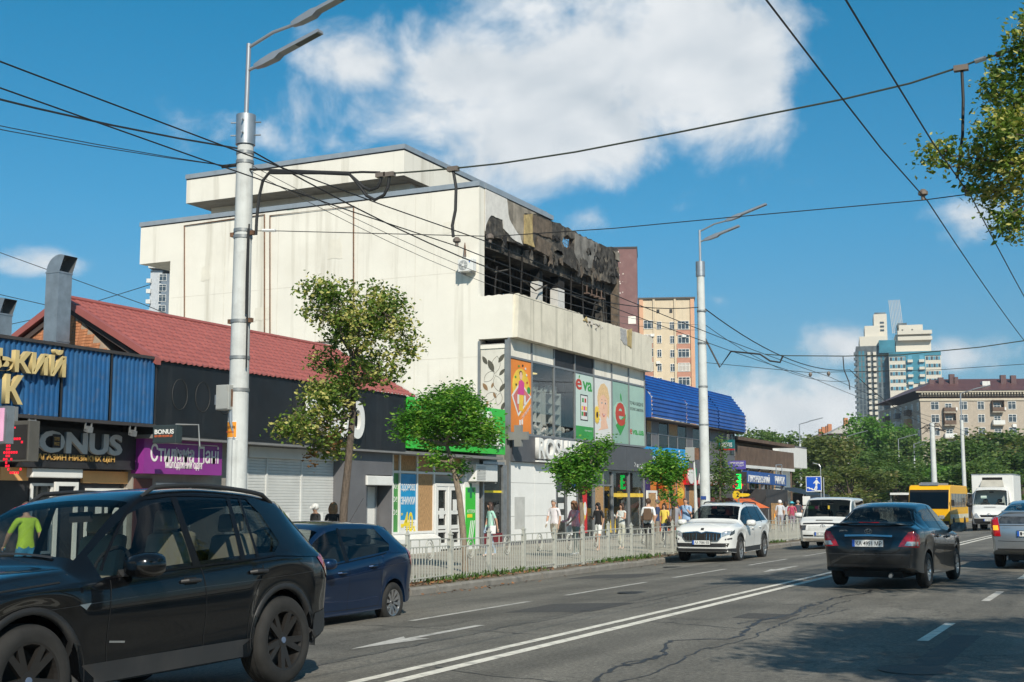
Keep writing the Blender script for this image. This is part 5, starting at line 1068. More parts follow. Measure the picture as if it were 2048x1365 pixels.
for k in range(9):
    z = zt-6.6-2.85*k
    if k < 8:
        put_win(wa if k != 3 else wc, t, 7.7, z, -.12); MB().box(7.45,10.28,-.1,-.004,z-1.2,z-.05).build('balcony_panel', M_TERR, t, world=False)
        put_win((wa, wc)[k % 2], t, .85, z+.2, -.12); MB().box(.82,2.73,-.1,-.004,z-1.0,z+.1).build('balcony_panel', M_CRP if k == 0 else M_TERR, t, world=False)
        put_win(wb, t, 3.5, z+.1, -.05); put_win(wb, t, 6.1, z, -.05)
for x in (3.5, 6.1): MB().box(x,x+.6,-.03,-.004,zt-3.2,zt-2.4).build('roof_hatch', M_BLK, t, world=False)
for (x, z) in ((2.2,zt-8.0),(8.6,zt-8.2),(3.3,zt-13.6),(9,zt-22)): MB().box(x,x+.8,-.55,-.15,z,z+.55).build('air_conditioner', M_WHITE, t, world=False)
# --- stepped glass high-rise
d_ = 540; px = 540/2552.
t = thing('high_rise', 'stepped glass high-rise with white bands and lattice masts', 'building', (-108.20,553.26,1.58), R(12)); M_HRW = pm('hr_cream',(.62,.58,.50),.8,var=.05); M_HRG = pm('hr_glass',(.05,.20,.27),.15,var=.35,vs=.12,spec=.9); M_HRD = pm('hr_dark',(.10,.125,.14),.5,var=.5,vs=.25)
def zz(y): return (1000-y)*px
def hx(x): return (x-1720)*px
MB().box(hx(1722),hx(1785),2,30,-1.8,zz(690)).build('dark_wing', M_HRD, t, world=False)
MB().box(hx(1730),hx(1782),6,30,zz(690),zz(668)).build('wing_top', M_HRW, t, world=False)
MB().box(hx(1741),hx(1770),8,26,zz(668),zz(645)).build('tower_step', M_HRW, t, world=False)
MB().box(hx(1760),hx(1786),10,26,zz(690),zz(620)).build('tower_core', M_HRW, t, world=False)
MB().box(hx(1785),hx(1884),-3,28,-1.8,zz(707)).build('main_block', M_HRW, t, world=False)
MB().box(hx(1800),hx(1868),2,26,zz(707),zz(668)).build('upper_block', M_HRW, t, world=False); MB().box(hx(1808),hx(1854),4,24,zz(668),zz(648)).build('crown', M_HRW, t, world=False)
MB().box(hx(1767),hx(1798),0,20,zz(706),zz(680)).build('glass_box', M_HRG, t, world=False)
MB().box(hx(1785),hx(1884),-3.3,-3.01,zz(715),zz(706)).build('glass_band', M_HRG, t, world=False)
MB().box(hx(1817),hx(1854),-3.4,-3.02,zz(770),zz(715.2)).build('glass_core', M_HRG, t, world=False)
for k in range(5):
    zt_ = zz(717+14.8*k)
    for a, c in ((1786,1816),(1855,1883)):
        n = 6
        for j in range(n): x0_ = hx(a+(c-a)*j/n); MB().box(x0_+.08,hx(a+(c-a)*(j+1)/n)-.08,-3.12,-3.02,zt_-1.45,zt_).build('window', (M_PANE, M_PANEL_L)[(j+k) % 2], t, world=False)
    for a in (1820, 1842): MB().box(hx(a),hx(a+10),-4.6,-3.42,zt_-2.4,zt_-1.3).build('balcony', M_HRW, t, world=False); MB().box(hx(a+1),hx(a+9),-3.5,-3.42,zt_-1.2,zt_+.6).build('window', M_PANEL_L, t, world=False)
for k in range(15):
    zt_ = zz(700+11*k)
    if zt_ < 20: break
    for a in (1745, 1756): MB().box(hx(a)-.2,hx(a+5),.6,1.98,zt_-2,zt_-.6).build('balcony', M_HRW, t, world=False)
    for a in (1727, 1734, 1765, 1773): MB().box(hx(a),hx(a+4),1.9,1.99,zt_-1.9,zt_).build('window', M_HRG if k < 6 else M_PANE, t, world=False)
    MB().box(hx(1720)-.6,hx(1724),1.0,3.0,zt_-1.6,zt_-.5).build('balcony', M_HRD, t, world=False)
for yy in (676, 664): MB().box(hx(1804),hx(1870),-.4,1.9,zz(yy)-1.2,zz(yy)+.4).build('terrace_band', M_HRW, t, world=False)
for x in (1813, 1832): MB().box(hx(x),hx(x+3),3.9,3.99,zz(660),zz(657)).build('window', M_BLK, t, world=False)
for k in range(3): MB().box(hx(1772),hx(1780),9.9,9.99,zz(640+8*k),zz(636+8*k)).build('window', M_PANE, t, world=False)
for k in range(4):
    x = hx(1793+6*k); mb = MB(); h0, h1 = zz(660), zz(590)
    for dx_ in (-.35, .35): mb.tube([(x+dx_+1.2,12,h0),(x+dx_,12,h1)], .14, 4)
    for j in range(14): f0 = j/14; mb.tube([(x-.35+1.2*(1-f0),12,h0+(h1-h0)*f0),(x+.35+1.2*(1-f0),12,h0+(h1-h0)*(f0+.07))], .08, 3)
    mb.build('lattice_mast', pm('mast_white',(.6,.6,.6),.6), t, world=False)
MB().box(hx(1807),hx(1825),10,18,zz(650),zz(640)).build('plant_room', M_HRD, t, world=False); MB().box(hx(1762),hx(1784),11,20,zz(620),zz(616)).build('roof_plant', M_HRD, t, world=False)
# --- beige brick apartment house with maroon roof
t = thing('apartment_house', 'beige brick apartment house with maroon roof and balconies on the right', 'building', (-46.61,314.01,1.54), R(22)); px = 300/2552.
M_BEI = pm('beige_brick',(.41,.35,.285),.9,var=.10,vs=1.2,streak=.25,scol=(.25,.2,.16)); M_MAR = pm('maroon_roof',(.105,.050,.050),.5,var=.12,vs=.6); M_COR = pm('cornice_stone',(.50,.45,.36),.85,var=.1)
H = (1000-797)*px; Lr = 38
MB().box(0,Lr,0,14,-1.8,H).build('wall', M_BEI, t, world=False)
MB().box(0.02,13.9,14.0,46,-1.8,H).build('side_wing', M_BEI, t, world=False)
MB().box(-.25,Lr,-.25,-.002,H-.6,H-.15).build('string_course', M_COR, t, world=False); MB().box(-1.1,Lr,-1.1,-.26,H+1.35,H+1.75).build('cornice', M_COR, t, world=False); MB().box(-.3,Lr,-.3,-.0,H+.4,H+1.34).build('frieze', pm('frieze_dark',(.13,.11,.09),.9), t, world=False)
mb = MB()
for k in range(58): mb.box(.2+.65*k,.45+.65*k,-.95,-.31,H+.85,H+1.33)
mb.build('dentils', M_COR, t, world=False)['kind'] = 'stuff'
MB().add([(-1.3,-1.3,H+1.76),(Lr,-1.3,H+1.76),(Lr,47,H+1.76),(-1.3,47,H+1.76),(6,7,H+5.2),(Lr,7,H+5.2),(Lr,12,H+5.2),(6,40,H+5.2)], [(0,1,5,4),(0,4,7,3),(4,5,6,7),(7,6,2,3)]).build('roof', M_MAR, t, world=False)
for x, hgt in ((3.2,1.6),(5.4,2.1),(8.0,2.9),(8.8,2.2),(20.0,2.6),(22.4,2.5)): MB().box(x,x+1.2,3.5,4.6,H+2.5,H+3.2+hgt).build('chimney', M_MAR, t, world=False)
MB().box(15.2,17,2.0,3.6,H+3.0,H+4.2).build('dormer', M_WH, t, world=False)
wa, wb = win_mesh(1.9,1.9,1), win_mesh(1.6,1.9,1)
for fl in range(7):
    z = H-2.7-3.05*fl
    if z < 2: break
    for x, k in ((2.4,0),(9.0,0),(13.2,1),(20.2,0),(25.0,0),(31.0,1)): put_win(wa if k == 0 else wb, t, x, z, -.02)
    for j, x in enumerate((5.2, 16.4, 29.0, 34.8)):
        put_win(wb, t, x+.5, z-.4, -.02)
        mm = (M_WH if (fl+j) % 3 == 2 else M_BRW); MB().box(x,x+2.7,-1.2,-.003,z-.75,z-.55).build('balcony_slab', M_COR, t, world=False); MB().box(x,x+2.7,-1.25,-1.15,z-.54,z+.45).box(x,x+.08,-1.14,-.003,z-.54,z+.45).box(x+2.62,x+2.7,-1.14,-.003,z-.54,z+.45).build('balcony_rail', mm, t, world=False)
        if (fl+j) % 3 == 1: MB().box(x,x+.1,-1.2,-.01,z+.46,z+2.0).box(x+2.6,x+2.7,-1.2,-.01,z+.46,z+2.0).box(x,x+2.7,-1.25,-.01,z+2.01,z+2.15).build('balcony_frame', M_BRW, t, world=False)
    for j in range(7): 
        y = 3+6*j; o = put_win(wb, t, -.02, z, y, R(-90)) 
        if j % 2: MB().box(-1.3,-.02,y-.2,y+2.6,z-.7,z+.6+.9*(fl % 2)).build('balcony', (M_WH, M_BRW, M_OSB, M_GREYP)[(j+fl) % 4], t, world=False)
for (x, z) in ((7.6,H-2.9),(18.8,H-2.9),(27.2,H-3.4),(21,H-6.9)): MB().box(x,x+.9,-.5,-.02,z,z+.7).build('air_conditioner', M_WHITE, t, world=False)
# --- pink low house further left
t = thing('apartment_house', 'old pink house with pale hipped roof and brick chimneys above the trees', 'building', (-76.28,355.56,1.55), R(24)); px = 350/2552.; H = (1000-868)*px
MB().box(0,14,0,12,-1.8,H).build('wall', pm('pink_plaster',(.55,.30,.23),.9,var=.1,vs=.4), t, world=False); MB().box(-.01,2.2,-.1,-.002,-1.8,H-.3).build('pale_corner', M_WH, t, world=False); MB().box(.02,11.9,12.0,44,-1.8,H-.1).build('side_wing', pm('grey_plaster2',(.16,.16,.17),.9,var=.3), t, world=False)
MB().add([(-1,-1,H),(15,-1,H),(15,13,H),(-1,13,H),(5,6,H+3.2),(10,6,H+3.2)], [(0,1,5,4),(1,2,5),(2,3,4,5),(3,0,4)]).build('roof', pm('pale_roof',(.42,.40,.37),.8,var=.15), t, world=False)
MB().add([(-1,13.1,H-.1),(13,13.1,H-.1),(13,46,H-.1),(-1,46,H-.1),(6,13.1,H+2.6),(6,46,H+2.6)], [(0,1,4),(0,4,5,3),(1,2,5,4),(2,3,5)]).build('roof', pm('brown_roof',(.22,.15,.12),.8,var=.3), t, world=False)
for x, y, q in ((4,4,3.6),(9.5,3,2.4),(12.5,3,2.2),(2,16,2.6),(2.5,21,2.4),(2.5,27,2.4),(3,34,2.2)): MB().box(x,x+1.1,y,y+1.1,H,H+q+1).build('chimney', M_BRICK, t, world=False)
wz = win_mesh(1.4,2.0,1)
for k in range(3):
    for j in range(4): put_win(wz, t, 3+2.8*j, H-3.2-3.4*k, -.02)
    for j in range(6): put_win(wz, t, -.02, H-3.2-3.4*k, 14+5*j, R(-90))
# ================================================================ POLES, LAMPS, OVERHEAD LINES
M_POLE = pm('painted_concrete', (.58,.60,.59), .75, var=.08, vs=2.5, bump=.25, bs=25, streak=.45, scol=(.24,.22,.19), dirt=.25, dcol=(.16,.15,.13), ds=3)
M_LAMP = pm('lamp_grey', (.36,.38,.41), .4, .5, var=.06)
M_WIRE = pm('wire_black', (.020,.020,.021), .6); M_WIREG = pm('wire_green', (.045,.055,.04), .6); M_CER = pm('insulator', (.16,.13,.11), .5)
def cable(pts, r, parent, m=None, n=5, name='cable'): return MB().tube(pts, r, n).build(name, m or M_WIRE, parent, smooth=True)
def sag(a, b, s, n=16):
    a, b = Vector(a), Vector(b); return [a.lerp(b, i/n) - Vector((0,0,s*4*(i/n)*(1-i/n))) for i in range(n+1)]
def lamp_arm(t, x, y, z, dx, rise, lum, dirx=1):
    """bracket tube and a flat LED luminaire with a thick driver housing"""
    pts = [(x,y,z),(x+dx*.55*dirx,y,z+rise*.75),(x+dx*dirx,y,z+rise)]
    MB().tube(pts, .032, 8).build('arm', M_LAMP, t, smooth=True)
    ux = Vector((dirx, 0, .30)).normalized(); uz = Vector((-.30*dirx, 0, 1)).normalized(); o = Vector(pts[-1]); mb = MB()
    prof = [(0,.05,-.03,.05),(.18,.06,-.06,.075),(.5,.07,-.07,.09),(.62,.05,-.02,.09),(lum,.045,-.015,.085)]
    rows = []
    for s_, up, dn, w in prof: c = o+ux*s_; rows.append([c+uz*up+Vector((0,w,0)), c+uz*up-Vector((0,w,0)), c+uz*dn-Vector((0,w,0)), c+uz*dn+Vector((0,w,0))])
    mb.grid(rows, 0, True); mb.poly(rows[0][::-1]); mb.poly(rows[-1]); h = mb.build('luminaire', M_LAMP, t)
    c0, c1 = o+ux*.66-uz*.018, o+ux*(lum-.04)-uz*.018; MB().add([c0+Vector((0,.07,0)), c1+Vector((0,.07,0)), c1-Vector((0,.07,0)), c0-Vector((0,.07,0))], [(0,1,2,3)]).build('lens', pm('lamp_lens',(.12,.125,.13),.2), t)
PXp, PYp = -14.94, 18.9
p = thing('street_lamp', 'thick grey concrete pole with two lamp arms in front of the cream wall', 'lamp post', (PXp, PYp, -.26))
MB().tube([(PXp,PYp,-.4),(PXp,PYp,2),(PXp,PYp,5),(PXp,PYp,8.15)], [.205,.19,.172,.155], 20).build('shaft', M_POLE, p, smooth=True)
MB().tube([(PXp,PYp,8.16),(PXp,PYp,8.74)], .185, 20).build('sleeve', M_GALV, p, smooth=True)
MB().tube([(PXp,PYp,8.75),(PXp+.02,PYp,10.15)], .045, 10).build('mast', M_LAMP, p, smooth=True)
for k in range(4):
    a = k*1.57+.4
    for zz_ in (8.35, 8.6): MB().tube([(PXp+.18*math.cos(a),PYp+.18*math.sin(a),zz_),(PXp+.29*math.cos(a),PYp+.29*math.sin(a),zz_)], .016, 5).build('bolt', M_GALV, p)
lamp_arm(p, PXp+.03, PYp, 10.08, 1.0, .27, 1.85); lamp_arm(p, PXp+.03, PYp, 9.62, .16, .04, 1.55)
def clamp(z, parent, r, x=PXp, y=PYp, m=None): MB().tube([(x,y,z-.03),(x,y,z+.03)], r+.014, 18).build('clamp', m or M_STEEL, parent, smooth=True)
for zz_, r_ in ((8.0,.156),(7.82,.158),(6.5,.165),(6.38,.166),(4.78,.175),(4.10,.178),(3.5,.182),(1.45,.193)): clamp(zz_, p, r_)
for zz_ in (4.80, 6.45): MB().box(PXp-.26,PXp-.15,PYp-.06,PYp+.02,zz_-.05,zz_+.03).build('bracket', M_RUST, p); MB().box(PXp+.15,PXp+.28,PYp-.06,PYp+.02,zz_-.05,zz_+.03).build('bracket', M_RUST, p)
cable([(PXp+.20,PYp-.1,4.9),(PXp+.19,PYp-.1,5.6),(PXp+.185,PYp-.08,6.5)], .022, p); cable([(PXp+.22,PYp-.08,3.9),(PXp+.20,PYp-.08,6.6)], .016, p)
bx_ = thing('junction_box', 'grey metal junction box with rusty side strapped to the pole', 'box', (PXp-.5, PYp, 3.5))
zb_, zt_ = 3.12, 3.58; xa_ = -15.23
MB().box(xa_,xa_+.30,18.6,18.86,zb_,zt_).build('case', pm('box_grey',(.36,.37,.355),.5,var=.1,dirt=.3,dcol=(.2,.13,.08),ds=4), bx_, bevel=.01); MB().box(xa_+.302,PXp-.17,18.66,18.8,zb_+.06,zt_-.08).build('mount', M_RUST, bx_); MB().box(xa_+.02,xa_+.28,18.588,18.599,zb_+.02,zt_-.02).build('door', MATS['box_grey'], bx_); MB().box(xa_-.04,xa_-.001,18.62,18.68,zb_+.1,zb_+.28).build('latch', M_GALV, bx_)
cable([(xa_+.26,18.72,zb_),(xa_+.27,18.72,zb_-.2),(xa_+.33,18.75,zb_-.45),(xa_+.34,18.75,zb_-.6)], .04, bx_, M_GALV, 8); MB().tube([(xa_+.35,18.75,zb_-.55),(xa_+.35,18.75,-.3)], .06, 8).build('pipe', M_POLE, bx_, smooth=True)
st = thing('sticker', 'orange advertising sticker on the thick concrete pole', 'sticker', (PXp, PYp-.2, 2.7)); rows = []
for i in range(7): a = -math.pi/2-.62+i*.19; rows.append([(PXp+.194*math.cos(a),PYp+.194*math.sin(a),z) for z in (2.62,2.90)])
MB().grid(rows).build('paper', pm('sticker_orange',(.80,.30,.02),.6), st); rows = [[(PXp+.192*math.cos(-math.pi/2-.66+i*.202),PYp+.192*math.sin(-math.pi/2-.66+i*.202),z) for z in (2.60,2.92)] for i in range(7)]; MB().grid(rows).build('paper_border', M_WHITE, st)
o = ltY('КВАРТИРИ', PXp-.12, PXp+.09, 2.78, 2.83, PYp-.199, M_BLK, st, .002); ltY('купуємо', PXp-.1, PXp+.06, 2.70, 2.73, PYp-.199, M_RED, st, .002)
# second pole of the row
P2x, P2y = -14.3, 44.9
q = thing('street_lamp', 'grey concrete lamp pole with cabinet behind the white SUV', 'lamp post', (P2x, P2y, -.26))
MB().tube([(P2x,P2y,-.4),(P2x,P2y,4),(P2x-.02,P2y,9.7)], [.19,.175,.14], 18).build('shaft', M_POLE, q, smooth=True); MB().tube([(P2x-.02,P2y,9.7),(P2x-.02,P2y,10.25)], .17, 16).build('sleeve', M_GALV, q, smooth=True); MB().tube([(P2x-.02,P2y,10.26),(P2x-.02,P2y,11.45)], .045, 8).build('mast', M_LAMP, q, smooth=True)
lamp_arm(q, P2x, P2y, 11.4, 1.0, .3, 1.6); lamp_arm(q, P2x, P2y, 11.0, .16, .05, 1.4)
for zz_ in (8.4, 7.2, 5.6, 4.2): clamp(zz_, q, .165, P2x, P2y)
bx_ = thing('junction_box', 'pale cabinet strapped to the concrete pole behind the SUV', 'box', (P2x-.5, P2y, 3)); MB().box(P2x-.62,P2x-.30,P2y-.32,P2y-.02,2.89,3.38).build('case', MATS['box_grey'], bx_, bevel=.01); MB().box(P2x-.299,P2x-.16,P2y-.2,P2y-.1,2.93,3.36).build('mount', M_RUST, bx_); MB().tube([(P2x-.35,P2y-.15,2.89),(P2x-.32,P2y-.15,2.2),(P2x-.3,P2y-.12,-.3)], [.03,.05,.09], 8).build('pipe', M_POLE, bx_)
MB().box(P2x-.10,P2x+.10,P2y-.196,P2y-.19,1.5,1.62).build('number_plate', pm('plate_blue',(.03,.08,.3),.5), q)
# far poles
def farpole(x, y, h, lab, arms=1, r=.16):
    t = thing('street_lamp', lab, 'lamp post', (x, y, -.26), group='far lamp poles')
    MB().tube([(x,y,-.4),(x,y,h*.78)], [r,r*.75], 10).build('shaft', M_POLE, t, smooth=True); MB().tube([(x,y,h*.78),(x,y,h)], .06, 6).build('mast', M_LAMP, t)
    for k in range(arms):
        z = h-.5*k; MB().tube([(x,y,z),(x+1.1-.4*k,y,z+.28)], .05, 5).build('arm', M_LAMP, t); MB().add([(x+1.1-.4*k,y-.14,z+.28),(x+2.6-.4*k,y-.14,z+.62),(x+2.6-.4*k,y+.14,z+.62),(x+1.1-.4*k,y+.14,z+.28),(x+1.1-.4*k,y-.14,z+.36),(x+2.6-.4*k,y-.14,z+.68),(x+2.6-.4*k,y+.14,z+.68),(x+1.1-.4*k,y+.14,z+.36)], [(0,3,2,1),(4,5,6,7),(0,1,5,4),(2,3,7,6),(1,2,6,5),(0,4,7,3)]).build('luminaire', M_LAMP, t)
    return t
farpole(-33.81, 140.60, 9.78, 'far lamp pole left of the blue underpass sign')
farpole(-34.28, 168.45, 9.72, 'far lamp pole with white boxes above the white van')
farpole(-36.07, 206.88, 9.37, 'far short lamp pole with two arms left of the double lamp poles', 2, .13)
farpole(-30.08, 181.75, 9.82, 'far lamp pole over the round mirror left of the bus')
farpole(-29.79, 193.13, 9.57, 'far lamp pole rising just left of the yellow bus', 2)
farpole(-33.78, 224.86, 8.63, 'far plain lamp pole behind the yellow bus roof', 1, .12)
farpole(-14.55, 122.00, 11.12, 'tall lamp pole with yellow marks left of the white truck', 1, .2)
t = thing('utility_pole', 'thick concrete utility pole with tangled wires above the yellow bus', 'pole', (-14.32,101.90,1.50)); x, y = -14.32, 101.90; t.location.z = -.26; zt_ = 7.35
MB().tube([(x,y,-.4),(x,y,zt_)], [.24,.18], 12).build('shaft', M_POLE, t, smooth=True); mb = MB(); rr = random.Random(5)
for k in range(16): mb.tube([(x+rr.gauss(0,.25),y,zt_-rr.random()*.9),(x+rr.gauss(0,.5),y,zt_-rr.random()*.6),(x+rr.gauss(0,.4),y,zt_-.3-rr.random()*.6)], .025, 4)
mb.build('wire_tangle', M_WIRE, t)['kind'] = 'stuff'
MB().box(x-.75,x-.3,y-.3,y,2.06,2.71).build('cabinet', M_GALV, t)
# underpass sign on its post
s = thing('road_sign', 'blue square underpass sign with white walking figure', 'road sign', (-14, 60, -.26)); Ys = 60.0; a, c = -14.20, -13.47; z0, z1 = 1.86, 2.58; M_RSB = pm('sign_blue',(.01,.085,.52),.4)
MB().box(a,c,Ys,Ys+.02,z0,z1).build('border', M_WHITE, s); MB().box(a+.03,c-.03,Ys-.006,Ys-.001,z0+.03,z1-.03).build('field', M_RSB, s); w_, h_ = c-a, z1-z0
def sp(u, v): return (a+u*w_, z0+v*h_)
MB().prism([sp(*q_) for q_ in ((.62,.40),(.70,.40),(.78,.62),(.76,.74),(.66,.78),(.56,.66),(.47,.56),(.51,.51),(.60,.60))], 'y', Ys-.012, Ys-.007).build('figure_body', M_WHITE, s)
MB().prism(ell(*sp(.70,.85), .05*w_, .055*h_, 10), 'y', Ys-.012, Ys-.007).build('figure_head', M_WHITE, s)
MB().prism([sp(*q_) for q_ in ((.62,.42),(.72,.42),(.73,.26),(.69,.12),(.62,.12),(.66,.27))], 'y', Ys-.012, Ys-.007).build('figure_leg', M_WHITE, s); MB().prism([sp(*q_) for q_ in ((.62,.42),(.70,.36),(.62,.22),(.55,.12),(.50,.16),(.57,.28))], 'y', Ys-.0135, Ys-.0125).build('figure_leg', M_WHITE, s); MB().prism([sp(*q_) for q_ in ((.76,.72),(.84,.60),(.90,.55),(.86,.50),(.79,.56),(.74,.64))], 'y', Ys-.0135, Ys-.0125).build('figure_arm', M_WHITE, s)
MB().prism([sp(*q_) for q_ in ((.06,.30),(.25,.30),(.25,.24),(.42,.24),(.42,.17),(.62,.17),(.62,.10),(.94,.10),(.94,.03),(.55,.03),(.55,.10),(.36,.10),(.36,.17),(.19,.17),(.19,.23),(.06,.23))], 'y', Ys-.0165, Ys-.0145).build('figure_steps', M_WHITE, s)
for k in (c-.05, c+.08): MB().tube([(k,Ys+.06,-.3),(k,Ys+.06,z1 if k < c else z1-.05)], .03, 8).build('post', M_GALV, s, smooth=True)
MB().tube([(c-.05,Ys+.08,z1-.02),(c-.05,Ys+.08,z1+.45),(c-.12,Ys+.08,z1+.55),(c-.4,Ys+.08,z1+.62)], .022, 6).build('lamp_arm', M_GALV, s)
t = thing('white_board', 'small white notice board beside the far lamp pole', 'board', (-16, 75, -.26)); x = -17.86; y = 75.47; MB().box(x-.22,x+.22,y,y+.05,1.20,1.70).build('panel', M_WHITE, t); MB().tube([(x,y+.06,-.3),(x,y+.06,1.70)], .03, 6).build('post', M_GALV, t)
# ---------------------------------------------------------------- overhead lines
w = thing('feeder_cable', 'heavy black feeder cable span from the near pole across the road', 'cable', (PXp, PYp, 7.6)); A = (-14.72,18.90,7.65)
cable([(PXp+.16,PYp-.05,7.66),(-14.29,18.90,7.60),(-12.57,18.90,7.35),(-12.30,18.90,7.33),(-11.93,18.90,7.28)], .022, w)
cable([(-14.64,18.90,6.40),(-14.63,18.90,6.69),(-14.59,18.90,7.11),(-14.51,18.90,7.42),(-14.34,18.90,7.58),(-13.44,18.90,7.46),(-12.60,18.90,7.34),(-12.44,18.90,7.20),(-12.27,18.90,7.05),(-12.14,18.90,6.98),(-11.98,18.90,7.01),(-11.92,18.90,7.10),(-11.90,18.90,7.22)], .029, w, n=8)
cable([(-14.34,18.90,7.55),(-13.22,18.90,7.42),(-12.57,18.90,7.32),(-12.33,18.90,7.05),(-12.21,18.90,6.89),(-12.03,18.90,6.79),(-11.84,18.90,6.86),(-11.76,18.90,6.99),(-11.73,18.90,7.20)], .029, w, n=8)
cable([(-11.90,18.90,7.25),(-11.21,18.90,7.21),(-10.45,18.90,7.18),(-9.53,18.90,7.16),(-8.14,18.90,7.19),(-6.41,18.90,7.29),(-4.94,18.90,7.39),(-3.72,18.90,7.47),(-2.77,18.90,7.57),(-2.06,18.90,7.71),(-1.86,18.90,7.76),(-1.45,18.90,7.83),(0.43,18.90,8.14),(7.8,18.9,10.2)], .015, w, M_WIREG, 6)
for pp in ((-11.90,18.90,7.24),(-11.73,18.90,7.23),(-10.44,18.90,7.18),(-2.05,18.90,7.70)): MB().box(pp[0]-.10,pp[0]+.10,pp[1]-.05,pp[1]+.05,pp[2]-.05,pp[2]+.03).build('clamp', M_CER, w)
MB().tube([(-1.86,18.90,7.76),(-1.70,18.90,7.79)], .035, 6).build('turnbuckle', M_GALV, w); MB().tube([(-1.57,18.90,7.81),(-1.46,18.90,7.83)], .04, 6).build('turnbuckle', M_RUST, w)
cable([(-10.44,18.90,7.15),(-10.38,18.90,6.84),(-10.39,18.90,6.44),(-10.45,18.90,6.17),(-10.43,18.90,5.97)], .028, w, n=8); cable([(-2.04,18.90,7.67),(-2.04,18.90,7.22),(-2.07,18.90,6.70),(-2.14,18.90,6.27),(-2.17,18.90,6.07)], .022, w, n=8)
w = thing('span_wire', 'thin span wire carrying the trolley wires from the near pole', 'wire', (PXp, PYp, 6.4)); cable([(-14.60,18.90,6.47),(-14.09,18.90,6.42),(-9.67,18.90,5.91),(-7.45,18.90,5.84),(-5.62,18.90,5.83),(-2.64,18.90,5.80),(-2.05,18.90,5.82),(-1.29,18.90,5.83),(7.8,18.9,6.9)], .008, w); MB().tube([(-14.49,18.90,6.47),(-14.20,18.90,6.44)], .03, 6).build('tensioner', M_WHITE, w)
TZ = 5.78; hang = [(-10.36,18.9),(-9.72,18.9),(-2.65,18.9),(-2.05,18.9),(-10.36,44.9),(-9.72,44.9),(-2.65,44.9),(-2.05,44.9)]
for (hx_, hy_) in hang[:4]: MB().tube([(hx_,hy_,TZ+.02),(hx_,hy_,TZ+.08),(hx_,hy_,TZ+.10),(hx_,hy_,TZ+.14),(hx_,hy_,TZ+.18)], [.03,.03,.07,.07,.03], 8).build('insulator', M_CER, w)
w2 = thing('span_wire', 'thin span wire carrying the trolley wires from the far pole', 'wire', (P2x, P2y, 6.4)); cable([(P2x,P2y,6.5),(-10.4,P2y,5.95),(-6,P2y,5.85),(-2,P2y,5.95),(7.5,P2y,6.8)], .010, w2)
for (hx_, hy_) in hang[4:]: MB().tube([(hx_,hy_,TZ+.02),(hx_,hy_,TZ+.10),(hx_,hy_,TZ+.18)], [.03,.07,.03], 8).build('insulator', M_CER, w2)
cable([(P2x,P2y,7.6),(-13.65,44.90,6.29),(-13.22,44.90,6.85),(-12.15,44.90,6.69),(-11.79,44.90,6.43),(-11.43,44.90,6.36),(-11.32,44.90,6.59)], .035, w2, n=6)
cable([(-11.97,44.90,6.68),(-11.24,44.90,6.59),(-9.13,44.90,6.47),(-7.27,44.90,6.42),(-4.67,44.90,6.55),(-3.11,44.90,6.71),(7.5,44.9,9)], .018, w2, M_WIREG); cable([(-9.20,44.90,6.45),(-9.18,44.90,5.99),(-9.02,44.90,5.55),(-9.00,44.90,5.29)], .02, w2)
for i, (tx, lab) in enumerate(((-10.36,'outer trolley wire over the far lanes'),(-9.72,'inner trolley wire over the far lanes'),(-2.65,'left of the two trolley wires over the near lanes'),(-2.05,'right of the two trolley wires over the near lanes'))):
    w = thing('trolley_wire', lab, 'wire', (tx, 18.9, TZ)); ys = (-8, 18.9, 44.9, 71, 97, 123, 150)
    pts_ = []
    for a, c in zip(ys, ys[1:]): pts_ += sag((tx+(.06 if (a < 30) else .0), a, TZ), (tx, c, TZ), .10 if i < 2 else .14, 8)[:-1]
    cable(pts_, .0095, w)
w = thing('pole_cable', 'thick black cable running from the near pole to the far pole', 'cable', (PXp, PYp, 8)); cable(sag((PXp+.2,PYp,8.0),(P2x-.1,P2y,8.55),.95), .016, w)
w = thing('pole_cable', 'thin cable pair strung lower from the near pole to the far pole', 'cable', (PXp, PYp, 7.7)); cable(sag((PXp+.17,PYp,7.74),(P2x-.1,P2y,7.9),.75), .007, w, pm('thin_wire',(.10,.10,.10),.6)); cable(sag((PXp+.17,PYp,7.62),(P2x-.1,P2y,7.7),.8), .007, w, MATS['thin_wire'])
w = thing('pole_cable', 'thick black cable leaving the near pole towards the left picture edge', 'cable', (PXp, PYp, 8)); cable(sag((PXp-.05,PYp-.18,8.06),(-15.4,-7,8.3),1.0), .018, w)
w = thing('pole_cable', 'thin double cable from the near pole to the left below the thick one', 'cable', (PXp, PYp, 7.8)); cable(sag((PXp-.25,PYp-.1,7.75),(-17.5,-7,7.6),.75), .008, w); cable(sag((PXp-.25,PYp-.1,7.75),(-17.5,-7,7.56),.83), .008, w); MB().tube([(PXp-.42,PYp-.16,7.75),(PXp-.16,PYp-.05,7.78)], .035, 6).build('tensioner', M_WIRE, w)
w = thing('service_wire', 'thin service wires crossing behind the brick gable at the left', 'wire', (-23, 22, 7)); cable([(-34.27,30.00,9.83),(-27.42,30.00,7.47),(-23.72,30.00,6.03)], .012, w); cable([(-34.07,30.00,7.12),(-31.39,30.00,7.38),(-27.25,30.00,8.09)], .012, w); cable([(-34.16,30.00,8.35),(-31.64,30.00,7.76)], .012, w)
w = thing('pole_cable', 'cables fanning from the far pole down to the distant poles', 'cable', (P2x, P2y, 8.5)); cable(sag((P2x+.1,P2y,8.5),(-14.2,71,8.6),.7), .022, w); cable(sag((P2x+.1,P2y,7.9),(-14.2,71,8.0),.7), .012, w)
cable(sag((-14.2,71,8.6),(-14.05,101.35,7.0),.5), .022, w)
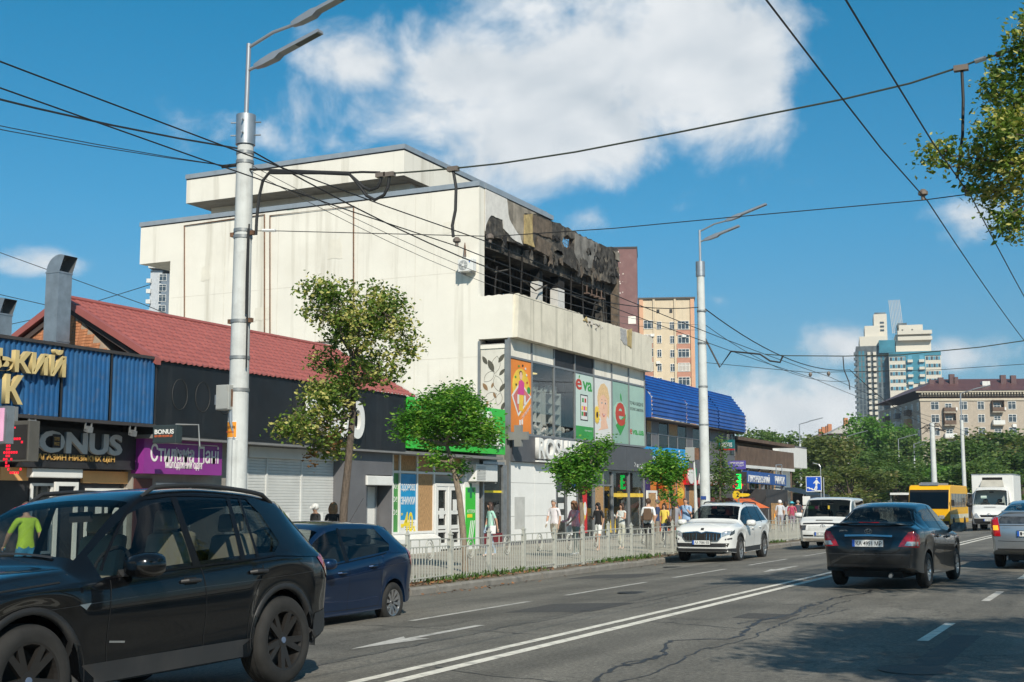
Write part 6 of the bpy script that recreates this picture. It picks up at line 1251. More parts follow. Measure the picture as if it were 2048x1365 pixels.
# ================================================================ FENCE
FX = -13.6; FZ = -.255
M_FENCE = pm('fence_paint', (.44,.445,.40), .55, var=.10, vs=6, dirt=.3, dcol=(.17,.13,.09), ds=7)
fe = thing('metal_fence', 'grey-green metal railing with oval rings along the far pavement', 'fence', (FX, 20, FZ))
py_ = [15.5, 17.3, 19.1, 20.95, 22.78]
while py_[-1] < 110: py_.append(py_[-1]+1.83)
post_me = MB().box(-.035,.035,-.035,.035,-.1,1.0).prism([(-.05,1.0),(.05,1.0),(.045,1.03),(-.045,1.03)],'y',-.045,.045).prism([(-.03,1.03),(.03,1.03),(0,1.10)],'y',-.025,.025).mesh('post', M_FENCE)
bar_me = MB().box(-.009,.009,-.009,.009,0,1).mesh('bar', M_FENCE)
def ring(ry, rz, r): return MB().tube([(0, ry*math.cos(t), rz*math.sin(t)) for t in [2*math.pi*i/22 for i in range(22)]], r, 5, closed=True)
r_out, r_in = ring(.165,.215,.014).mesh('ring', M_FENCE), ring(.11,.15,.011).mesh('ring', M_FENCE)
rail_me = MB().box(-.014,.014,0,1,-.012,.012).mesh('rail', M_FENCE)
nbar = 0; stuff = MB(); rr = random.Random(6)
def fput(nm, me, loc, sc=(1,1,1)):
    o = mobj(nm, me, fe, False); o.location = (loc[0]-FX, loc[1]-20, loc[2]-FZ); o.scale = sc; o.rotation_euler = (rr.gauss(0,.004), rr.gauss(0,.006), 0); return o
for i, (a, c) in enumerate(zip(py_, py_[1:])):
    dz = -.07 if i < 4 else (.0 + .02*math.sin(i*2.1)); zb, z2, z1 = .10+dz, .74+dz, .90+dz
    if i >= 4 and i % 7 == 3: dz += .03
    fput('post', post_me, (FX, a, FZ+dz))
    if a < 75:
        for z in (zb, z2, z1): fput('rail', rail_me, (FX, a+.036, FZ+z), (1, c-a-.072, 1))
        m = (a+c)/2; fput('ring', r_out, (FX, m, FZ+z1-.225)); fput('ring', r_in, (FX, m, FZ+z1-.225))
    else:
        for z in (zb, z2, z1): stuff.box(FX-.014, FX+.014, a, c, FZ+z-.012, FZ+z+.012)
    n = 15
    for k in range(1, n):
        y = a+(c-a)*k/n; tall = k in (1, 4, 11, 14)
        if abs(y-(a+c)/2) < .17: lo, hi = zb, z1-.44
        else: lo, hi = zb-.06, (z1 if tall else z2)
        if nbar < 290 and a > 20: fput('bar', bar_me, (FX, y, FZ+lo), (1, 1, hi-lo)); nbar += 1
        else: stuff.box(FX-.009, FX+.009, y-.009, y+.009, FZ+lo, FZ+hi)
o = stuff.build('bar', M_FENCE, fe); o['kind'] = 'stuff'
# weeds along the fence
def weeds():
    mb = MB(); rr = random.Random(12)
    for i in range(1500):
        y = rr.choice((24.3, 25.4, 26.6, 28.2, 33.8, 35.5, 36.6, 41, 44, 52))+rr.gauss(0,.55); x = FX+rr.gauss(-.02,.16); h = rr.uniform(.03,.17); a = rr.random()*6.3; l = rr.uniform(.02,.12); w = .012
        c = Vector((x,y,-.25)); t = c+Vector((math.cos(a)*l, math.sin(a)*l, h)); d = Vector((-math.sin(a)*w, math.cos(a)*w, 0)); m_ = c.lerp(t,.5)+Vector((0,0,h*.15))
        mb.poly([c-d, c+d, m_+d*1.6, t, m_-d*1.6])
    o = mb.build('weeds', leafmat('weed_leaf', (.05,.115,.022), (.11,.18,.04))); tag(o, 'green weeds growing along the foot of the metal railing', 'weeds', kind='stuff')
# ================================================================ TREES
def leafmat(name, c0, c1, c2=None, f2=.0, trans=.3, clump=1.6):
    if name in MATS: return MATS[name]
    m = bpy.data.materials.new(name); m.use_nodes = True; MATS[name] = m; nt = m.node_tree; N = nt.nodes.new; L = nt.links.new; b = nt.nodes['Principled BSDF']; out = nt.nodes['Material Output']
    g = N('ShaderNodeNewGeometry'); r = N('ShaderNodeValToRGB'); tc = N('ShaderNodeTexCoord'); nz = N('ShaderNodeTexNoise'); nz.inputs['Scale'].default_value = clump; nz.inputs['Detail'].default_value = 2; L(tc.outputs['Object'], nz.inputs['Vector']); ma = N('ShaderNodeMath'); ma.operation = 'MULTIPLY_ADD'; L(nz.outputs[0], ma.inputs[0]); ma.inputs[1].default_value = 1.5; ma.inputs[2].default_value = -.52; mb2 = N('ShaderNodeMath'); mb2.operation = 'MULTIPLY_ADD'; mb2.use_clamp = True; L(g.outputs['Random Per Island'], mb2.inputs[0]); mb2.inputs[1].default_value = .55; L(ma.outputs[0], mb2.inputs[2]); L(mb2.outputs[0], r.inputs[0]); e = r.color_ramp.elements
    e[0].color = (*c0,1); e[1].color = (*c1,1)
    if c2:
        e[1].position = max(.05, 1-f2-.06); x = e.new(min(.99, 1-f2)); x.color = (*c2,1)
    L(r.outputs[0], b.inputs['Base Color']); b.inputs['Roughness'].default_value = .5; b.inputs['Specular IOR Level'].default_value = .35
    tr = N('ShaderNodeBsdfTranslucent'); mu = N('ShaderNodeMix'); mu.data_type = 'RGBA'; mu.blend_type = 'MULTIPLY'; mu.inputs['Factor'].default_value = 1; mu.inputs['B'].default_value = (1.15,1.2,.5,1); L(r.outputs[0], mu.inputs['A']); L(mu.outputs['Result'], tr.inputs['Color'])
    mx = N('ShaderNodeMixShader'); mx.inputs[0].default_value = trans; L(b.outputs[0], mx.inputs[1]); L(tr.outputs[0], mx.inputs[2]); L(mx.outputs[0], out.inputs[0]); return m
weeds()
M_BARK = pm('bark', (.115,.088,.068), .95, var=.35, vs=9, bump=.9, bs=22, stretch=(4,4,.7)); M_BARK2 = pm('pale_bark', (.22,.175,.13), .95, var=.3, vs=9, bump=.9, bs=22, stretch=(4,4,.7))
M_LIND = leafmat('linden_leaf', (.060,.125,.018), (.15,.23,.035), (.50,.47,.15), .36, clump=2.2); M_ACAC = leafmat('acacia_leaf', (.035,.13,.012), (.11,.30,.028), (.26,.44,.06), .25, trans=.4, clump=1.8); M_FARL = leafmat('far_leaf', (.06,.125,.035), (.13,.215,.055), (.20,.27,.08), .2, trans=.4, clump=5); M_FARL2 = leafmat('far_leaf_light', (.08,.20,.036), (.17,.34,.06), trans=.4, clump=5); M_FARL3 = leafmat('far_leaf_olive', (.085,.125,.036), (.18,.215,.065), (.27,.24,.10), .14, trans=.4, clump=5)
def foliage(lobes, n, size, seed, per=9, spread=.22, droop=.35, shell=.55, asp=.55):
    rr = random.Random(seed); mb = MB(); vs, fs = [], []; wt = lambda l: (l[3]*l[4]*l[5])**.7*(l[6] if len(l) > 6 else 1); tot = sum(wt(l) for l in lobes); centers = []
    for l in lobes:
        cx, cy, cz, rx, ry, rz = l[:6]; k = max(3, int(n*wt(l)/tot/per))
        for _ in range(k):
            while True:
                d = Vector((rr.uniform(-1,1), rr.uniform(-1,1), rr.uniform(-1,1)))
                if d.length < 1: break
            r_ = d.length; d = d.normalized()*(shell+(1-shell)*r_ if rr.random() < .75 else r_) if r_ > 0 else d
            d *= rr.uniform(.86, 1.14); c = Vector((cx+d.x*rx, cy+d.y*ry, cz+d.z*rz)); centers.append(c)
            for _ in range(per):
                p = c+Vector((rr.gauss(0,spread), rr.gauss(0,spread), rr.gauss(0,spread*.8)))
                a = rr.random()*6.2832; u = Vector((math.cos(a), math.sin(a), rr.uniform(-1.0,.35)*droop*2)).normalized(); q = Vector((rr.gauss(0,1), rr.gauss(0,1), rr.gauss(.6,1))).normalized(); w = u.cross(q)
                if w.length < .01: continue
                w.normalize(); s = size*rr.uniform(.65,1.35); b_ = len(vs); bend = q*s*rr.uniform(-.15,.15)
                vs += [p-u*s*.5, p+w*s*asp*.5+bend, p+u*s*.5, p-w*s*asp*.5+bend]; fs.append((b_,b_+1,b_+2,b_+3))
    mb.v = [tuple(v) for v in vs]; mb.f = [list(f_) for f_ in fs]; mb.m = [0]*len(fs); return mb, centers
def make_tree(name, label, base, trunk, rad, lobes, n, size, leaf, seed, bark=None, per=9, spread=.22, group=None, twigs=60, fork=.5, droop=.35, shell=.55, asp=.55, limb=1.0):
    rr = random.Random(seed+100); t = thing(name, label, 'tree', base, group=group)
    cm, cen = foliage(lobes, n, size, seed, per, spread, droop, shell, asp); cm.build('crown', leaf, t)
    tr = MB(); tp = [Vector(p) for p in trunk]; tr.tube(tp, rad, 10); mt = tr.build('trunk', bark or M_BARK, t, smooth=True)
    br = MB()
    for i, l in enumerate(lobes):
        c = Vector(l[:3]); src = min(tp[len(tp)//2:], key=lambda p: (p-c).length + (0 if p.z < c.z else 2)); m_ = src.lerp(c, .5)+Vector((rr.gauss(0,.12), rr.gauss(0,.12), -.1*(c-src).length*.6))
        r0 = min(rad[-1]*.8*limb, (.012+.05*max(l[3:6]))*limb); br.tube([src, m_, c], [r0, r0*.62, r0*.3], 6)
    for c in rr.sample(cen, min(twigs, len(cen))):
        l = min(lobes, key=lambda q: (Vector(q[:3])-c).length); s_ = Vector(l[:3])+Vector((rr.gauss(0,.15),rr.gauss(0,.15),rr.gauss(0,.15))); br.tube([s_, s_.lerp(c,.55)+Vector((0,0,rr.gauss(0,.08))), c], [rad[-1]*.22, rad[-1]*.15, rad[-1]*.06], 4)
    br.build('limbs', bark or M_BARK, t, smooth=True); return t
def lob(pts_, s, sy=.85): return [(p[0][0], p[0][1], p[0][2], p[1]*s, (p[1]+p[2])*.5*s*sy, p[2]*s) for p in pts_]
def jit(pts_, amp, seed): rr = random.Random(seed); return [((p[0][0], p[0][1]+rr.uniform(-amp,amp), p[0][2]), p[1], p[2]) for p in pts_]
s_ = 26.4/2552
make_tree('linden_tree', 'slender linden tree in flower in front of the white shutters', (-15.1,22.5,-.26), [(-15.01,22.50,-0.16),(-14.98,22.50,1.38),(-14.88,22.50,2.31),(-14.79,22.50,3.36),(-14.80,22.50,3.99),(-14.79,22.50,4.46)], [.10,.088,.078,.066,.055,.045],
  lob(jit([((-15.55,22.50,5.74),34,50),((-14.91,22.50,5.48),46,52),((-14.10,22.50,5.48),36,50),((-14.40,22.50,5.03),56,44),((-13.61,22.50,5.19),40,48),((-13.42,22.50,4.66),28,26),((-15.25,22.50,5.02),42,40),((-15.78,22.50,4.44),34,26),((-14.88,22.50,4.15),56,30),((-13.96,22.50,4.16),40,34),((-15.63,22.50,3.70),40,34),((-14.99,22.50,3.57),48,40),((-15.87,22.50,3.07),40,30),((-15.30,22.50,3.06),40,36),((-16.32,22.50,2.98),22,16),((-15.86,22.50,2.59),30,20),((-15.42,22.50,2.58),26,22)], .55, 4), s_), 11500, .10, M_LIND, 5, per=22, spread=.115, twigs=150, droop=.6, shell=.45)
t = make_tree('dead_leaf_sprig', 'x', (-15.2,22.4,2), [(-15.69,22.40,2.74),(-15.73,22.40,2.59)], [.01,.008], lob([((-15.74,22.40,2.38),10,16),((-15.19,22.40,2.84),16,26)], s_), 170, .09, leafmat('dead_leaf',(.16,.075,.03),(.28,.15,.06)), 8, per=5, spread=.08, twigs=4); tag(t, 'hanging sprig of brown dead leaves low in the linden', 'dead leaves')
s_ = 31/2552
make_tree('acacia_tree', 'dense round-headed green tree in front of the pharmacy sign', (-15.1,27.9,-.26), [(-15.00,27.90,-0.33),(-15.08,27.90,0.75),(-15.19,27.90,1.61),(-15.28,27.90,1.98),(-15.38,27.90,2.41),(-15.56,27.90,2.85)], [.09,.082,.078,.072,.055,.042],
  lob(jit([((-16.25,27.90,3.62),48,40),((-15.61,27.90,3.85),52,40),((-14.97,27.90,3.64),48,42),((-14.41,27.90,3.17),34,32),((-16.79,27.90,3.35),34,26),((-16.03,27.90,3.11),44,22),((-15.17,27.90,3.15),36,24),((-15.81,27.90,2.48),22,12),((-15.24,27.90,2.29),14,14)], .4, 2), s_), 15500, .11, M_ACAC, 15, M_BARK2, per=26, spread=.13, twigs=90, shell=.6, asp=.40, limb=1.9)
s_ = 38/2552
make_tree('acacia_tree', 'small green street tree in front of the ROSHEN fascia', (-15.1,35.2,-.26), [(-15.02,35.20,-0.13),(-15.01,35.20,0.90),(-15.07,35.20,1.71),(-14.94,35.20,2.23)], [.075,.07,.06,.045],
  lob(jit([((-15.23,35.20,2.38),38,30),((-14.82,35.20,2.67),34,32),((-14.37,35.20,3.03),20,18),((-15.72,35.20,2.46),22,16),((-15.23,35.20,1.93),24,14),((-14.75,35.20,2.15),22,20)], .3, 3), s_), 5200, .12, M_ACAC, 25, M_BARK2, per=18, spread=.13, twigs=50, limb=1.6, asp=.42)
s_ = 45/2552
make_tree('acacia_tree', 'small green street tree in front of the orange shopfront', (-15.1,42.2,-.26), [(-14.64,42.20,-0.13),(-14.58,42.20,1.15),(-14.66,42.20,1.83),(-14.72,42.20,2.17)], [.07,.065,.055,.04],
  lob(jit([((-14.87,42.20,2.43),30,22),((-14.46,42.20,2.60),26,22),((-15.32,42.20,2.47),20,12),((-14.86,42.20,2.87),18,16),((-14.61,42.20,1.66),10,12)], .3, 4), s_), 4000, .13, M_ACAC, 35, M_BARK, per=16, spread=.14, twigs=40, limb=1.5, asp=.42)
s_ = 52/2552
make_tree('street_sapling', 'thin sparse leafy sapling right of the far concrete pole', (-15.6,50,-.26), [(-15.31,50.00,0.30),(-15.30,50.00,1.69),(-15.26,50.00,2.89),(-15.22,50.00,3.89)], [.06,.05,.035,.02],
  lob(jit([((-15.27,50.00,3.49),12,22),((-15.33,50.00,2.59),22,24),((-15.04,50.00,2.29),16,26),((-15.51,50.00,1.79),14,14)], .3, 5), s_), 1500, .15, M_FARL, 45, M_BARK, per=7, spread=.16, twigs=26, asp=.4)
# trees on the near side: overhanging branches and dappled shade
make_tree('linden_tree', 'flowering linden hanging into the upper right corner over the road', (3.7,17.8,.13), [(3.7,17.8,.0),(3.65,17.8,2),(3.4,17.9,4),(2.9,18,5.6),(2.2,18.1,7.2)], [.22,.2,.17,.14,.09],
  [(-1.34,18.2,6.99,0.30,0.47,0.48,6.0),(-1.49,17.6,6.32,0.23,0.39,0.25,6.0),(-1.05,18.0,7.58,0.23,0.47,0.35,6.0),(-1.71,18.0,6.06,0.28,0.39,0.20,6.0),(-2.25,17.8,6.16,0.20,0.23,0.16,6.0),(-2.44,17.8,6.05,0.09,0.12,0.06,6.0),(-1.72,18.4,5.74,0.27,0.39,0.17,6.0),(-1.43,18.2,5.25,0.19,0.39,0.22,6.0),(-1.22,18.0,6.15,0.31,0.47,0.62,6.0),
   (-.2,18.2,8.2,.9,1.0,.9),(.6,17.6,6.8,1.1,1.3,1.2),(2.0,18.0,8.6,1.8,2.0,1.6),(2.8,17.4,7.0,1.9,2.2,1.4),(3.6,18.6,9.6,1.8,2.0,1.2),(4.6,17.8,7.6,1.8,2.0,1.6),(.4,19.6,6.6,.9,1.2,.9),(-.4,20.2,6.2,.6,.9,.5),(.8,15.9,6.5,.9,1.0,.9)], 34000, .085, M_LIND, 55, per=20, spread=.10, twigs=160, droop=.6)
make_tree('linden_tree', 'linden beyond the right picture edge whose leaf shade falls on the near lane', (5.9,6.0,.13), [(5.9,6.0,0),(5.8,6.0,2.2),(5.6,6.1,4.2),(5.2,6.2,6)], [.22,.19,.16,.11],
  [(3.1,5.9,6.6,1.0,1.3,.9),(4.0,7.4,7.2,1.4,1.5,1.1),(4.8,5.4,7.4,1.6,1.7,1.3),(2.5,6.9,6.2,.55,.5,.35),(2.2,5.6,6.3,.5,.4,.3),(6.0,6.6,8.2,1.8,2,1.4),(3.0,8.6,6.4,.7,.6,.5),(2.5,8.0,6.3,.5,.3,.3),(7.0,5.8,7,1.6,1.8,1.4)], 24000, .13, M_LIND, 65, per=14, spread=.15, twigs=14, droop=.6)
make_tree('linden_tree', 'linden beyond the right picture edge whose shade reaches the silver hatchback', (3.8,29.5,.13), [(3.8,29.5,0),(3.7,29.5,2.2),(3.4,29.4,4.2),(2.8,29.4,6)], [.22,.19,.16,.11],
  [(1.6,29.2,7.0,1.3,1.6,1.2),(2.6,30.4,8.0,1.7,1.8,1.4),(3.4,28.4,7.4,1.8,2,1.5),(4.8,29.6,7.6,1.6,1.8,1.5),(.9,27.4,6.4,.7,.9,.6)], 6000, .13, M_LIND, 75, per=9, spread=.18, twigs=40, droop=.6)
# far trees: three crowns shared, each tree its own object
def far_proto(seed, leaf, shape):
    rr = random.Random(seed); lobes = []
    for k in range(11):
        a = rr.random()*6.28; h = rr.random(); r_ = (.40 if shape == 0 else .30)*math.sin(math.pi*(.18+.75*h)); lobes.append((math.cos(a)*r_, math.sin(a)*r_, .30+h*.62, rr.uniform(.13,.22), rr.uniform(.13,.22), rr.uniform(.10,.17)))
    mb, c = foliage(lobes, 4200, .042, seed, 8, .030, .3, .6, .7); me = mb.mesh('crown', leaf)
    tr = MB(); tr.tube([(0,0,0),(.01,0,.3),(0,.01,.6)], [.030,.024,.012], 7)
    for l in lobes: tr.tube([(0,0,.3),(l[0]*.5,l[1]*.5,.25+l[2]*.35),l[:3]], [.014,.009,.004], 4)
    return me, tr.mesh('trunk', M_BARK)
protos = [far_proto(1, M_FARL, 0), far_proto(2, M_FARL3, 0), far_proto(3, M_FARL2, 1), far_proto(4, M_FARL, 1)]
FT = [(-45.36,163.00,9.98,9,0,'dark tree crown just right of the blue roof end'),(-44.91,174.45,10.50,12,0,'dark broad tree above the white rounded house'),(-37.40,161.30,8.60,11,1,'olive tree behind the far lamp pole by the underpass sign'),(-31.99,130.27,5.30,7,0,'lower dark tree over the market stalls'),(-32.96,152.26,8.51,10,1,'olive tree right of the underpass sign'),(-40.08,193.68,10.53,10,0,'tree below the pale hipped roof'),
 (-39.78,210.67,14.43,11,2,'tall light green tree below the glass high-rise'),(-35.15,207.33,12.56,11,2,'light green tree left of the beige house corner'),(-28.37,154.51,7.05,9,3,'dark green tree behind the double-arm lamp pole'),(-30.99,198.15,11.27,9,3,'green tree in front of the beige house corner'),(-25.93,127.64,4.66,8,1,'low olive bushy tree above the white van'),(-23.73,139.95,5.18,8,3,'low dark tree left of the yellow bus'),(-27.21,121.39,3.84,6,1,'low bushy tree behind the underpass sign'),
 (-20.14,158.56,8.22,11,0,'dark tree between the utility pole and the truck'),(-19.43,175.76,9.72,12,1,'broad olive tree above the white truck'),(-15.75,171.96,9.72,12,3,'green tree right of the truck box'),(-11.91,151.38,6.95,11,0,'dark tree at the right picture edge'),(-18.28,137.02,4.79,7,2,'light green low tree behind the yellow bus'),(-13.84,133.59,5.15,8,0,'dark low tree behind the truck'),(-23.20,157.06,5.59,8,3,'low green tree behind the yellow bus roof'),(-10.02,163.55,8.51,12,1,'olive tree beyond the right picture edge')]
for (x, y, h, w, k, lab) in FT:
    t = thing('tree', lab, 'tree', (x, y, -.3), rz=random.random()*6.28, group='trees beyond the market'); me, tr = protos[k]
    for nm, m_ in (('crown', me), ('trunk', tr)): o = mobj(nm, m_, t, False); o.scale = (w*1.15, w*1.15, (h+.3)/.98)
# ================================================================ VEHICLES
def paint(name, col, metal=.0, rough=.35, dirt=.06, coat=1.0, spec=.5): return pm(name, col, rough, metal, var=.05, vs=.8, coat=coat, spec=spec, dirt=dirt, dcol=tuple(c*.7+.05 for c in col), ds=1.5)
M_TYRE = pm('tyre', (.016,.0155,.015), .85, var=.3, vs=8, dirt=.25, dcol=(.045,.040,.034), ds=5); M_PLAST = pm('black_plastic', (.022,.022,.023), .55, var=.2, dirt=.3, dcol=(.06,.055,.05), ds=3); M_GAP = pm('panel_gap', (.004,.004,.004), .8); M_CHROME = pm('chrome', (.62,.63,.65), .16, 1.0, var=.03); M_ALLOY = pm('alloy', (.52,.52,.53), .28, .9, var=.05); M_BALLOY = pm('dark_alloy', (.022,.020,.019), .42, .2, var=.1); M_REDL = pm('tail_red', (.42,.006,.010), .12, var=.05, coat=1); M_CLRL = pm('lamp_clear', (.50,.51,.52), .10, .5, var=.5, vs=14, coat=1); M_DKL = pm('lamp_dark', (.07,.072,.075), .10, .3, var=.6, vs=12, coat=1); M_AMB = pm('lamp_amber', (.75,.22,.01), .2, emit=(1,.35,.02,1.2)); M_SEAT = pm('seat_fabric', (.03,.03,.032), .9); M_SEATB = pm('seat_beige', (.36,.31,.24), .8); M_CABIN = pm('cabin_dark', (.018,.018,.019), .9); M_PLATE = pm('plate_white', (.72,.72,.70), .4, var=.03); M_PLBLUE = pm('plate_blue2', (.02,.10,.45), .4)
M_GBLK = pm('gloss_black', (.006,.006,.007), .18, var=.1, spec=.3); M_CGLASS = glassmat('car_glass', (.52,.56,.55), refl=.75, f0=1.4); M_WGLASS = glassmat('windscreen_glass', (.88,.92,.90), refl=.4, f0=1.35); M_DGLASS = glassmat('dark_car_glass', (.17,.19,.19), refl=.7, f0=1.45)
def interp(keys, y):
    """monotone cubic through (y, value) keys sorted by y"""
    k = keys
    if y <= k[0][0]: return k[0][1]
    if y >= k[-1][0]: return k[-1][1]
    for i in range(len(k)-1):
        if k[i][0] <= y <= k[i+1][0]: break
    h = k[i+1][0]-k[i][0]; d = (k[i+1][1]-k[i][1])/h
    def sl(j):
        if j == 0: return (k[1][1]-k[0][1])/(k[1][0]-k[0][0])
        if j == len(k)-1: return (k[-1][1]-k[-2][1])/(k[-1][0]-k[-2][0])
        a = (k[j][1]-k[j-1][1])/(k[j][0]-k[j-1][0]); b = (k[j+1][1]-k[j][1])/(k[j+1][0]-k[j][0])
        return 0 if a*b <= 0 else 2*a*b/(a+b)
    m0, m1 = sl(i), sl(i+1); t = (y-k[i][0])/h
    return (2*t**3-3*t*t+1)*k[i][1] + (t**3-2*t*t+t)*h*m0 + (-2*t**3+3*t*t)*k[i+1][1] + (t**3-t*t)*h*m1
def crom(P, n):
    out = []
    for i in range(len(P)-1):
        p0, p1, p2, p3 = P[max(0,i-1)], P[i], P[i+1], P[min(len(P)-1,i+2)]
        for k in range(n):
            t = k/n; out.append(tuple(.5*((2*p1[j])+(-p0[j]+p2[j])*t+(2*p0[j]-5*p1[j]+4*p2[j]-p3[j])*t*t+(-p0[j]+3*p1[j]-3*p2[j]+p3[j])*t**3) for j in (0,1)))
    out.append(P[-1]); return out
class Car:
    def __init__(s, name, label, cat, loc, rz, S, body, sc=1.0, group=None):
        s.t = thing(name, label, cat, loc, rz, group); s.t.scale = (sc,)*3; s.S = S; s.body = body; s.build_shell()
    def section(s, y):
        S = s.S; zs = interp(S['sill'], y)
        for ya in (S['yf'], S['yr']):
            d = abs(y-ya)
            if d < S['ra']: zs = max(zs, S['rw']*1.0 + math.sqrt(max(0, S['ra']**2-d*d)))
        zb = interp(S['belt'], y); zt = interp(S['top'], y); w = interp(S['w'], y); wr = min(interp(S['wr'], y), w*.97)
        zs = min(zs, zb-.06); h = zb-zs; cr = min(S.get('crown', .07), max(.012, (zt-zb)*.5)); ze = zt-cr
        sh = S.get('sh', .02)
        lo = crom([(w*.965, zs+.006), (w*(1-S.get('tuck',.02)), zs+.30*h), (w, zs+.68*h), (w*(1-sh*.4), zs+.90*h), (w*(1-sh*1.6), zb)], 4)
        mid = [tuple(lo[-1][j]+((wr, ze)[j]-lo[-1][j])*q for j in (0,1)) for q in (.07,.3,.55,.8,.92)]
        hi = crom([(wr, ze), (wr*.90, zt-cr*.42), (wr*.55, zt-cr*.12), (0, zt)], 3)
        return [(0, zs), (w*.8, zs)] + lo + mid + hi
    def build_shell(s):
        S = s.S; L0, L1 = S['L0'], S['L1']; ys = set()
        n = S.get('n', 70)
        for i in range(n+1): ys.add(round(L0+(L1-L0)*i/n, 4))
        for ya in (S['yf'], S['yr']):
            for k in range(17): ys.add(round(ya+S['ra']*math.cos(math.pi*k/16)*.9999, 4))
        for k in ('cowl','head','rhead','rbase','g0','g1','b0','b1'):
            if k in S: ys.add(S[k])
        for e in (.004,.012,.03,.06): ys.add(round(L0+e,4)); ys.add(round(L1-e,4))
        ys = sorted(y for y in ys if L0 <= y <= L1); out = [ys[0]]
        for y in ys[1:]:
            if y-out[-1] > .0025: out.append(y)
        ys = out; secs = [s.section(y) for y in ys]; m = len(secs[0]); s.iLo, s.iG, s.iR = 2, 18, 24
        # vertex rings: right half then left half mirrored
        verts = []; ring = []
        for y, sec in zip(ys, secs):
            b = len(verts); idx = []
            for (x, z) in sec: verts.append((x, y, z))
            for (x, z) in sec[1:-1]: verts.append((-x, y, z))
            idx = list(range(b, b+m)) + [b+m+(m-2)-1-k for k in range(m-2)]
            ring.append(idx)
        N2 = len(ring[0]); groups = {}
        def put(key, f): groups.setdefault(key, []).append(f)
        gl = range(s.iG+1, s.iR-1+0); g_lo, g_hi = 19, 23          # glass rows between frame rows
        for i in range(len(ys)-1):
            yc = (ys[i]+ys[i+1])/2
            for j in range(N2):
                f = (ring[i][j], ring[i][(j+1) % N2], ring[i+1][(j+1) % N2], ring[i+1][j])
                jj = j if j < m-1 else N2-1-j          # mirrored row number
                side = 'R' if j < m-1 else 'L'; key = 'body'
                if jj >= 26 and S['cowl'] >= yc >= S['head']: key = 'windscreen'
                elif jj >= 26 and 'rhead' in S and S['rhead'] >= yc >= S['rbase']: key = 'rear_window'
                elif 19 <= jj < 23 and S['g0'] <= yc <= S['g1']:
                    key = 'side_window'+side+('F' if yc > S['b1'] else 'M' if yc >= S['b0'] else 'R')
                put(key, f)
        # end caps with a bulge
        for e, y in ((0, L0), (len(ys)-1, L1)):
            sg = -1 if e == 0 else 1; rows = []; bul = S['bulge'][0 if e == 0 else 1]; sec = secs[e]; z0, z1 = sec[0][1], sec[-1][1]
            for k in range(m):
                x, z = sec[k]; r = []; q = (z-z0)/max(1e-6, z1-z0); bz = (1-abs(2*q-1)**2.5)
                for c in range(13):
                    t = c/6-1
                    if c == 12: r.append(ring[e][k])
                    elif c == 0: r.append(ring[e][N2-k] if 0 < k < m-1 else ring[e][k])
                    else: verts.append((x*t, y+sg*bul*(1-abs(t)**2.6)*bz, z)); r.append(len(verts)-1)
                rows.append(r)
            for k in range(m-1):
                for c in range(12):
                    f = [rows[k][c], rows[k][c+1], rows[k+1][c+1], rows[k+1][c]]; f2 = []
                    for q in f:
                        if q not in f2: f2.append(q)
                    if len(f2) > 2: put('body', tuple(f2 if sg < 0 else f2[::-1]))
        s.verts = verts; allf = [f for g in groups.values() for f in g]
        s.bvh = BVHTree.FromPolygons([Vector(v) for v in verts], [list(f) for f in allf])
        for key, fs in groups.items():
            used = sorted({i for f in fs for i in f}); mp = {i: k for k, i in enumerate(used)}; mb = MB(); mb.v = [verts[i] for i in used]; mb.f = [[mp[i] for i in f][::-1] for f in fs]; mb.m = [0]*len(fs)
            if key == 'body': nm, mt = 'body', s.body
            else: nm = key if not key.startswith('side') else 'side_window'; mt = M_DGLASS if (key[-1] in 'RM' and key.startswith('side') and S.get('tint')) or (key == 'rear_window') or S.get('alldark') else M_WGLASS if key == 'windscreen' else M_CGLASS
            o = mb.build(nm, mt, s.t, smooth=False, world=False); o.data.polygons.foreach_set('use_smooth', [True]*len(fs)); sharp(o.data, 50)
        # chassis core and cabin
        y0, y1 = L0+.25, L1-.25; w = interp(S['w'], 0)*.58
        MB().box(-w, w, y0, y1, interp(S['sill'],0)-.02, interp(S['sill'],0)+.30).build('underbody', M_CABIN, s.t, world=False)
        if not S.get('nocabin'): s.cabin()
    def cabin(s):
        S = s.S; w = interp(S['w'], 0); zf = interp(S['sill'],0)+.12; yd = S['cowl']-.12; ms = S.get('seat', M_SEAT); zb = interp(S['belt'], 0)
        mb = MB(); mb.box(-w*.9, w*.9, yd-.55, yd, zf+.3, interp(S['belt'], yd)-.03); mb.build('dashboard', M_CABIN, s.t, world=False, bevel=.04)
        MB().box(-w*.88, w*.88, S['g0']+.2, yd-.2, zf, zf+.05).build('cabin_floor', M_CABIN, s.t, world=False)
        for x in (-.37, .37):
            for yy in ((yd-1.05,) if S.get('onerow') else (yd-1.05, yd-1.05-S.get('row', .82))):
                k = min(1.0, (interp(S['top'], yy-.3)-.16-zf)/1.18)
                st = MB().box(x-.24,x+.24,yy-.25,yy+.28,zf+.2*k,zf+.38*k).build('seat', ms, s.t, world=False, bevel=.05); MB().prism([(yy-.22,zf+.36*k),(yy-.08,zf+.36*k),(yy-.22,zf+.96*k),(yy-.34,zf+.96*k)], 'x', x-.23, x+.23).build('backrest', ms, st, world=False, bevel=.04); MB().prism([(yy-.27,zf+.98*k),(yy-.17,zf+.98*k),(yy-.20,zf+1.15*k),(yy-.28,zf+1.15*k)], 'x', x-.12, x+.12).build('headrest', ms, st, world=False, bevel=.03)
        c = Vector((-.38, yd-.62, zb+.02)); MB().tube([c+Vector((.18*math.cos(t), -.06*math.sin(t)*1.2, .17*math.sin(t))) for t in [2*math.pi*k/18 for k in range(18)]], .016, 6, closed=True).build('steering_wheel', M_CABIN, s.t, world=False)
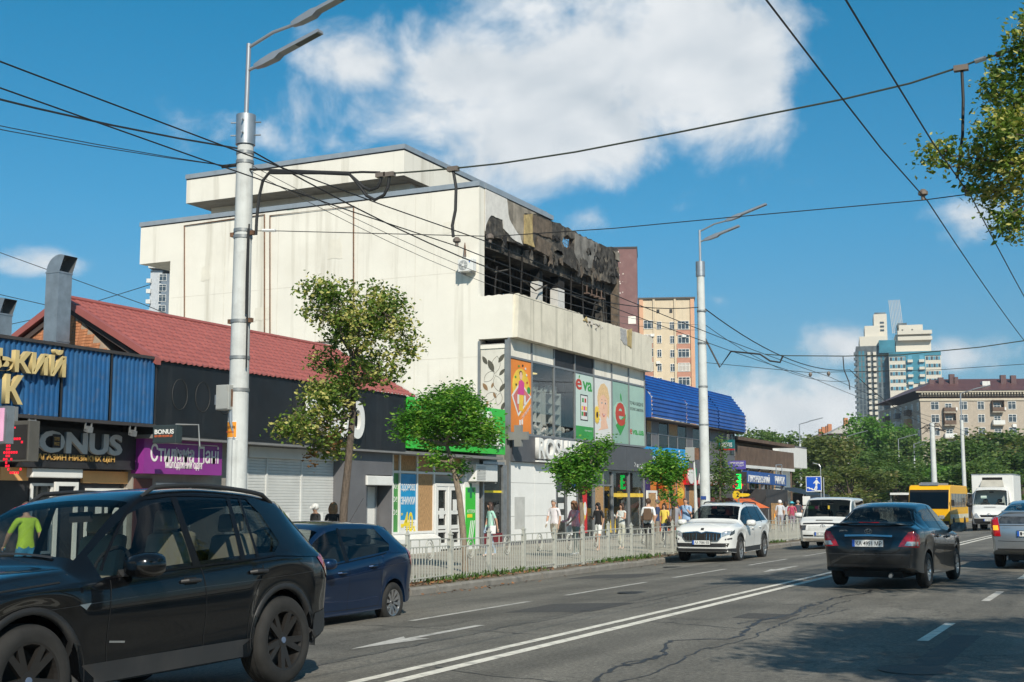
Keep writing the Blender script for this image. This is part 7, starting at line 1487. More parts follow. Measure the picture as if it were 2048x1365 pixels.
        yy = S['head']-.28; zt = interp(S['top'], S['head']); MB().box(-.11,.11,yy+.12,yy+.15,zt-.17,zt-.09).build('inner_mirror', M_CABIN, s.t, world=False)
    # ---- pieces laid on the shell
    def hit(s, axis, u, v):
        if axis in ('L','R'): sx = -1 if axis == 'L' else 1; o = Vector((sx*3, u, v)); d = Vector((-sx, 0, 0))
        elif axis == 'F': o = Vector((u, 6, v)); d = Vector((0,-1,0))
        elif axis == 'B': o = Vector((u, -6, v)); d = Vector((0,1,0))
        else: o = Vector((u, v, 4)); d = Vector((0,0,-1))
        h = s.bvh.ray_cast(o, d)
        if h[0] is None: h = s.bvh.find_nearest(o + d*((3-.8) if axis in ('L','R') else 4.0))
        n = h[1]; n = n if n.dot(d) < 0 else -n
        return h[0], n, d
    def patch(s, nm, mat, axis, poly, off=.004, cut=.09, parent=None):
        bm = bmesh.new(); bm.faces.new([bm.verts.new((u, v, 0)) for u, v in poly]); bmesh.ops.triangulate(bm, faces=bm.faces[:])
        for _ in range(5):
            es = [e for e in bm.edges if e.calc_length() > cut]
            if not es: break
            bmesh.ops.subdivide_edges(bm, edges=es, cuts=1); bmesh.ops.triangulate(bm, faces=[f for f in bm.faces if len(f.verts) > 3])
        for v in bm.verts: p, n, d = s.hit(axis, v.co.x, v.co.y); v.co = p + n*off
        me = bpy.data.meshes.new(nm); bm.to_mesh(me); bm.free(); me.materials.append(mat); me.polygons.foreach_set('use_smooth', [True]*len(me.polygons))
        return mobj(nm, me, parent or s.t, False)
    def line(s, axis, pts, w=.008, mat=None, off=.0022, nm='panel_gap', rnd=True):
        P = [Vector(p) for p in (crom([tuple(p) for p in pts], 6) if rnd and len(pts) > 2 else pts)]; Q = []
        for a, b in zip(P, P[1:]):
            k = max(1, int((b-a).length/.07)); Q += [a.lerp(b, i/k) for i in range(k)]
        Q.append(P[-1]); rows = []
        for i, p in enumerate(Q):
            t = (Q[min(i+1,len(Q)-1)]-Q[max(i-1,0)]).normalized(); n = Vector((-t.y, t.x))*w/2; r = []
            for q in (p-n, p+n): h = s.hit(axis, q.x, q.y); r.append(h[0]+h[1]*off)
            rows.append(r)
        o = MB().grid(rows).build(nm, mat or M_GAP, s.t, world=False); return o
    def both(s, fn, *a, **k): fn(*a[:2], 'L', *a[2:], **k); fn(*a[:2], 'R', *a[2:], **k)
    def wheels(s, rim, style, tw=.225, rr_=None):
        S = s.S; R_ = S['rw']; r0 = rr_ or R_*.68; wx = interp(S['w'], S['yf'])-tw/2-.02
        prof = [(-tw/2+.01, r0-.01),(-tw/2, r0+.02),(-tw/2-.004, (r0+R_)/2),(-tw/2+.012, R_-.02),(-tw/2+.035, R_-.003),(0, R_),(tw/2-.035, R_-.003),(tw/2-.012, R_-.02),(tw/2+.004, (r0+R_)/2),(tw/2, r0+.02),(tw/2-.01, r0-.01)]
        n = 40; ty = MB().grid([[(p[0], p[1]*math.cos(2*math.pi*k/n), p[1]*math.sin(2*math.pi*k/n)) for k in range(n)] for p in prof], 0, True)
        grooves = MB()
        for k in range(3): x = (-.05, 0, .05)[k]; grooves.tube([(x, (R_+.0008)*math.cos(2*math.pi*i/40), (R_+.0008)*math.sin(2*math.pi*i/40)) for i in range(40)], .004, 4, closed=True)
        tme = ty.mesh('wheel', M_TYRE, True); gme = grooves.mesh('tread_groove', M_GAP)
        rb = MB(); xo = tw/2-.012          # outward face at +x
        rb.grid([[(x, r*math.cos(2*math.pi*k/n), r*math.sin(2*math.pi*k/n)) for k in range(n)] for x, r in ((xo-.16,r0-.04),(xo-.03,r0-.03),(xo-.004,r0-.022),(xo,r0-.004),(xo-.006,r0+.004))], 0, True)
        sp = style['n']; dbl = style.get('double'); xs_ = xo-.025
        for k in range(sp):
            a = 2*math.pi*k/sp+math.pi/2
            for da in ((-style.get('gap',.16), style.get('gap',.16)) if dbl else (0,)):
                wi, wo = style.get('wi',.03), style.get('wo',.022); a2 = a+da; a1 = a+da*style.get('conv',.35)
                c0 = Vector((0, math.cos(a1), math.sin(a1))); c1 = Vector((0, math.cos(a2), math.sin(a2))); t0 = Vector((0,-c0.z,c0.y)); t1 = Vector((0,-c1.z,c1.y)); p0, p1 = c0*r0*.18, c1*(r0-.02)
                V = [p0-t0*wi+Vector((xs_-.0,0,0)), p0+t0*wi+Vector((xs_,0,0)), p1+t1*wo+Vector((xo-.004,0,0)), p1-t1*wo+Vector((xo-.004,0,0))]; B = [v-Vector((.035,0,0)) for v in V]
                rb.add(V+B, [(0,1,2,3),(0,4,5,1),(1,5,6,2),(2,6,7,3),(3,7,4,0)])
        rb.tube([(xs_-.03,0,0),(xs_+.004,0,0)], r0*.24, 20); rme = rb.mesh('rim', rim)
        dk = MB().tube([(xo-.17,0,0),(xo-.15,0,0)], r0-.03, 24).mesh('brake_disc', pm('brake_dark',(.05,.048,.045),.5,.5)); hub = MB().tube([(xs_+.004,0,0),(xs_+.012,0,0)], r0*.10, 16).mesh('hub_cap', style.get('cap', M_PLAST))
        for ya in (S['yf'], S['yr']):
            for sx in (1, -1):
                o = mobj('wheel', tme, s.t, False); o.location = (sx*wx, ya, R_); o.rotation_euler = (0.4*ya, 0, 0 if sx > 0 else math.pi)
                for nm, me in (('tread_groove', gme), ('rim', rme), ('brake_disc', dk), ('hub_cap', hub)): mobj(nm, me, o, False)
    def mirror(s, y, z, mat, sc=1.0, low=None):
        for sx in (-1, 1):
            h = s.hit('L' if sx < 0 else 'R', y, z); x = h[0].x; mb = MB(); rows = []
            for k, (dy, f) in enumerate(((.09,.35),(.07,.75),(.02,1.0),(-.05,1.03),(-.085,.97))):
                r = []
                for i in range(14):
                    a = 2*math.pi*i/14; ca, sa = math.cos(a), math.sin(a); r.append((x+sx*(.155+.115*sc*f*(abs(ca)**.7)*(1 if ca > 0 else -1)*sx*sx), y+dy*sc, z+.075+.075*sc*f*(abs(sa)**.7)*(1 if sa > 0 else -1)))
                rows.append(r)
            mb.grid(rows, 0, True); mb.poly(rows[0]); mb.poly(rows[-1][::-1]); o = mb.build('door_mirror', mat, s.t, world=False); o.data.polygons.foreach_set('use_smooth', [True]*len(o.data.polygons)); sharp(o.data, 60)
            MB().prism([(x-sx*.03, z-.01),(x+sx*.12, z+.02),(x+sx*.12, z+.05),(x-sx*.03, z+.05)], 'y', y-.03*sc, y+.04*sc).build('mirror_arm', low or M_PLAST, o, world=False); MB().add([(q[0]*1.0, q[1]-.002, q[2]) for q in rows[-1]], [list(range(14))]).build('mirror_glass', M_DKL, o, world=False)
    def handle(s, y, z, mat, w=.11):
        for ax in 'LR':
            sx = -1 if ax == 'L' else 1; h = s.hit(ax, y, z)[0]; s.patch('handle_recess', M_GAP, ax, [(y-w*.7,z-.025),(y+w*.7,z-.025),(y+w*.7,z+.03),(y-w*.7,z+.03)], .002)
            MB().tube([(h.x-sx*.005,y-w,z),(h.x+sx*.035,y-w*.75,z+.006),(h.x+sx*.038,y+w*.7,z+.008),(h.x-sx*.005,y+w,z+.004)], [.014,.016,.016,.014], 8).build('door_handle', mat, s.t, smooth=True, world=False)
    def plate(s, txt, axis, z, x=0, w=.52, h=.112, off=.02, frame=M_PLAST):
        sg = 1 if axis == 'F' else -1; yb = max((s.hit(axis, x+d, z)[0].y*sg for d in (-w/2, 0, w/2)))*sg + sg*off
        def bb(x0,x1,z0,z1,d0,d1): return (x0,x1,min(yb+sg*d0,yb+sg*d1),max(yb+sg*d0,yb+sg*d1),z0,z1)
        p = MB().box(*bb(x-w/2-.01,x+w/2+.01,z-h/2-.012,z+h/2+.012,-.03,0)).build('plate_holder', frame, s.t, world=False)
        MB().box(*bb(x-w/2,x+w/2,z-h/2,z+h/2,.001,.004)).build('number_plate', M_PLATE, p, world=False)
        ux = (-1,0,0) if axis == 'F' else (1,0,0); lx = x+w/2 if axis == 'F' else x-w/2; q = -1 if axis == 'F' else 1
        MB().box(*bb(min(lx,lx+q*.045),max(lx,lx+q*.045),z-h/2,z+h/2,.0042,.0055)).build('plate_band', M_PLBLUE, p, world=False)
        letters(txt, (lx+q*.06, yb+sg*.0042, z-h*.33), ux, (0,0,1), w-.085, h*.66, M_BLK, p, .0015, bold=.012, name='plate_text', world=False)
    def arch(s, mat, w=.05, off=.006):
        S = s.S
        for ya in (S['yf'], S['yr']):
            for ax in 'LR':
                sx = -1 if ax == 'L' else 1; rows = []
                for k in range(25):
                    a = math.pi*(k/24*1.12-.06); r = []
                    for rad in (S['ra']-.004, S['ra']+w):
                        y, z = ya+rad*math.cos(a), S['rw']+rad*math.sin(a); h = s.hit(ax, y, max(z, interp(S['sill'],y)+.015) if rad > S['ra'] else z+.012); r.append(Vector((h[0].x+sx*off, y, z)))
                    rows.append([Vector((r[0].x-sx*.05, r[0].y, r[0].z)), r[0], r[1], Vector((r[1].x-sx*.02, r[1].y, r[1].z))])
                o = MB().grid(rows).build('wheel_arch', mat, s.t, world=False); o.data.polygons.foreach_set('use_smooth', [True]*len(o.data.polygons))
    def skirt(s, mat, y0, y1, h, off=.006):
        for ax in 'LR': s.patch('sill_cladding', mat, ax, [(y0,interp(s.S['sill'],y0)+.012),(y1,interp(s.S['sill'],y1)+.012),(y1,interp(s.S['sill'],y1)+h),(y0,interp(s.S['sill'],y0)+h)], off, .2)
    def roof_rails(s, mat, y0, y1, x):
        for sx in (-1, 1):
            P = []; 
            for k in range(13):
                y = y0+(y1-y0)*k/12; z = s.hit('T', sx*x, y)[0].z; P.append((sx*x, y, z+(.045 if 0 < k < 12 else -.005)))
            MB().tube(P, [.014]+[.02]*11+[.014], 8).build('roof_rail', mat, s.t, smooth=True, world=False)
def both(c, fn, *a, **k):
    for ax in 'LR': getattr(c, fn)(*[ax if v == '*' else v for v in a], **k)
# ---------------------------------------------------------------- black SUV, nearest
SX = dict(L0=-2.17, L1=2.30, yf=1.43, yr=-1.38, rw=.372, ra=.435, crown=.075, sh=.025, tuck=.035, bulge=(.05,.05),
  sill=[(-2.17,.44),(-2.0,.37),(-1.75,.31),(0,.27),(1.8,.28),(2.3,.34)], belt=[(-2.17,.86),(-2.10,1.03),(-1.88,1.10),(-1.2,1.085),(0,1.03),(.7,1.0),(1.15,.985),(1.8,.945),(2.1,.86),(2.3,.70)],
  top=[(-2.17,.92),(-2.13,1.08),(-2.06,1.17),(-1.80,1.55),(-1.68,1.615),(-1.2,1.675),(-.6,1.70),(-.1,1.675),(.22,1.60),(.88,1.19),(1.0,1.12),(1.4,1.09),(1.85,1.02),(2.1,.93),(2.25,.80),(2.3,.72)],
  w=[(-2.17,.74),(-2.12,.83),(-1.95,.895),(-1.4,.94),(0,.932),(1.4,.94),(1.85,.905),(2.08,.84),(2.22,.74),(2.3,.62)], wr=[(-2.17,.66),(-2.06,.73),(-1.80,.60),(-1.2,.615),(-.3,.635),(.22,.65),(.88,.76),(1.1,.80),(1.8,.76),(2.1,.66),(2.3,.52)],
  cowl=.88, head=.22, rhead=-1.80, rbase=-2.06, g0=-1.55, g1=.77, b0=-.86, b1=-.25, tint=False, seat=M_SEATB)
PB_ = paint('black_paint', (.0035,.004,.005), .0, .25, .015, 1.0, .1)
c = Car('suv', 'black SUV with dark alloy wheels filling the lower left corner', 'car', (-7.57, 7.79, -.125), math.pi, SX, PB_, 1.0)
c.t.rotation_euler = (0, R(2.7), math.pi)
c.wheels(M_BALLOY, dict(n=5, double=True, gap=.20, conv=.55, wi=.028, wo=.024, cap=pm('roundel',(.10,.14,.22),.5)), .245, .262); c.arch(M_PLAST, .045); c.skirt(M_PLAST, -.92, .97, .15); c.roof_rails(M_PLAST, -1.62, .05, .60)
both(c, 'patch', 'pillar', M_GBLK, '*', [(-.30,1.04),(-.21,1.035),(-.24,1.62),(-.31,1.62)], .004); both(c, 'patch', 'pillar', M_GBLK, '*', [(-.86,1.07),(-.79,1.07),(-.95,1.615),(-1.0,1.615)], .004)
both(c, 'patch', 'rear_pillar', PB_, '*', [(-2.08,1.05),(-1.22,1.088),(-1.40,1.20),(-1.33,1.45),(-1.20,1.60),(-1.78,1.58),(-2.08,1.2)], .006); both(c, 'line', '*', [(-1.02,1.07),(-1.13,1.60)], .035, M_GBLK, .005, 'pillar')
both(c, 'line', '*', [(-1.26,1.09),(-.8,1.065),(0,1.034),(.74,1.004)], .016, M_GBLK, .006, 'window_trim'); both(c, 'line', '*', [(-1.25,1.592),(-.9,1.605),(-.4,1.615),(-.1,1.60),(.22,1.52),(.74,1.06)], .020, M_GBLK, .006, 'window_trim')
both(c, 'line', '*', [(.72,.30),(.74,.5),(.74,.7),(.72,.9),(.70,.99)], .008); both(c, 'line', '*', [(-.30,.30),(-.32,.5),(-.33,.7),(-.31,.9),(-.29,1.03)], .008)
both(c, 'line', '*', [(-1.05,1.02),(-1.02,.90),(-.90,.70),(-.87,.5),(-.87,.32)], .008); both(c, 'line', '*', [(-.86,.42),(0,.41),(.96,.42)], .008); both(c, 'line', '*', [(-1.8,.935),(-1.1,.905),(0,.875),(.9,.84),(1.3,.82)], .006, pm('crease_hilite',(.014,.016,.020),.3,coat=.5), .003, 'painted_crease')  # last strip: paler paint standing in for the highlight on the shoulder crease
c.handle(-.98, .965, M_PLAST, .10); c.handle(-.14, .935, M_PLAST, .10); c.mirror(.53, 1.01, PB_, 1.2)
both(c, 'patch', 'tail_light', M_REDL, '*', [(-2.14,.82),(-2.15,1.0),(-1.98,1.08),(-1.90,1.05),(-2.02,.94)], .008); both(c, 'patch', 'bumper', M_PLAST, '*', [(-2.16,.46),(-2.15,.60),(-1.86,.56),(-1.80,.345),(-2.0,.385)], .006)
both(c, 'patch', 'side_vent', M_CHROME, '*', [(.92,.845),(1.03,.84),(.97,.80)], .006); both(c, 'line', '*', [(.56,.545),(.72,.56)], .014, M_STEEL, .005, 'badge', rnd=False)
c.line('L', [(1.15,1.0),(1.8,.95),(2.05,.87)], .01); c.line('R', [(1.15,1.0),(1.8,.95),(2.05,.87)], .01)
both(c, 'patch', 'head_light', M_CLRL, '*', [(1.95,.70),(2.22,.66),(2.2,.78),(2.0,.84)], .006); c.patch('grille', M_GAP, 'F', [(-.38,.56),(.38,.56),(.40,.76),(-.40,.76)], .01)
c.line('T', [(-.55,.90),(0,.86),(.5,.91)], .02, M_PLAST, .012, 'wiper')
# ---------------------------------------------------------------- dark blue hatchback
SF = dict(L0=-1.95, L1=1.98, yf=1.22, yr=-1.27, rw=.298, ra=.352, crown=.075, sh=.03, tuck=.035, bulge=(.05,.05),
  sill=[(-1.95,.38),(-1.7,.28),(0,.21),(1.5,.23),(1.98,.26)], belt=[(-1.95,.74),(-1.88,1.0),(-1.6,1.085),(-.9,1.02),(0,.94),(.8,.87),(1.2,.83),(1.6,.76),(1.9,.62),(1.98,.55)],
  top=[(-1.95,.80),(-1.90,1.0),(-1.82,1.10),(-1.54,1.42),(-1.40,1.465),(-.8,1.51),(-.2,1.52),(.15,1.49),(.38,1.42),(1.12,.985),(1.25,.93),(1.5,.87),(1.75,.78),(1.92,.65),(1.98,.58)],
  w=[(-1.95,.68),(-1.88,.76),(-1.65,.83),(-1.1,.858),(0,.85),(1.1,.852),(1.5,.815),(1.75,.74),(1.9,.62),(1.98,.5)], wr=[(-1.95,.60),(-1.8,.66),(-1.54,.53),(-.8,.545),(0,.56),(.38,.575),(1.12,.70),(1.3,.72),(1.6,.68),(1.85,.56),(1.98,.44)],
  cowl=1.12, head=.38, rhead=-1.54, rbase=-1.82, g0=-1.42, g1=1.02, b0=-.72, b1=-.02)
PF = paint('blue_paint', (.004,.020,.062), .4, .3, .03, 1.0, .2)
c = Car('hatchback', 'dark blue hatchback with silver wheel covers behind the black SUV', 'car', (-11.03, 15.45, -.345), math.pi, SF, PF, 1.0)
c.wheels(M_ALLOY, dict(n=10, wi=.012, wo=.030), .195, .205); both(c, 'patch', 'pillar', M_GBLK, '*', [(-.06,.94),(.03,.935),(-.06,1.42),(-.12,1.42)], .004)
both(c, 'patch', 'rear_pillar', PF, '*', [(-1.82,1.02),(-1.10,1.04),(-1.24,1.16),(-1.06,1.43),(-1.5,1.44),(-1.8,1.15)], .006); both(c, 'line', '*', [(-1.05,1.04),(-.8,1.012),(0,.946),(1.0,.868)], .014, M_GBLK, .006, 'window_trim')
for y in ((1.0,1.0,.98,.95),(.0,-.02,-.02,-.03)): both(c, 'line', '*', list(zip(y,(.26,.5,.72,.86))), .008)
both(c, 'line', '*', [(-.78,.98),(-.82,.8),(-.88,.62),(-.92,.5),(-.80,.30)], .008); both(c, 'line', '*', [(-.85,.29),(0,.285),(1.0,.30)], .008); both(c, 'line', '*', [(-1.7,.90),(-.8,.83),(0,.76),(.9,.69)], .009, pm('blue_crease_hilite',(.015,.035,.10),.25,.3,coat=1), .004, 'painted_crease'); both(c, 'line', '*', [(-.8,.42),(0,.40),(.95,.46)], .009, MATS['blue_crease_hilite'], .004, 'painted_lower_crease')  # paler blue strips paint the light caught by the two body creases
c.handle(-.62, .86, PF, .09); c.handle(.18, .80, PF, .09); c.mirror(.72, .88, PF, 1.0)
both(c, 'patch', 'tail_light', M_REDL, '*', [(-1.90,.82),(-1.86,1.06),(-1.68,1.14),(-1.64,1.08),(-1.76,.84)], .008); both(c, 'patch', 'bumper_light', M_REDL, '*', [(-1.93,.42),(-1.93,.47),(-1.80,.47),(-1.80,.42)], .006)
MB().tube([(-.2,-.95,1.47),(-.2,-1.35,1.85)], .006, 4).build('aerial', M_PLAST, c.t, world=False)
# ---------------------------------------------------------------- white SUV
SK = dict(L0=-2.34, L1=2.34, yf=1.44, yr=-1.35, rw=.358, ra=.415, crown=.075, sh=.02, tuck=.03, bulge=(.04,.06),
  sill=[(-2.34,.40),(-2.0,.32),(0,.26),(1.8,.27),(2.34,.30)], belt=[(-2.34,.86),(-2.25,1.05),(-1.9,1.09),(0,1.04),(.9,1.0),(1.25,.99),(1.8,.97),(2.15,.92),(2.34,.84)],
  top=[(-2.34,.92),(-2.25,1.12),(-1.92,1.55),(-1.78,1.60),(-1.2,1.64),(-.4,1.65),(.15,1.62),(.42,1.56),(1.10,1.20),(1.24,1.13),(1.6,1.10),(2.0,1.04),(2.2,.97),(2.34,.86)],
  w=[(-2.34,.74),(-2.2,.85),(-1.9,.91),(-1.4,.938),(0,.93),(1.4,.938),(1.85,.915),(2.1,.87),(2.25,.81),(2.34,.74)], wr=[(-2.34,.66),(-2.2,.73),(-1.9,.61),(-1.2,.63),(0,.65),(.42,.66),(1.1,.77),(1.3,.80),(1.8,.79),(2.15,.74),(2.34,.66)],
  cowl=1.10, head=.42, rhead=-1.92, rbase=-2.22, g0=-1.86, g1=.98, b0=-.95, b1=-.10, tint=True)
PW = paint('white_paint', (.74,.74,.72), 0, .4)
c = Car('suv', 'white SUV with chrome-framed ribbed grille coming past the railing', 'car', (-11.60, 38.25, -.32), math.pi+.02, SK, PW, 1.0)
c.t.scale = (1, 1, 1.05)
c.wheels(M_ALLOY, dict(n=5, double=True, gap=.14, conv=.6, wi=.022, wo=.03), .225, .245); c.arch(M_PLAST, .05); c.skirt(M_PLAST, -.92, 1.0, .15); c.roof_rails(M_PLAST, -1.6, .1, .60)
both(c, 'patch', 'pillar', M_GBLK, '*', [(-.12,1.03),(-.03,1.03),(-.11,1.59),(-.19,1.59)], .004); both(c, 'patch', 'rear_pillar', PW, '*', [(-2.2,1.06),(-1.72,1.09),(-1.5,1.56),(-1.9,1.56),(-2.2,1.2)], .006); both(c, 'line', '*', [(-1.0,1.07),(-1.14,1.57)], .06, M_GBLK, .005, 'pillar')
for y in ((.98,1.0,1.0,.95),(-.04,-.06,-.06,-.05)): both(c, 'line', '*', list(zip(y,(.40,.6,.8,1.0))), .008)
both(c, 'line', '*', [(-.98,1.05),(-.92,.8),(-.86,.6),(-.86,.42)], .008); both(c, 'line', '*', [(-2.1,.99),(-1,.965),(0,.94),(1.2,.91)], .012, pm('white_crease_shade',(.60,.60,.59),.4), .004, 'painted_crease'); c.handle(-.72, .93, PW, .1); c.handle(.16, .91, PW, .1); c.mirror(.86, 1.0, PW, 1.2)  # greyer strip paints the shade along the shoulder crease
g = c.patch('grille', M_GAP, 'F', [(-.47,.60),(.47,.60),(.56,.70),(.56,.80),(.12,.83),(0,.80),(-.12,.83),(-.56,.80),(-.56,.70)], .012, .08)
c.line('F', [(-.47,.595),(.47,.595),(.57,.70),(.57,.81),(.13,.84),(0,.805),(-.13,.84),(-.57,.81),(-.57,.70),(-.47,.595)], .026, M_CHROME, .022, 'grille_frame', rnd=False)
for k in range(21):
    x = -.5+.05*k
    if abs(x) > .06: c.line('F', [(x,.62),(x,.79)], .014, M_CHROME if k % 2 else M_PLAST, .024, 'grille_bar', rnd=False)
c.patch('bonnet_badge', M_PLAST, 'F', [(-.045,.885),(.045,.885),(.045,.94),(-.045,.94)], .012)
for sx in (-1, 1):
    c.patch('head_light', M_CLRL, 'F', [(sx*.60,.71),(sx*.80,.78),(sx*.84,.88),(sx*.66,.855),(sx*.59,.82)], .012, .06); c.patch('fog_light', M_PLAST, 'F', [(sx*.68,.62),(sx*.84,.65),(sx*.84,.69),(sx*.68,.66)], .012)
both(c, 'patch', 'head_light', M_DKL, '*', [(2.05,.80),(2.26,.74),(2.27,.83),(2.0,.90)], .008)
c.patch('lower_intake', M_PLAST, 'F', [(-.74,.44),(.74,.44),(.78,.54),(.45,.50),(-.45,.50),(-.78,.54)], .012); c.patch('lower_bumper', M_PLAST, 'F', [(-.72,.315),(.72,.315),(.76,.395),(-.76,.395)], .014); both(c, 'patch', 'lower_bumper', M_PLAST, '*', [(1.86,.29),(2.3,.315),(2.3,.40),(1.88,.40)], .01)
c.plate('АА 7080 ЕВ', 'F', .555, 0, off=.03); MB().box(-.12,.12,-1.0,-.7,1.655,1.69).build('shark_fin', M_PLAST, c.t, world=False)
# ---------------------------------------------------------------- white minivan
SV = dict(L0=-2.33, L1=2.30, yf=1.45, yr=-1.45, rw=.325, ra=.385, crown=.07, sh=.015, tuck=.02, bulge=(.03,.10),
  sill=[(-2.33,.34),(0,.27),(2.3,.28)], belt=[(-2.33,1.06),(0,1.10),(1.2,1.08),(1.7,1.02),(2.05,.92),(2.3,.72)],
  top=[(-2.33,1.70),(-2.25,1.80),(-1.8,1.845),(0,1.86),(.55,1.835),(.80,1.77),(1.62,1.16),(1.75,1.09),(2.0,1.0),(2.2,.88),(2.3,.76)],
  w=[(-2.33,.88),(-2.0,.935),(0,.935),(1.4,.93),(1.85,.90),(2.12,.83),(2.3,.72)], wr=[(-2.33,.74),(-1.8,.78),(0,.79),(.8,.80),(1.62,.86),(1.8,.85),(2.1,.77),(2.3,.66)],
  cowl=1.62, head=.80, g0=-2.0, g1=1.5, b0=-.6, b1=.35, tint=True)
PV = paint('van_white', (.70,.70,.68), 0, .45)
c = Car('minivan', 'white minivan with rust-stained bumper behind the dark sedan', 'van', (-10.45, 48.4, -.27), math.pi+.04, SV, PV, 1.0)
c.wheels(M_BALLOY, dict(n=6, wi=.03, wo=.03), .21, .2); both(c, 'patch', 'pillar', PV, '*', [(.28,1.10),(.42,1.10),(.40,1.80),(.27,1.80)], .005); both(c, 'line', '*', [(1.2,.4),(1.22,.9),(1.0,1.5)], .008)
c.patch('grille_panel', pm('grille_white',(.62,.62,.60),.5), 'F', [(-.58,.66),(.58,.66),(.56,.84),(-.56,.84)], .012); c.line('F', [(-.72,.90),(0,.92),(.72,.90)], .05, M_PLAST, .012, 'bonnet_gap', rnd=False)
for k in range(4): c.line('F', [(-.52,.69+.04*k),(.52,.69+.04*k)], .008, M_GAP, .015, 'grille_slot', rnd=False)
for sx in (-1, 1): c.patch('head_light', M_DKL, 'F', [(sx*.60,.68),(sx*.80,.70),(sx*.80,.84),(sx*.59,.85)], .014); c.patch('indicator', M_REDL, 'F', [(sx*.805,.70),(sx*.85,.71),(sx*.84,.84),(sx*.81,.84)], .014); c.patch('bumper_slot', M_GAP, 'F', [(sx*.32,.47),(sx*.68,.47),(sx*.70,.52),(sx*.32,.52)], .014)
star = MB(); yb = c.hit('F', 0, .80)[0].y+.02
star.tube([(.085*math.cos(t), yb, .80+.085*math.sin(t)) for t in [2*math.pi*k/16 for k in range(16)]], .009, 5, closed=True)
for k in range(3): t = math.pi/2+k*2.094; star.tube([(0,yb,.80),(.085*math.cos(t),yb,.80+.085*math.sin(t))], .008, 4)
star.build('star_emblem', M_CHROME, c.t, world=False); c.plate('ВС 3726 АС', 'F', .555, 0, off=.03); c.mirror(1.25, 1.12, PV, 1.3); c.patch('lower_bumper', pm('bumper_stained',(.36,.32,.27),.7,var=.4,vs=4), 'F', [(-.7,.30),(.7,.30),(.72,.40),(-.72,.40)], .012); c.line('F', [(-.3,1.02),(.3,1.02)], .02, M_PLAST, .014, 'bonnet_vent', rnd=False)
MB().box(-.03,.03,.95,.98,1.42,1.55).build('hanging_trinket', M_YLP, c.t, world=False)
# ---------------------------------------------------------------- dark grey sedan
SY = dict(L0=-2.10, L1=2.18, yf=1.30, yr=-1.25, rw=.300, ra=.352, crown=.085, sh=.02, tuck=.03, bulge=(.07,.05),
  sill=[(-2.10,.36),(-1.8,.27),(0,.20),(1.7,.21),(2.18,.25)], belt=[(-2.10,.82),(-2.03,.97),(-1.8,1.0),(-.9,.985),(0,.94),(.9,.90),(1.25,.87),(1.7,.80),(2.05,.68),(2.18,.58)],
  top=[(-2.10,.88),(-2.06,1.02),(-2.0,1.06),(-1.72,1.085),(-1.56,1.10),(-.98,1.375),(-.7,1.43),(-.2,1.46),(.2,1.445),(.45,1.39),(1.20,1.03),(1.35,.97),(1.7,.90),(1.95,.80),(2.12,.68),(2.18,.60)],
  w=[(-2.10,.70),(-2.05,.765),(-1.9,.80),(-1.6,.825),(-1.1,.845),(0,.842),(1.1,.845),(1.6,.81),(1.9,.74),(2.08,.64),(2.18,.52)], wr=[(-2.10,.60),(-2.0,.69),(-1.6,.70),(-.98,.56),(-.5,.55),(0,.56),(.45,.57),(1.2,.70),(1.5,.71),(1.9,.62),(2.18,.44)],
  cowl=1.20, head=.45, rhead=-.98, rbase=-1.56, g0=-1.28, g1=1.08, b0=-.6, b1=.05, tint=True, row=.72)
PY_ = paint('graphite_paint', (.034,.037,.041), .75, .28, .02, 1.0, .2)
c = Car('sedan', 'dark grey sedan seen from behind in the near lane', 'car', (-4.13, 24.42, -.012), -.055, SY, PY_, 1.0)
c.wheels(M_ALLOY, dict(n=8, wi=.018, wo=.03), .19, .19); both(c, 'patch', 'pillar', M_GBLK, '*', [(-.02,.95),(.08,.945),(-.02,1.39),(-.1,1.39)], .004); both(c, 'patch', 'rear_pillar', PY_, '*', [(-1.6,1.0),(-1.12,.995),(-.92,1.33),(-1.05,1.33)], .006)
for y in ((1.0,1.02,1.0,.95),(.08,.04,.03,.03)): both(c, 'line', '*', list(zip(y,(.26,.5,.72,.9))), .008)
both(c, 'line', '*', [(-.72,.98),(-.84,.75),(-.86,.55),(-.80,.28)], .008); c.handle(-.58, .86, PY_, .09); c.handle(.22, .83, PY_, .09); c.mirror(.80, .92, M_PLAST, 1.15)
for sx in (-1, 1):
    tl = c.patch('tail_light', M_REDL, 'B', [(sx*.50,.715),(sx*.79,.70),(sx*.80,.86),(sx*.74,.965),(sx*.66,.955),(sx*.56,.82)], .010, .05); c.patch('reverse_light', M_CLRL, 'B', [(sx*.60,.735),(sx*.785,.725),(sx*.785,.80),(sx*.64,.80)], .014, .05, tl)
both(c, 'patch', 'tail_light', M_REDL, '*', [(-2.06,.72),(-1.86,.76),(-1.90,.90),(-2.03,.96)], .008)
c.patch('number_plate_recess', pm('graphite_dark',(.012,.013,.015),.4,.4,coat=.6), 'B', [(-.36,.66),(.36,.66),(.44,.87),(-.44,.87)], .006); c.line('B', [(-.40,.882),(0,.89),(.40,.882)], .038, M_CHROME, .022, 'chrome_strip', rnd=False); c.plate('КА 4951 МР', 'B', .765, 0, off=.022)
em = MB(); yb = c.hit('B', 0, .965)[0].y-.012
for (rx, rz, dz) in ((.062,.040,0),(.026,.037,0),(.040,.017,.018)): em.tube([(rx*math.cos(t), yb, .965+dz+rz*math.sin(t)) for t in [2*math.pi*k/18 for k in range(18)]], .006, 5, closed=True)
em.build('oval_emblem', M_CHROME, c.t, world=False); letters('yaris', (-.50,c.hit('B',-.42,.965)[0].y-.004,.955), (1,0,0), (0,0,1), .14, .035, M_CHROME, c.t, .004, name='model_name', world=False)
sp = MB(); rows = []
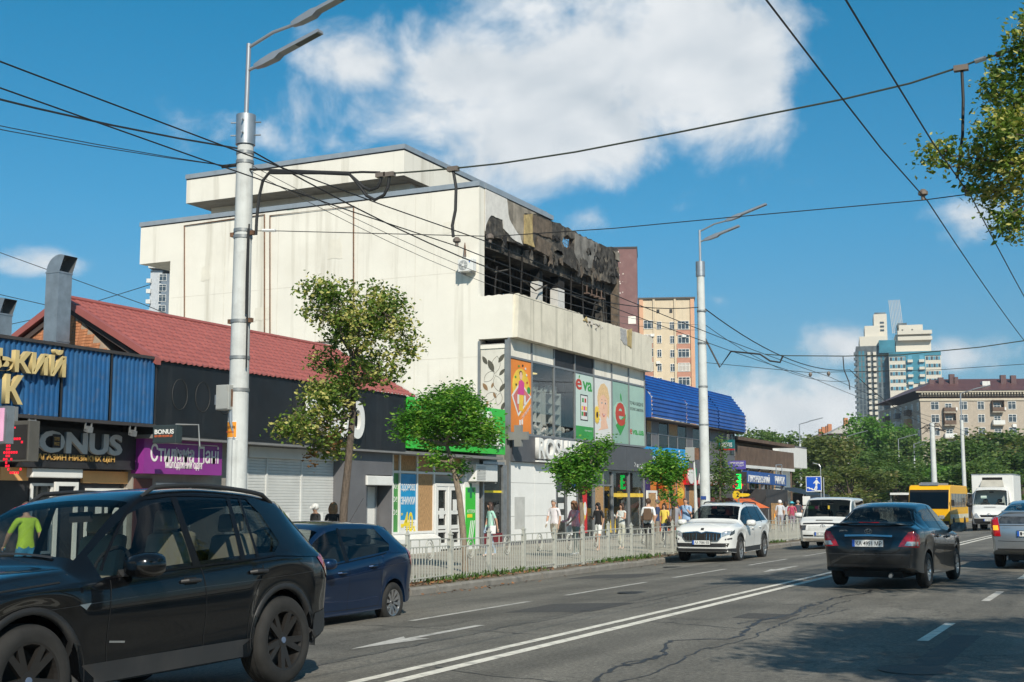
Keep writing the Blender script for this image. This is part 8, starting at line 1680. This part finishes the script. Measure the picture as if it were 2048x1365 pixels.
for k in range(15):
    x = -.66+1.32*k/14; e = abs(x)/.66; y = -1.985+.16*e**3; z = 1.105-.045*e**3; rows.append([(x,y+.13,z-.02),(x,y+.05,z+.018),(x,y-.03,z+.012),(x,y-.035,z-.006),(x,y+.05,z-.022)])
sp.grid(rows, 0, True).build('boot_spoiler', PY_, c.t, world=False, smooth=True); MB().box(-.17,.17,-2.022,-2.012,1.108,1.118).build('brake_lamp', M_REDL, c.t, world=False)
c.line('B', [(-.74,.98),(-.60,.79),(-.44,.62),(0,.60),(.44,.62),(.60,.79),(.74,.98)], .010, M_GAP, .003); c.line('B', [(-.72,.585),(0,.578),(.72,.585)], .014, pm('bumper_hilite',(.05,.053,.058),.3,.4,coat=1), .008, 'painted_bumper_hilite'); c.patch('exhaust_shield', M_PLAST, 'B', [(-.6,.37),(.6,.37),(.6,.41),(-.6,.41)], .004)  # paler strip is a highlight painted along the bumper top
MB().tube([(.3,-1.5,.24),(.32,-1.95,.24),(.34,-2.08,.22)], .032, 8).build('exhaust', M_STEEL, c.t, world=False); MB().box(-.5,.5,-1.9,-1.3,.24,.34).build('rear_axle', M_CABIN, c.t, world=False)
for x in (-.5,-.2,.25,.55): c.patch('parking_sensor', M_GAP, 'B', [(x-.012,.52),(x+.012,.52),(x+.012,.544),(x-.012,.544)], .004)
# ---------------------------------------------------------------- silver hatchback at the right edge
SP = dict(L0=-2.22, L1=2.24, yf=1.38, yr=-1.32, rw=.305, ra=.36, crown=.08, sh=.02, tuck=.03, bulge=(.05,.05),
  sill=[(-2.22,.40),(-1.9,.29),(0,.20),(1.7,.21),(2.24,.25)], belt=[(-2.22,.86),(-2.16,1.06),(-1.9,1.08),(-.9,1.04),(0,.97),(.9,.92),(1.3,.88),(1.8,.78),(2.24,.56)],
  top=[(-2.22,.95),(-2.17,1.10),(-2.10,1.16),(-1.86,1.23),(-1.0,1.42),(-.4,1.485),(.1,1.49),(.4,1.43),(1.25,1.02),(1.45,.95),(1.9,.82),(2.24,.60)],
  w=[(-2.22,.74),(-2.1,.81),(-1.8,.85),(-1.2,.87),(0,.868),(1.2,.868),(1.7,.82),(2.05,.70),(2.24,.54)], wr=[(-2.22,.62),(-2.1,.66),(-1.86,.64),(-1.0,.58),(0,.58),(.4,.59),(1.25,.70),(1.7,.68),(2.24,.46)],
  cowl=1.25, head=.40, rhead=-1.0, rbase=-1.84, g0=-1.5, g1=1.1, b0=-.6, b1=.05, tint=True)
PP = paint('silver_paint', (.46,.48,.50), .75, .3)
c = Car('hatchback', 'silver hatchback with lit tail light cut by the right picture edge', 'car', (-2.18, 32.0, 0), -.03, SP, PP, 1.0)
c.wheels(M_ALLOY, dict(n=7, wi=.02, wo=.03), .19, .2); both(c, 'patch', 'rear_pillar', PP, '*', [(-1.9,1.08),(-1.35,1.07),(-1.1,1.36),(-1.3,1.36)], .006)
for sx in (-1, 1):
    tl = c.patch('tail_light', M_REDL, 'B', [(sx*.60,.70),(sx*.77,.70),(sx*.80,.92),(sx*.76,1.10),(sx*.66,1.10),(sx*.62,.9)], .010, .05); c.patch('brake_glow', M_AMB, 'B', [(sx*.64,.83),(sx*.74,.83),(sx*.75,.93),(sx*.65,.93)], .014, .05, tl)
both(c, 'patch', 'tail_light', M_REDL, '*', [(-2.16,.72),(-1.98,.80),(-1.95,1.02),(-2.12,1.10)], .008)
c.patch('rear_glass_panel', M_DKL, 'B', [(-.62,.97),(.62,.97),(.64,1.12),(-.64,1.12)], .008); c.plate('КА', 'B', .76, .0, off=.025); c.line('B', [(-.7,.93),(0,.935),(.7,.93)], .012, M_GAP, .004); c.line('B', [(-.66,.6),(0,.59),(.66,.6)], .010); letters('hybrid', (-.56,c.hit('B',-.48,.875)[0].y-.004,.87), (1,0,0), (0,0,1), .15, .03, M_GALV, c.t, .003, name='model_name', world=False); c.mirror(.85, .94, PP, 1.1)
c.patch('lower_bumper', M_PLAST, 'B', [(-.68,.405),(.68,.405),(.68,.44),(-.68,.44)], .008)
rows = [[(x,-1.90,1.25),(x,-1.98,1.235),(x,-1.98,1.21),(x,-1.88,1.215)] for x in (-.6,-.3,0,.3,.6)]; MB().grid(rows, 0, True).build('rear_spoiler', PP, c.t, world=False); MB().tube([(-.1,-1.95,1.2),(-.32,-1.7,1.31)], .012, 5).build('wiper', M_PLAST, c.t, world=False)
# ---------------------------------------------------------------- white box truck
ST = dict(L0=-.75, L1=1.75, yf=.95, yr=-4.0, rw=.345, ra=.41, crown=.10, sh=.015, tuck=.02, bulge=(.02,.09),
  sill=[(-.75,.42),(1.75,.36)], belt=[(-.75,1.22),(.3,1.20),(.75,1.16),(1.2,1.08),(1.55,.95),(1.75,.74)],
  top=[(-.75,2.34),(-.4,2.36),(-.05,2.28),(.12,2.18),(.95,1.38),(1.1,1.28),(1.4,1.14),(1.62,.98),(1.75,.80)], w=[(-.75,.955),(.6,.955),(1.2,.93),(1.55,.86),(1.75,.74)], wr=[(-.75,.80),(0,.82),(.95,.90),(1.2,.88),(1.55,.78),(1.75,.66)],
  cowl=.95, head=.12, g0=-.4, g1=.8, b0=-9, b1=-8, onerow=True)
c = Car('box_truck', 'white box truck with open roof hatch coming down the far lane', 'truck', (-7.45, 74.0, -.15), math.pi, ST, PV, 1.0)
c.wheels(M_BALLOY, dict(n=6, wi=.03, wo=.03), .22, .22); c.patch('front_bumper', M_PLAST, 'F', [(-.72,.38),(.72,.38),(.76,.66),(-.76,.66)], .012)
for sx in (-1, 1): c.patch('head_light', M_CLRL, 'F', [(sx*.46,.70),(sx*.74,.70),(sx*.72,.90),(sx*.62,.92)], .014)
c.patch('grille', M_GAP, 'F', [(-.40,.72),(.40,.72),(.46,.84),(-.46,.84)], .012); c.plate('КА 8247 СР', 'F', .58, 0, off=.04); yb = c.hit('F', 0, .80)[0].y+.03; star = MB(); star.tube([(.09*math.cos(t), yb, .83+.09*math.sin(t)) for t in [2*math.pi*k/14 for k in range(14)]], .012, 5, closed=True)
for k in range(3): t = math.pi/2+k*2.094; star.tube([(0,yb,.83),(.09*math.cos(t),yb,.83+.09*math.sin(t))], .01, 4)
star.build('star_emblem', M_CHROME, c.t, world=False); c.mirror(.75, 1.3, M_PLAST, 1.5); c.line('F', [(-.3,1.24),(.3,1.24)], .02, M_PLAST, .02, 'bonnet_vent', rnd=False)
box = MB().box(-1.08,1.08,-5.2,-.70,.72,3.02).build('cargo_box', pm('box_white',(.72,.72,.70),.5,var=.04,dirt=.12,dcol=(.45,.44,.41)), c.t, world=False, bevel=.03); MB().box(-.52,.52,-.72,-.695,2.72,2.86).build('hatch_opening', M_GAP, box, world=False); MB().add([(-.52,-.68,2.70),(.52,-.68,2.70),(.62,-.35,2.34),(-.62,-.35,2.34),(-.52,-.70,2.72),(.52,-.70,2.72),(.62,-.33,2.36),(-.62,-.33,2.36)], [(0,3,2,1),(4,5,6,7),(0,1,5,4),(2,3,7,6),(0,4,7,3),(1,2,6,5)]).build('hatch_flap', pm('flap_beige',(.42,.40,.35),.6), box, world=False); MB().box(-1.09,1.09,-5.21,-.69,2.99,3.05).build('roof_trim', M_GALV, box, world=False); MB().box(-.5,.5,-5,-.5,.5,.70).build('frame', M_CABIN, c.t, world=False)
for x in (-.95, .95): MB().tube([(x-.12,-4.0,.345),(x+.12,-4.0,.345)], .345, 20).build('wheel', M_TYRE, c.t, world=False)
MB().box(.2,.5,.5,.53,1.72,1.86).build('windscreen_sticker', M_TEALW, c.t, world=False)
# ---------------------------------------------------------------- yellow buses
def bus(lab, loc, rz):
    t = thing('minibus', lab, 'bus', loc, rz); YB = paint('bus_yellow', (.80,.42,.006), 0, .5, .05, .25, .3); P = dict(world=False); L_, W_, H_ = 3.5, 1.17, 2.72
    prof = [(-L_,.45),(L_-.05,.42),(L_,.75),(L_-.02,1.30),(L_-.38,2.45),(L_-.55,H_-.06),(L_-.8,H_),(-L_+.3,H_),(-L_,H_-.3)]
    o = MB().prism(prof, 'x', -W_, W_).build('body', YB, t, bevel=.06, **P)
    MB().prism([(L_+.012,1.36),(L_-.34,2.42),(L_-.37,2.42),(L_-.02,1.36)], 'x', -W_+.10, W_-.10).build('windscreen', M_DGLASS, t, **P); MB().prism([(L_+.008,1.34),(L_-.345,2.44),(L_-.40,2.44),(L_-.06,1.34)], 'x', -W_+.06, W_-.06).build('windscreen_frame', M_GAP, t, **P)
    for sx in (-1, 1):
        for k in range(6):
            y1 = L_-.75-k*1.05; MB().box(sx*W_-.01*sx, sx*(W_+.012), y1-.95, y1, 1.42, 2.22).build('side_window', M_DKL, t, **P); MB().box(sx*(W_+.012), sx*(W_+.018), y1-.5, y1-.46, 1.42, 2.22).build('window_bar', M_GAP, t, **P)
        MB().box(sx*(W_+.001), sx*(W_+.008), -L_+.1, L_-.2, .75, 1.0).build('side_stripe', pm('pale_stripe',(.62,.58,.45),.5,var=.2,vs=3), t, **P)
        for ya in (2.2, -1.9): MB().tube([(sx*(W_-.22),ya,.42),(sx*(W_+.01),ya,.42)], .42, 20).build('wheel', M_TYRE, t, **P)
        MB().prism([(L_+.005,.72),(L_+.03,.74),(L_+.03,.95),(L_+.005,.95)], 'x', sx*.72-.16, sx*.72+.16).build('head_light', M_CLRL, t, **P); MB().box(sx*(W_+.1), sx*(W_+.28), L_-.1, L_+.02, 1.5, 1.85).build('door_mirror', M_PLAST, t, **P)
    MB().box(-W_+.05,W_-.05,L_-.02,L_+.05,.40,.62).build('front_bumper', M_PLAST, t, **P); MB().box(-.75,.75,1.0,2.2,H_+.002,H_+.12).build('roof_hatch', M_GALV, t, **P); MB().box(-.5,.5,L_-.62,L_-.5,H_-.02,H_+.16).build('route_board', M_GALV, t, **P); return t
bus('yellow minibus stopped at the far kerb behind the dark sedan', (-11.3, 82.0, -.36), math.pi-.03)
bus('yellow minibus far behind the white truck', (-6.9, 112, -.2), math.pi)
# ================================================================ PEOPLE
M_SKIN = pm('skin', (.50,.29,.20), .55, var=.06, vs=6)
def person(label, loc, face, H=1.70, top=(.6,.6,.6), legs=(.1,.12,.18), shoes=(.6,.6,.6), hair=(.05,.03,.02), hairlen=.0, sleeve=.45, legcut=.10, stride=.22, arms=((.12,.1),(-.12,.1)), build=1.0, lean=0.0, hat=None, bag=None, curly=False, head_turn=0., glasses=False, topvar=.08, topcol2=None):
    """arms: (swing forward, elbow bend) for the left and right arm; one skinned body, hair and bags as parts"""
    k = H/1.70; t = thing('person', label, 'person', loc, face); V, E, Rd, Z = [], [], [], []
    def v(x, y, z, r, par=None, rx=None):
        V.append((x*k, y*k, z*k)); Rd.append(((rx or r)*k, r*k)); i = len(V)-1
        if par is not None: E.append((par, i))
        return i
    b = build; ly = lean
    pel = v(0, 0, .95, .115*b, None, .145*b); wa = v(0, ly*.3, 1.10, .105*b, pel, .13*b); ch = v(0, ly*.8, 1.29, .115*b, wa, .155*b); nb = v(0, ly*1.0, 1.425, .075, ch, .10); nk = v(0, ly*1.1+.01, 1.49, .05, nb); h0 = v(0, ly*1.2+.03, 1.545, .068, nk); h1 = v(0, ly*1.25+.025, 1.60, .082, h0); h2 = v(0, ly*1.25+.01, 1.655, .062, h1)
    seg = {}
    for sx, (sw, bend) in zip((-1, 1), arms):
        sh = v(sx*.165*b, ly, 1.395, .052*b, nb); a = sw*1.1; el = v(sx*(.195*b+.02), ly+.28*math.sin(a), 1.395-.28*math.cos(a), .040*b, sh); a2 = a+bend; wr = v(sx*(.19*b+.0)-sx*.10*min(1,bend), ly+.28*math.sin(a)+.25*math.sin(a2), 1.395-.28*math.cos(a)-.25*math.cos(a2), .026, el)
        d = Vector((0, math.sin(a2), -math.cos(a2))); w0 = Vector(V[wr])/k; pm_ = w0+d*.07; pa = v(pm_.x, pm_.y, pm_.z, .024, wr); n = Vector((0, math.cos(a2), math.sin(a2)))
        for q, (off, ln) in enumerate(((-.030,.070),(-.010,.082),(.010,.076),(.030,.058))): f1 = pm_+n*off+d*ln*.55; f2 = pm_+n*off*1.05+d*ln+Vector((-sx*.018,0,0)); i1 = v(f1.x, f1.y, f1.z, .0095, pa); v(f2.x, f2.y, f2.z, .008, i1)
        th = w0+d*.03-n*.035; i1 = v(th.x-sx*.01, th.y, th.z, .011, pa); th2 = th+d*.045-n*.012; v(th2.x-sx*.015, th2.y, th2.z, .009, i1)
    for sx, sg in ((-1, 1), (1, -1)):
        s_ = sg*stride; hp = v(sx*.085*b, 0, .88, .088*b, pel); kn = v(sx*.088, s_*.55+.02, .50, .058*b, hp); an = v(sx*.085, s_*1.0-.03*abs(s_)*2, .095+max(0,-s_)*.12, .038, kn); he = v(sx*.085, s_-.045, .05+max(0,-s_)*.14, .036, an); to = v(sx*.095, s_+.13, .035+max(0,-s_)*.03, .034, an, .042)
    me = bpy.data.meshes.new('body'); me.from_pydata(V, E, []); o = bpy.data.objects.new('body', me); COL.objects.link(o)
    md = o.modifiers.new('skin', 'SKIN'); md.use_smooth_shade = True; md.branch_smoothing = .3
    for i, sv in enumerate(me.skin_vertices[0].data): sv.radius = Rd[i]; sv.use_root = (i == pel)
    sb = o.modifiers.new('sub', 'SUBSURF'); sb.levels = 2; sb.render_levels = 2
    dg = bpy.context.evaluated_depsgraph_get(); fin = bpy.data.meshes.new_from_object(o.evaluated_get(dg)); bpy.data.objects.remove(o); bpy.data.meshes.remove(me)
    mats = [M_SKIN, pm('cloth_%.2f_%.2f_%.2f_%.2f' % (*top, topvar), top, .85, var=topvar, vs=9, **(dict(dirt=.9, dcol=topcol2, ds=7) if topcol2 else {})), pm('trouser_%.2f_%.2f_%.2f' % legs, legs, .9, var=.12, vs=8), pm('shoe_%.2f_%.2f_%.2f' % shoes, shoes, .6)]
    fin.materials.clear()
    for m_ in mats: fin.materials.append(m_)
    sl = sleeve
    for p in fin.polygons:
        c = p.center/k; mi = 0; ax = abs(c.x); arm = False
        # nearest bone decides arm or trunk
        if ax > .135*b and .55 < c.z < 1.46 and not (ax < .175*b and c.z < 1.0): arm = True
        if arm and ax > .15*b:
            dist = (Vector((0, ly, 1.395))-Vector((0, c.y, c.z))).length; mi = 1 if dist < .50*sl-.02 else 0
        elif c.z > 1.445: mi = 0
        elif c.z > .93: mi = 1
        elif c.z > legcut: mi = 2
        elif c.z > .085: mi = 0
        else: mi = 3
        if legcut < .2 and c.z <= .10: mi = 3
        p.material_index = mi; p.use_smooth = True
    fin.name = 'body'; bo = mobj('body', fin, t, False)
    hc = Vector((0, ly*1.25+.01, 1.615)); mh = pm('hair_%.2f_%.2f_%.2f' % hair, hair, .6, var=.35, vs=25, bump=.6, bs=60); mb = MB(); rr = random.Random(len(label)*7+int(H*100)); rows = []
    for i in range(9):
        u = i/8; r = []
        for j in range(16):
            a = 2*math.pi*j/16; fr = max(0, math.sin(a))          # front of the head
            el_ = math.pi/2-u*(1.9-.95*fr**.6); rad = Vector((.094*math.cos(a)*math.cos(el_), .108*math.sin(a)*math.cos(el_), .108*math.sin(el_)))
            if hairlen and u > .55 and fr < .45: rad.z -= (u-.55)/.45*hairlen*(1-.3*fr); rad.x *= 1+.25*min(1,hairlen*2)
            if curly: rad *= 1.12+rr.uniform(-.10,.22)*(1 if u > .1 else .4)
            r.append((hc+rad*1.0)*k)
        rows.append(r)
    mb.grid(rows, 0, True); mb.poly(rows[-1]); ho = mb.build('hair', mh, t, world=False); ho.data.polygons.foreach_set('use_smooth', [True]*len(ho.data.polygons))
    fy = ly*1.25+.01; fm = MB(); fm.add([(p[0]*k, (p[1]+fy)*k, p[2]*k) for p in ((-.014,.088,1.585),(.014,.088,1.585),(0,.112,1.588),(0,.092,1.625))], [(0,1,2),(0,2,3),(1,3,2)])
    fm.build('nose', M_SKIN, t, world=False)
    for x in (-.032, .032): MB().ball(((x)*k, (fy+.079)*k, 1.618*k), (.012*k,.008*k,.007*k), 8, 5).build('eye', M_BLK, t, world=False)
    MB().box(-.022*k,.022*k,(fy+.076)*k,(fy+.088)*k,1.556*k,1.563*k).build('mouth', pm('lip',(.36,.12,.10),.5), t, world=False)
    for x in (-.088, .088): MB().ball((x*k,(fy-.005)*k,1.60*k), (.012*k,.02*k,.03*k), 6, 5).build('ear', M_SKIN, t, world=False)
    if glasses: MB().box(-.07*k,.07*k,(fy+.082)*k,(fy+.094)*k,1.603*k,1.634*k).build('glasses', M_GBLK, t, world=False)
    if hat:
        hm = pm('hat_%.2f_%.2f_%.2f' % hat[0], hat[0], .8); mb = MB(); mb.ball((hc.x*k, hc.y*k, (hc.z+.015)*k), (.108*k,.122*k,.105*k), 14, 8)
        o2 = mb.build('hat', hm, t, world=False, smooth=True); w_ = hat[1]
        MB().tube([(0,(hc.y+(.09 if w_ == 'cap' else 0))*k,1.635*k),(0,(hc.y+(.10 if w_ == 'cap' else 0))*k,1.645*k)], (.10 if w_ == 'cap' else .19)*k, 16).build('hat_brim', hm, o2, world=False)
    if bag:
        kind, col = bag; bm_ = pm('bag_%.2f_%.2f_%.2f' % col, col, .7, var=.15)
        if kind == 'backpack': MB().prism([(-.13*k,1.02*k),(.13*k,1.02*k),(.14*k,1.22*k),(.10*k,1.40*k),(-.10*k,1.40*k),(-.14*k,1.22*k)], 'y', (ly*.6-.27*b)*k, (ly*.6-.10*b)*k).build('backpack', bm_, t, world=False, bevel=.03); MB().tube([(.09*k,(-.1)*k,1.36*k),(.10*k,.06*k,1.42*k),(.11*k,.13*k,1.3*k),(.12*k,.02*k,1.05*k)], .016*k, 5).build('strap', bm_, t, world=False)
        else:
            sx = 1 if kind == 'bag_right' else -1; MB().prism([(-.05*k,.72*k),(.14*k,.72*k),(.15*k,.98*k),(-.06*k,.98*k)], 'x', sx*.235*b*k, sx*.30*b*k).build('bag', bm_, t, world=False, bevel=.02); MB().tube([(sx*.26*b*k,-.04*k,.97*k),(sx*.20*b*k,.02*k,1.36*k),(sx*.26*b*k,.12*k,.97*k)], .010*k, 5).build('strap', bm_, t, world=False)
    return t
PI = math.pi
def gp(p, dz=0): return (p[0], p[1], -.26)
person('woman in mint t-shirt and light jeans walking past the pharmacy', gp((-18.24,35.55,-0.26)), PI*.80, 1.66, (.36,.62,.52), (.30,.40,.52), (.55,.42,.36), (.045,.022,.016), .28, .42, .09, .20, ((-.35,.15),(.1,.2)), .92, bag=('bag_left',(.70,.70,.70)))
person('grey-haired man in white short-sleeved shirt and beige trousers', gp((-17.87,39.54,-0.26)), PI*.93, 1.74, (.70,.66,.68), (.34,.30,.24), (.06,.05,.05), (.30,.29,.28), .0, .48, .09, .14, ((-.1,.25),(.15,.5)), 1.08, lean=.02)
person('woman with auburn curls in pink tie-dye top reaching forward', gp((-16.15,37.37,-0.26)), PI*.86, 1.68, (.78,.36,.42), (.20,.24,.22), (.75,.75,.75), (.22,.10,.045), .16, .5, .09, .18, ((.7,.15),(.25,1.2)), 1.05, bag=('bag_right',(.72,.72,.70)), curly=True, topvar=.3, topcol2=(.80,.68,.72), lean=.05)
person('woman in black t-shirt, sunglasses and white shorts', gp((-16.87,40.97,-0.26)), PI*.92, 1.64, (.012,.012,.014), (.72,.72,.70), (.52,.36,.28), (.015,.012,.012), .22, .5, .62, .10, ((-.15,.3),(.15,1.7)), .95, glasses=True)
person('woman with long brown hair looking at her phone', gp((-16.63,42.57,-0.26)), PI*.95, 1.62, (.58,.60,.58), (.46,.46,.38), (.55,.40,.32), (.06,.032,.02), .26, .15, .12, .05, ((.35,1.6),(.35,1.6)), .9)
person('man in white t-shirt with brown backpack walking away', gp((-14.89,40.55,-0.26)), PI*.07, 1.78, (.74,.75,.76), (.02,.02,.022), (.70,.70,.70), (.055,.028,.018), .0, .5, .09, .16, ((.15,.2),(-.15,.2)), 1.02, bag=('backpack',(.12,.07,.04)))
person('dark-haired person in grey shirt behind the small street tree', gp((-15.23,44.29,-0.26)), PI*.3, 1.70, (.26,.27,.31), (.30,.30,.30), (.1,.1,.1), (.05,.028,.02), .05, .5, .09, .1, ((.1,.2),(-.1,.2)), 1.0, bag=('bag_left',(.02,.02,.02)))
person('man in light blue shirt raising both hands to his face', gp((-15.86,47.36,-0.26)), PI*.95, 1.80, (.30,.44,.64), (.10,.12,.2), (.1,.1,.1), (.10,.08,.07), .0, .45, .09, .06, ((.45,2.1),(.45,2.0)), 1.18)
person('person in dark top beside the man in light blue shirt', gp((-16.58,50.86,-0.26)), PI*1.05, 1.68, (.05,.05,.06), (.12,.10,.1), (.1,.1,.1), (.03,.02,.015), .18, .5, .09, .1, ((.1,.3),(.1,.3)), .95)
person('person in white cap with orange bag by the market', gp((-17.60,68.31,-0.26)), PI*.1, 1.72, (.52,.54,.58), (.3,.3,.34), (.2,.2,.2), (.3,.28,.26), .0, .5, .09, .12, ((.1,.2),(-.1,.2)), 1.08, hat=((.75,.75,.74),'cap'), bag=('bag_left',(.80,.33,.04)))
person('dark-haired woman in grey top by the market', gp((-17.86,70.60,-0.26)), PI*.05, 1.66, (.44,.45,.47), (.2,.2,.24), (.2,.2,.2), (.03,.02,.016), .2, .4, .09, .12, ((.1,.2),(-.1,.2)), .95)
person('woman in turquoise sun hat and bright flowered top', gp((-17.29,69.66,-0.26)), PI*.03, 1.64, (.42,.06,.12), (.25,.2,.25), (.2,.2,.2), (.12,.08,.06), .05, .5, .09, .1, ((.1,.2),(-.1,.2)), 1.15, hat=((.08,.46,.56),'brim'), topvar=.5, topcol2=(.10,.30,.10))
person('grey-haired person in dark top right of the turquoise hat', gp((-17.82,73.20,-0.26)), PI*.0, 1.72, (.07,.075,.10), (.2,.2,.22), (.2,.2,.2), (.32,.28,.24), .0, .5, .09, .1, ((.1,.2),(-.1,.2)), 1.1)
person('man in pink shirt and jeans by the bus shelter', gp((-15.47,119.87,-0.26)), PI*.1, 1.76, (.66,.30,.34), (.16,.26,.42), (.5,.5,.5), (.6,.57,.52), .0, .8, .09, .16, ((.2,.2),(-.2,.2)), 1.1)
person('shadowy person waiting inside the bus shelter', gp((-15.58,126.61,-0.26)), PI*.9, 1.70, (.10,.11,.10), (.08,.09,.12), (.1,.1,.1), (.06,.04,.03), .0, .5, .09, .06, ((.1,.2),(-.1,.2)), 1.0)
person('person in black and white cap and sunglasses behind the blue hatchback', gp((-20.27,29.07,-0.26)), PI*.93, 1.62, (.03,.03,.032), (.05,.06,.1), (.6,.6,.6), (.10,.07,.05), .0, .5, .09, .12, ((.1,.2),(-.1,.2)), .95, hat=((.62,.62,.60),'cap'), glasses=True)
person('person with big curly hair in black printed t-shirt beyond the hatchback', gp((-18.43,27.20,-0.26)), PI*.1, 1.64, (.015,.015,.016), (.06,.07,.1), (.6,.6,.6), (.26,.13,.055), .10, .5, .09, .14, ((.1,.2),(-.1,.2)), 1.0, curly=True, topvar=.5)
person('man in lime green t-shirt and blue shorts seen through the SUV windscreen', gp((-17.36,16.27,-0.26)), PI*.45, 1.69, (.46,.66,.05), (.05,.24,.42), (.5,.5,.5), (.10,.07,.05), .0, .5, .50, .2, ((.5,.2),(-.3,.2)), 1.12)
person('woman in straw hat and white dress near the far concrete pole', gp((-16.89,53.60,-0.26)), PI*.9, 1.62, (.72,.71,.68), (.70,.69,.66), (.5,.4,.3), (.08,.05,.03), .12, .3, .45, .14, ((.15,.3),(-.1,.2)), .95, hat=((.55,.44,.26),'brim'))
person('man in red t-shirt and dark trousers near the far concrete pole', gp((-16.99,55.10,-0.26)), PI*.1, 1.76, (.50,.03,.03), (.04,.045,.06), (.1,.1,.1), (.04,.03,.02), .0, .5, .09, .18, ((.2,.2),(-.2,.2)), 1.05)
person('woman in yellow top passing the red pill sign', gp((-15.91,45.04,-0.26)), PI*1.0, 1.62, (.74,.56,.10), (.10,.14,.24), (.6,.6,.6), (.10,.05,.03), .22, .4, .09, .2, ((.2,.25),(-.2,.3)), .92, bag=('bag_left',(.25,.10,.06)))
person('man in navy shirt standing by the orange shopfront', gp((-16.84,46.88,-0.26)), PI*.6, 1.74, (.03,.05,.12), (.22,.20,.17), (.1,.1,.1), (.12,.10,.09), .0, .5, .09, .05, ((.1,.3),(.1,.4)), 1.1)
# ================================================================ AIR
hm = bpy.data.materials.new('haze'); hm.use_nodes = True; nt = hm.node_tree; nt.nodes.clear()
pv = nt.nodes.new('ShaderNodeVolumePrincipled'); pv.inputs['Color'].default_value = (.80,.90,1.0,1); pv.inputs['Density'].default_value = .00022; pv.inputs['Anisotropy'].default_value = .2
mo = nt.nodes.new('ShaderNodeOutputMaterial'); nt.links.new(pv.outputs[0], mo.inputs['Volume'])
hz = MB().box(-420, 300, -60, 760, -1.9, 112).build('haze', hm); hz['kind'] = 'stuff'; hz['label'] = 'thin summer haze over the street'
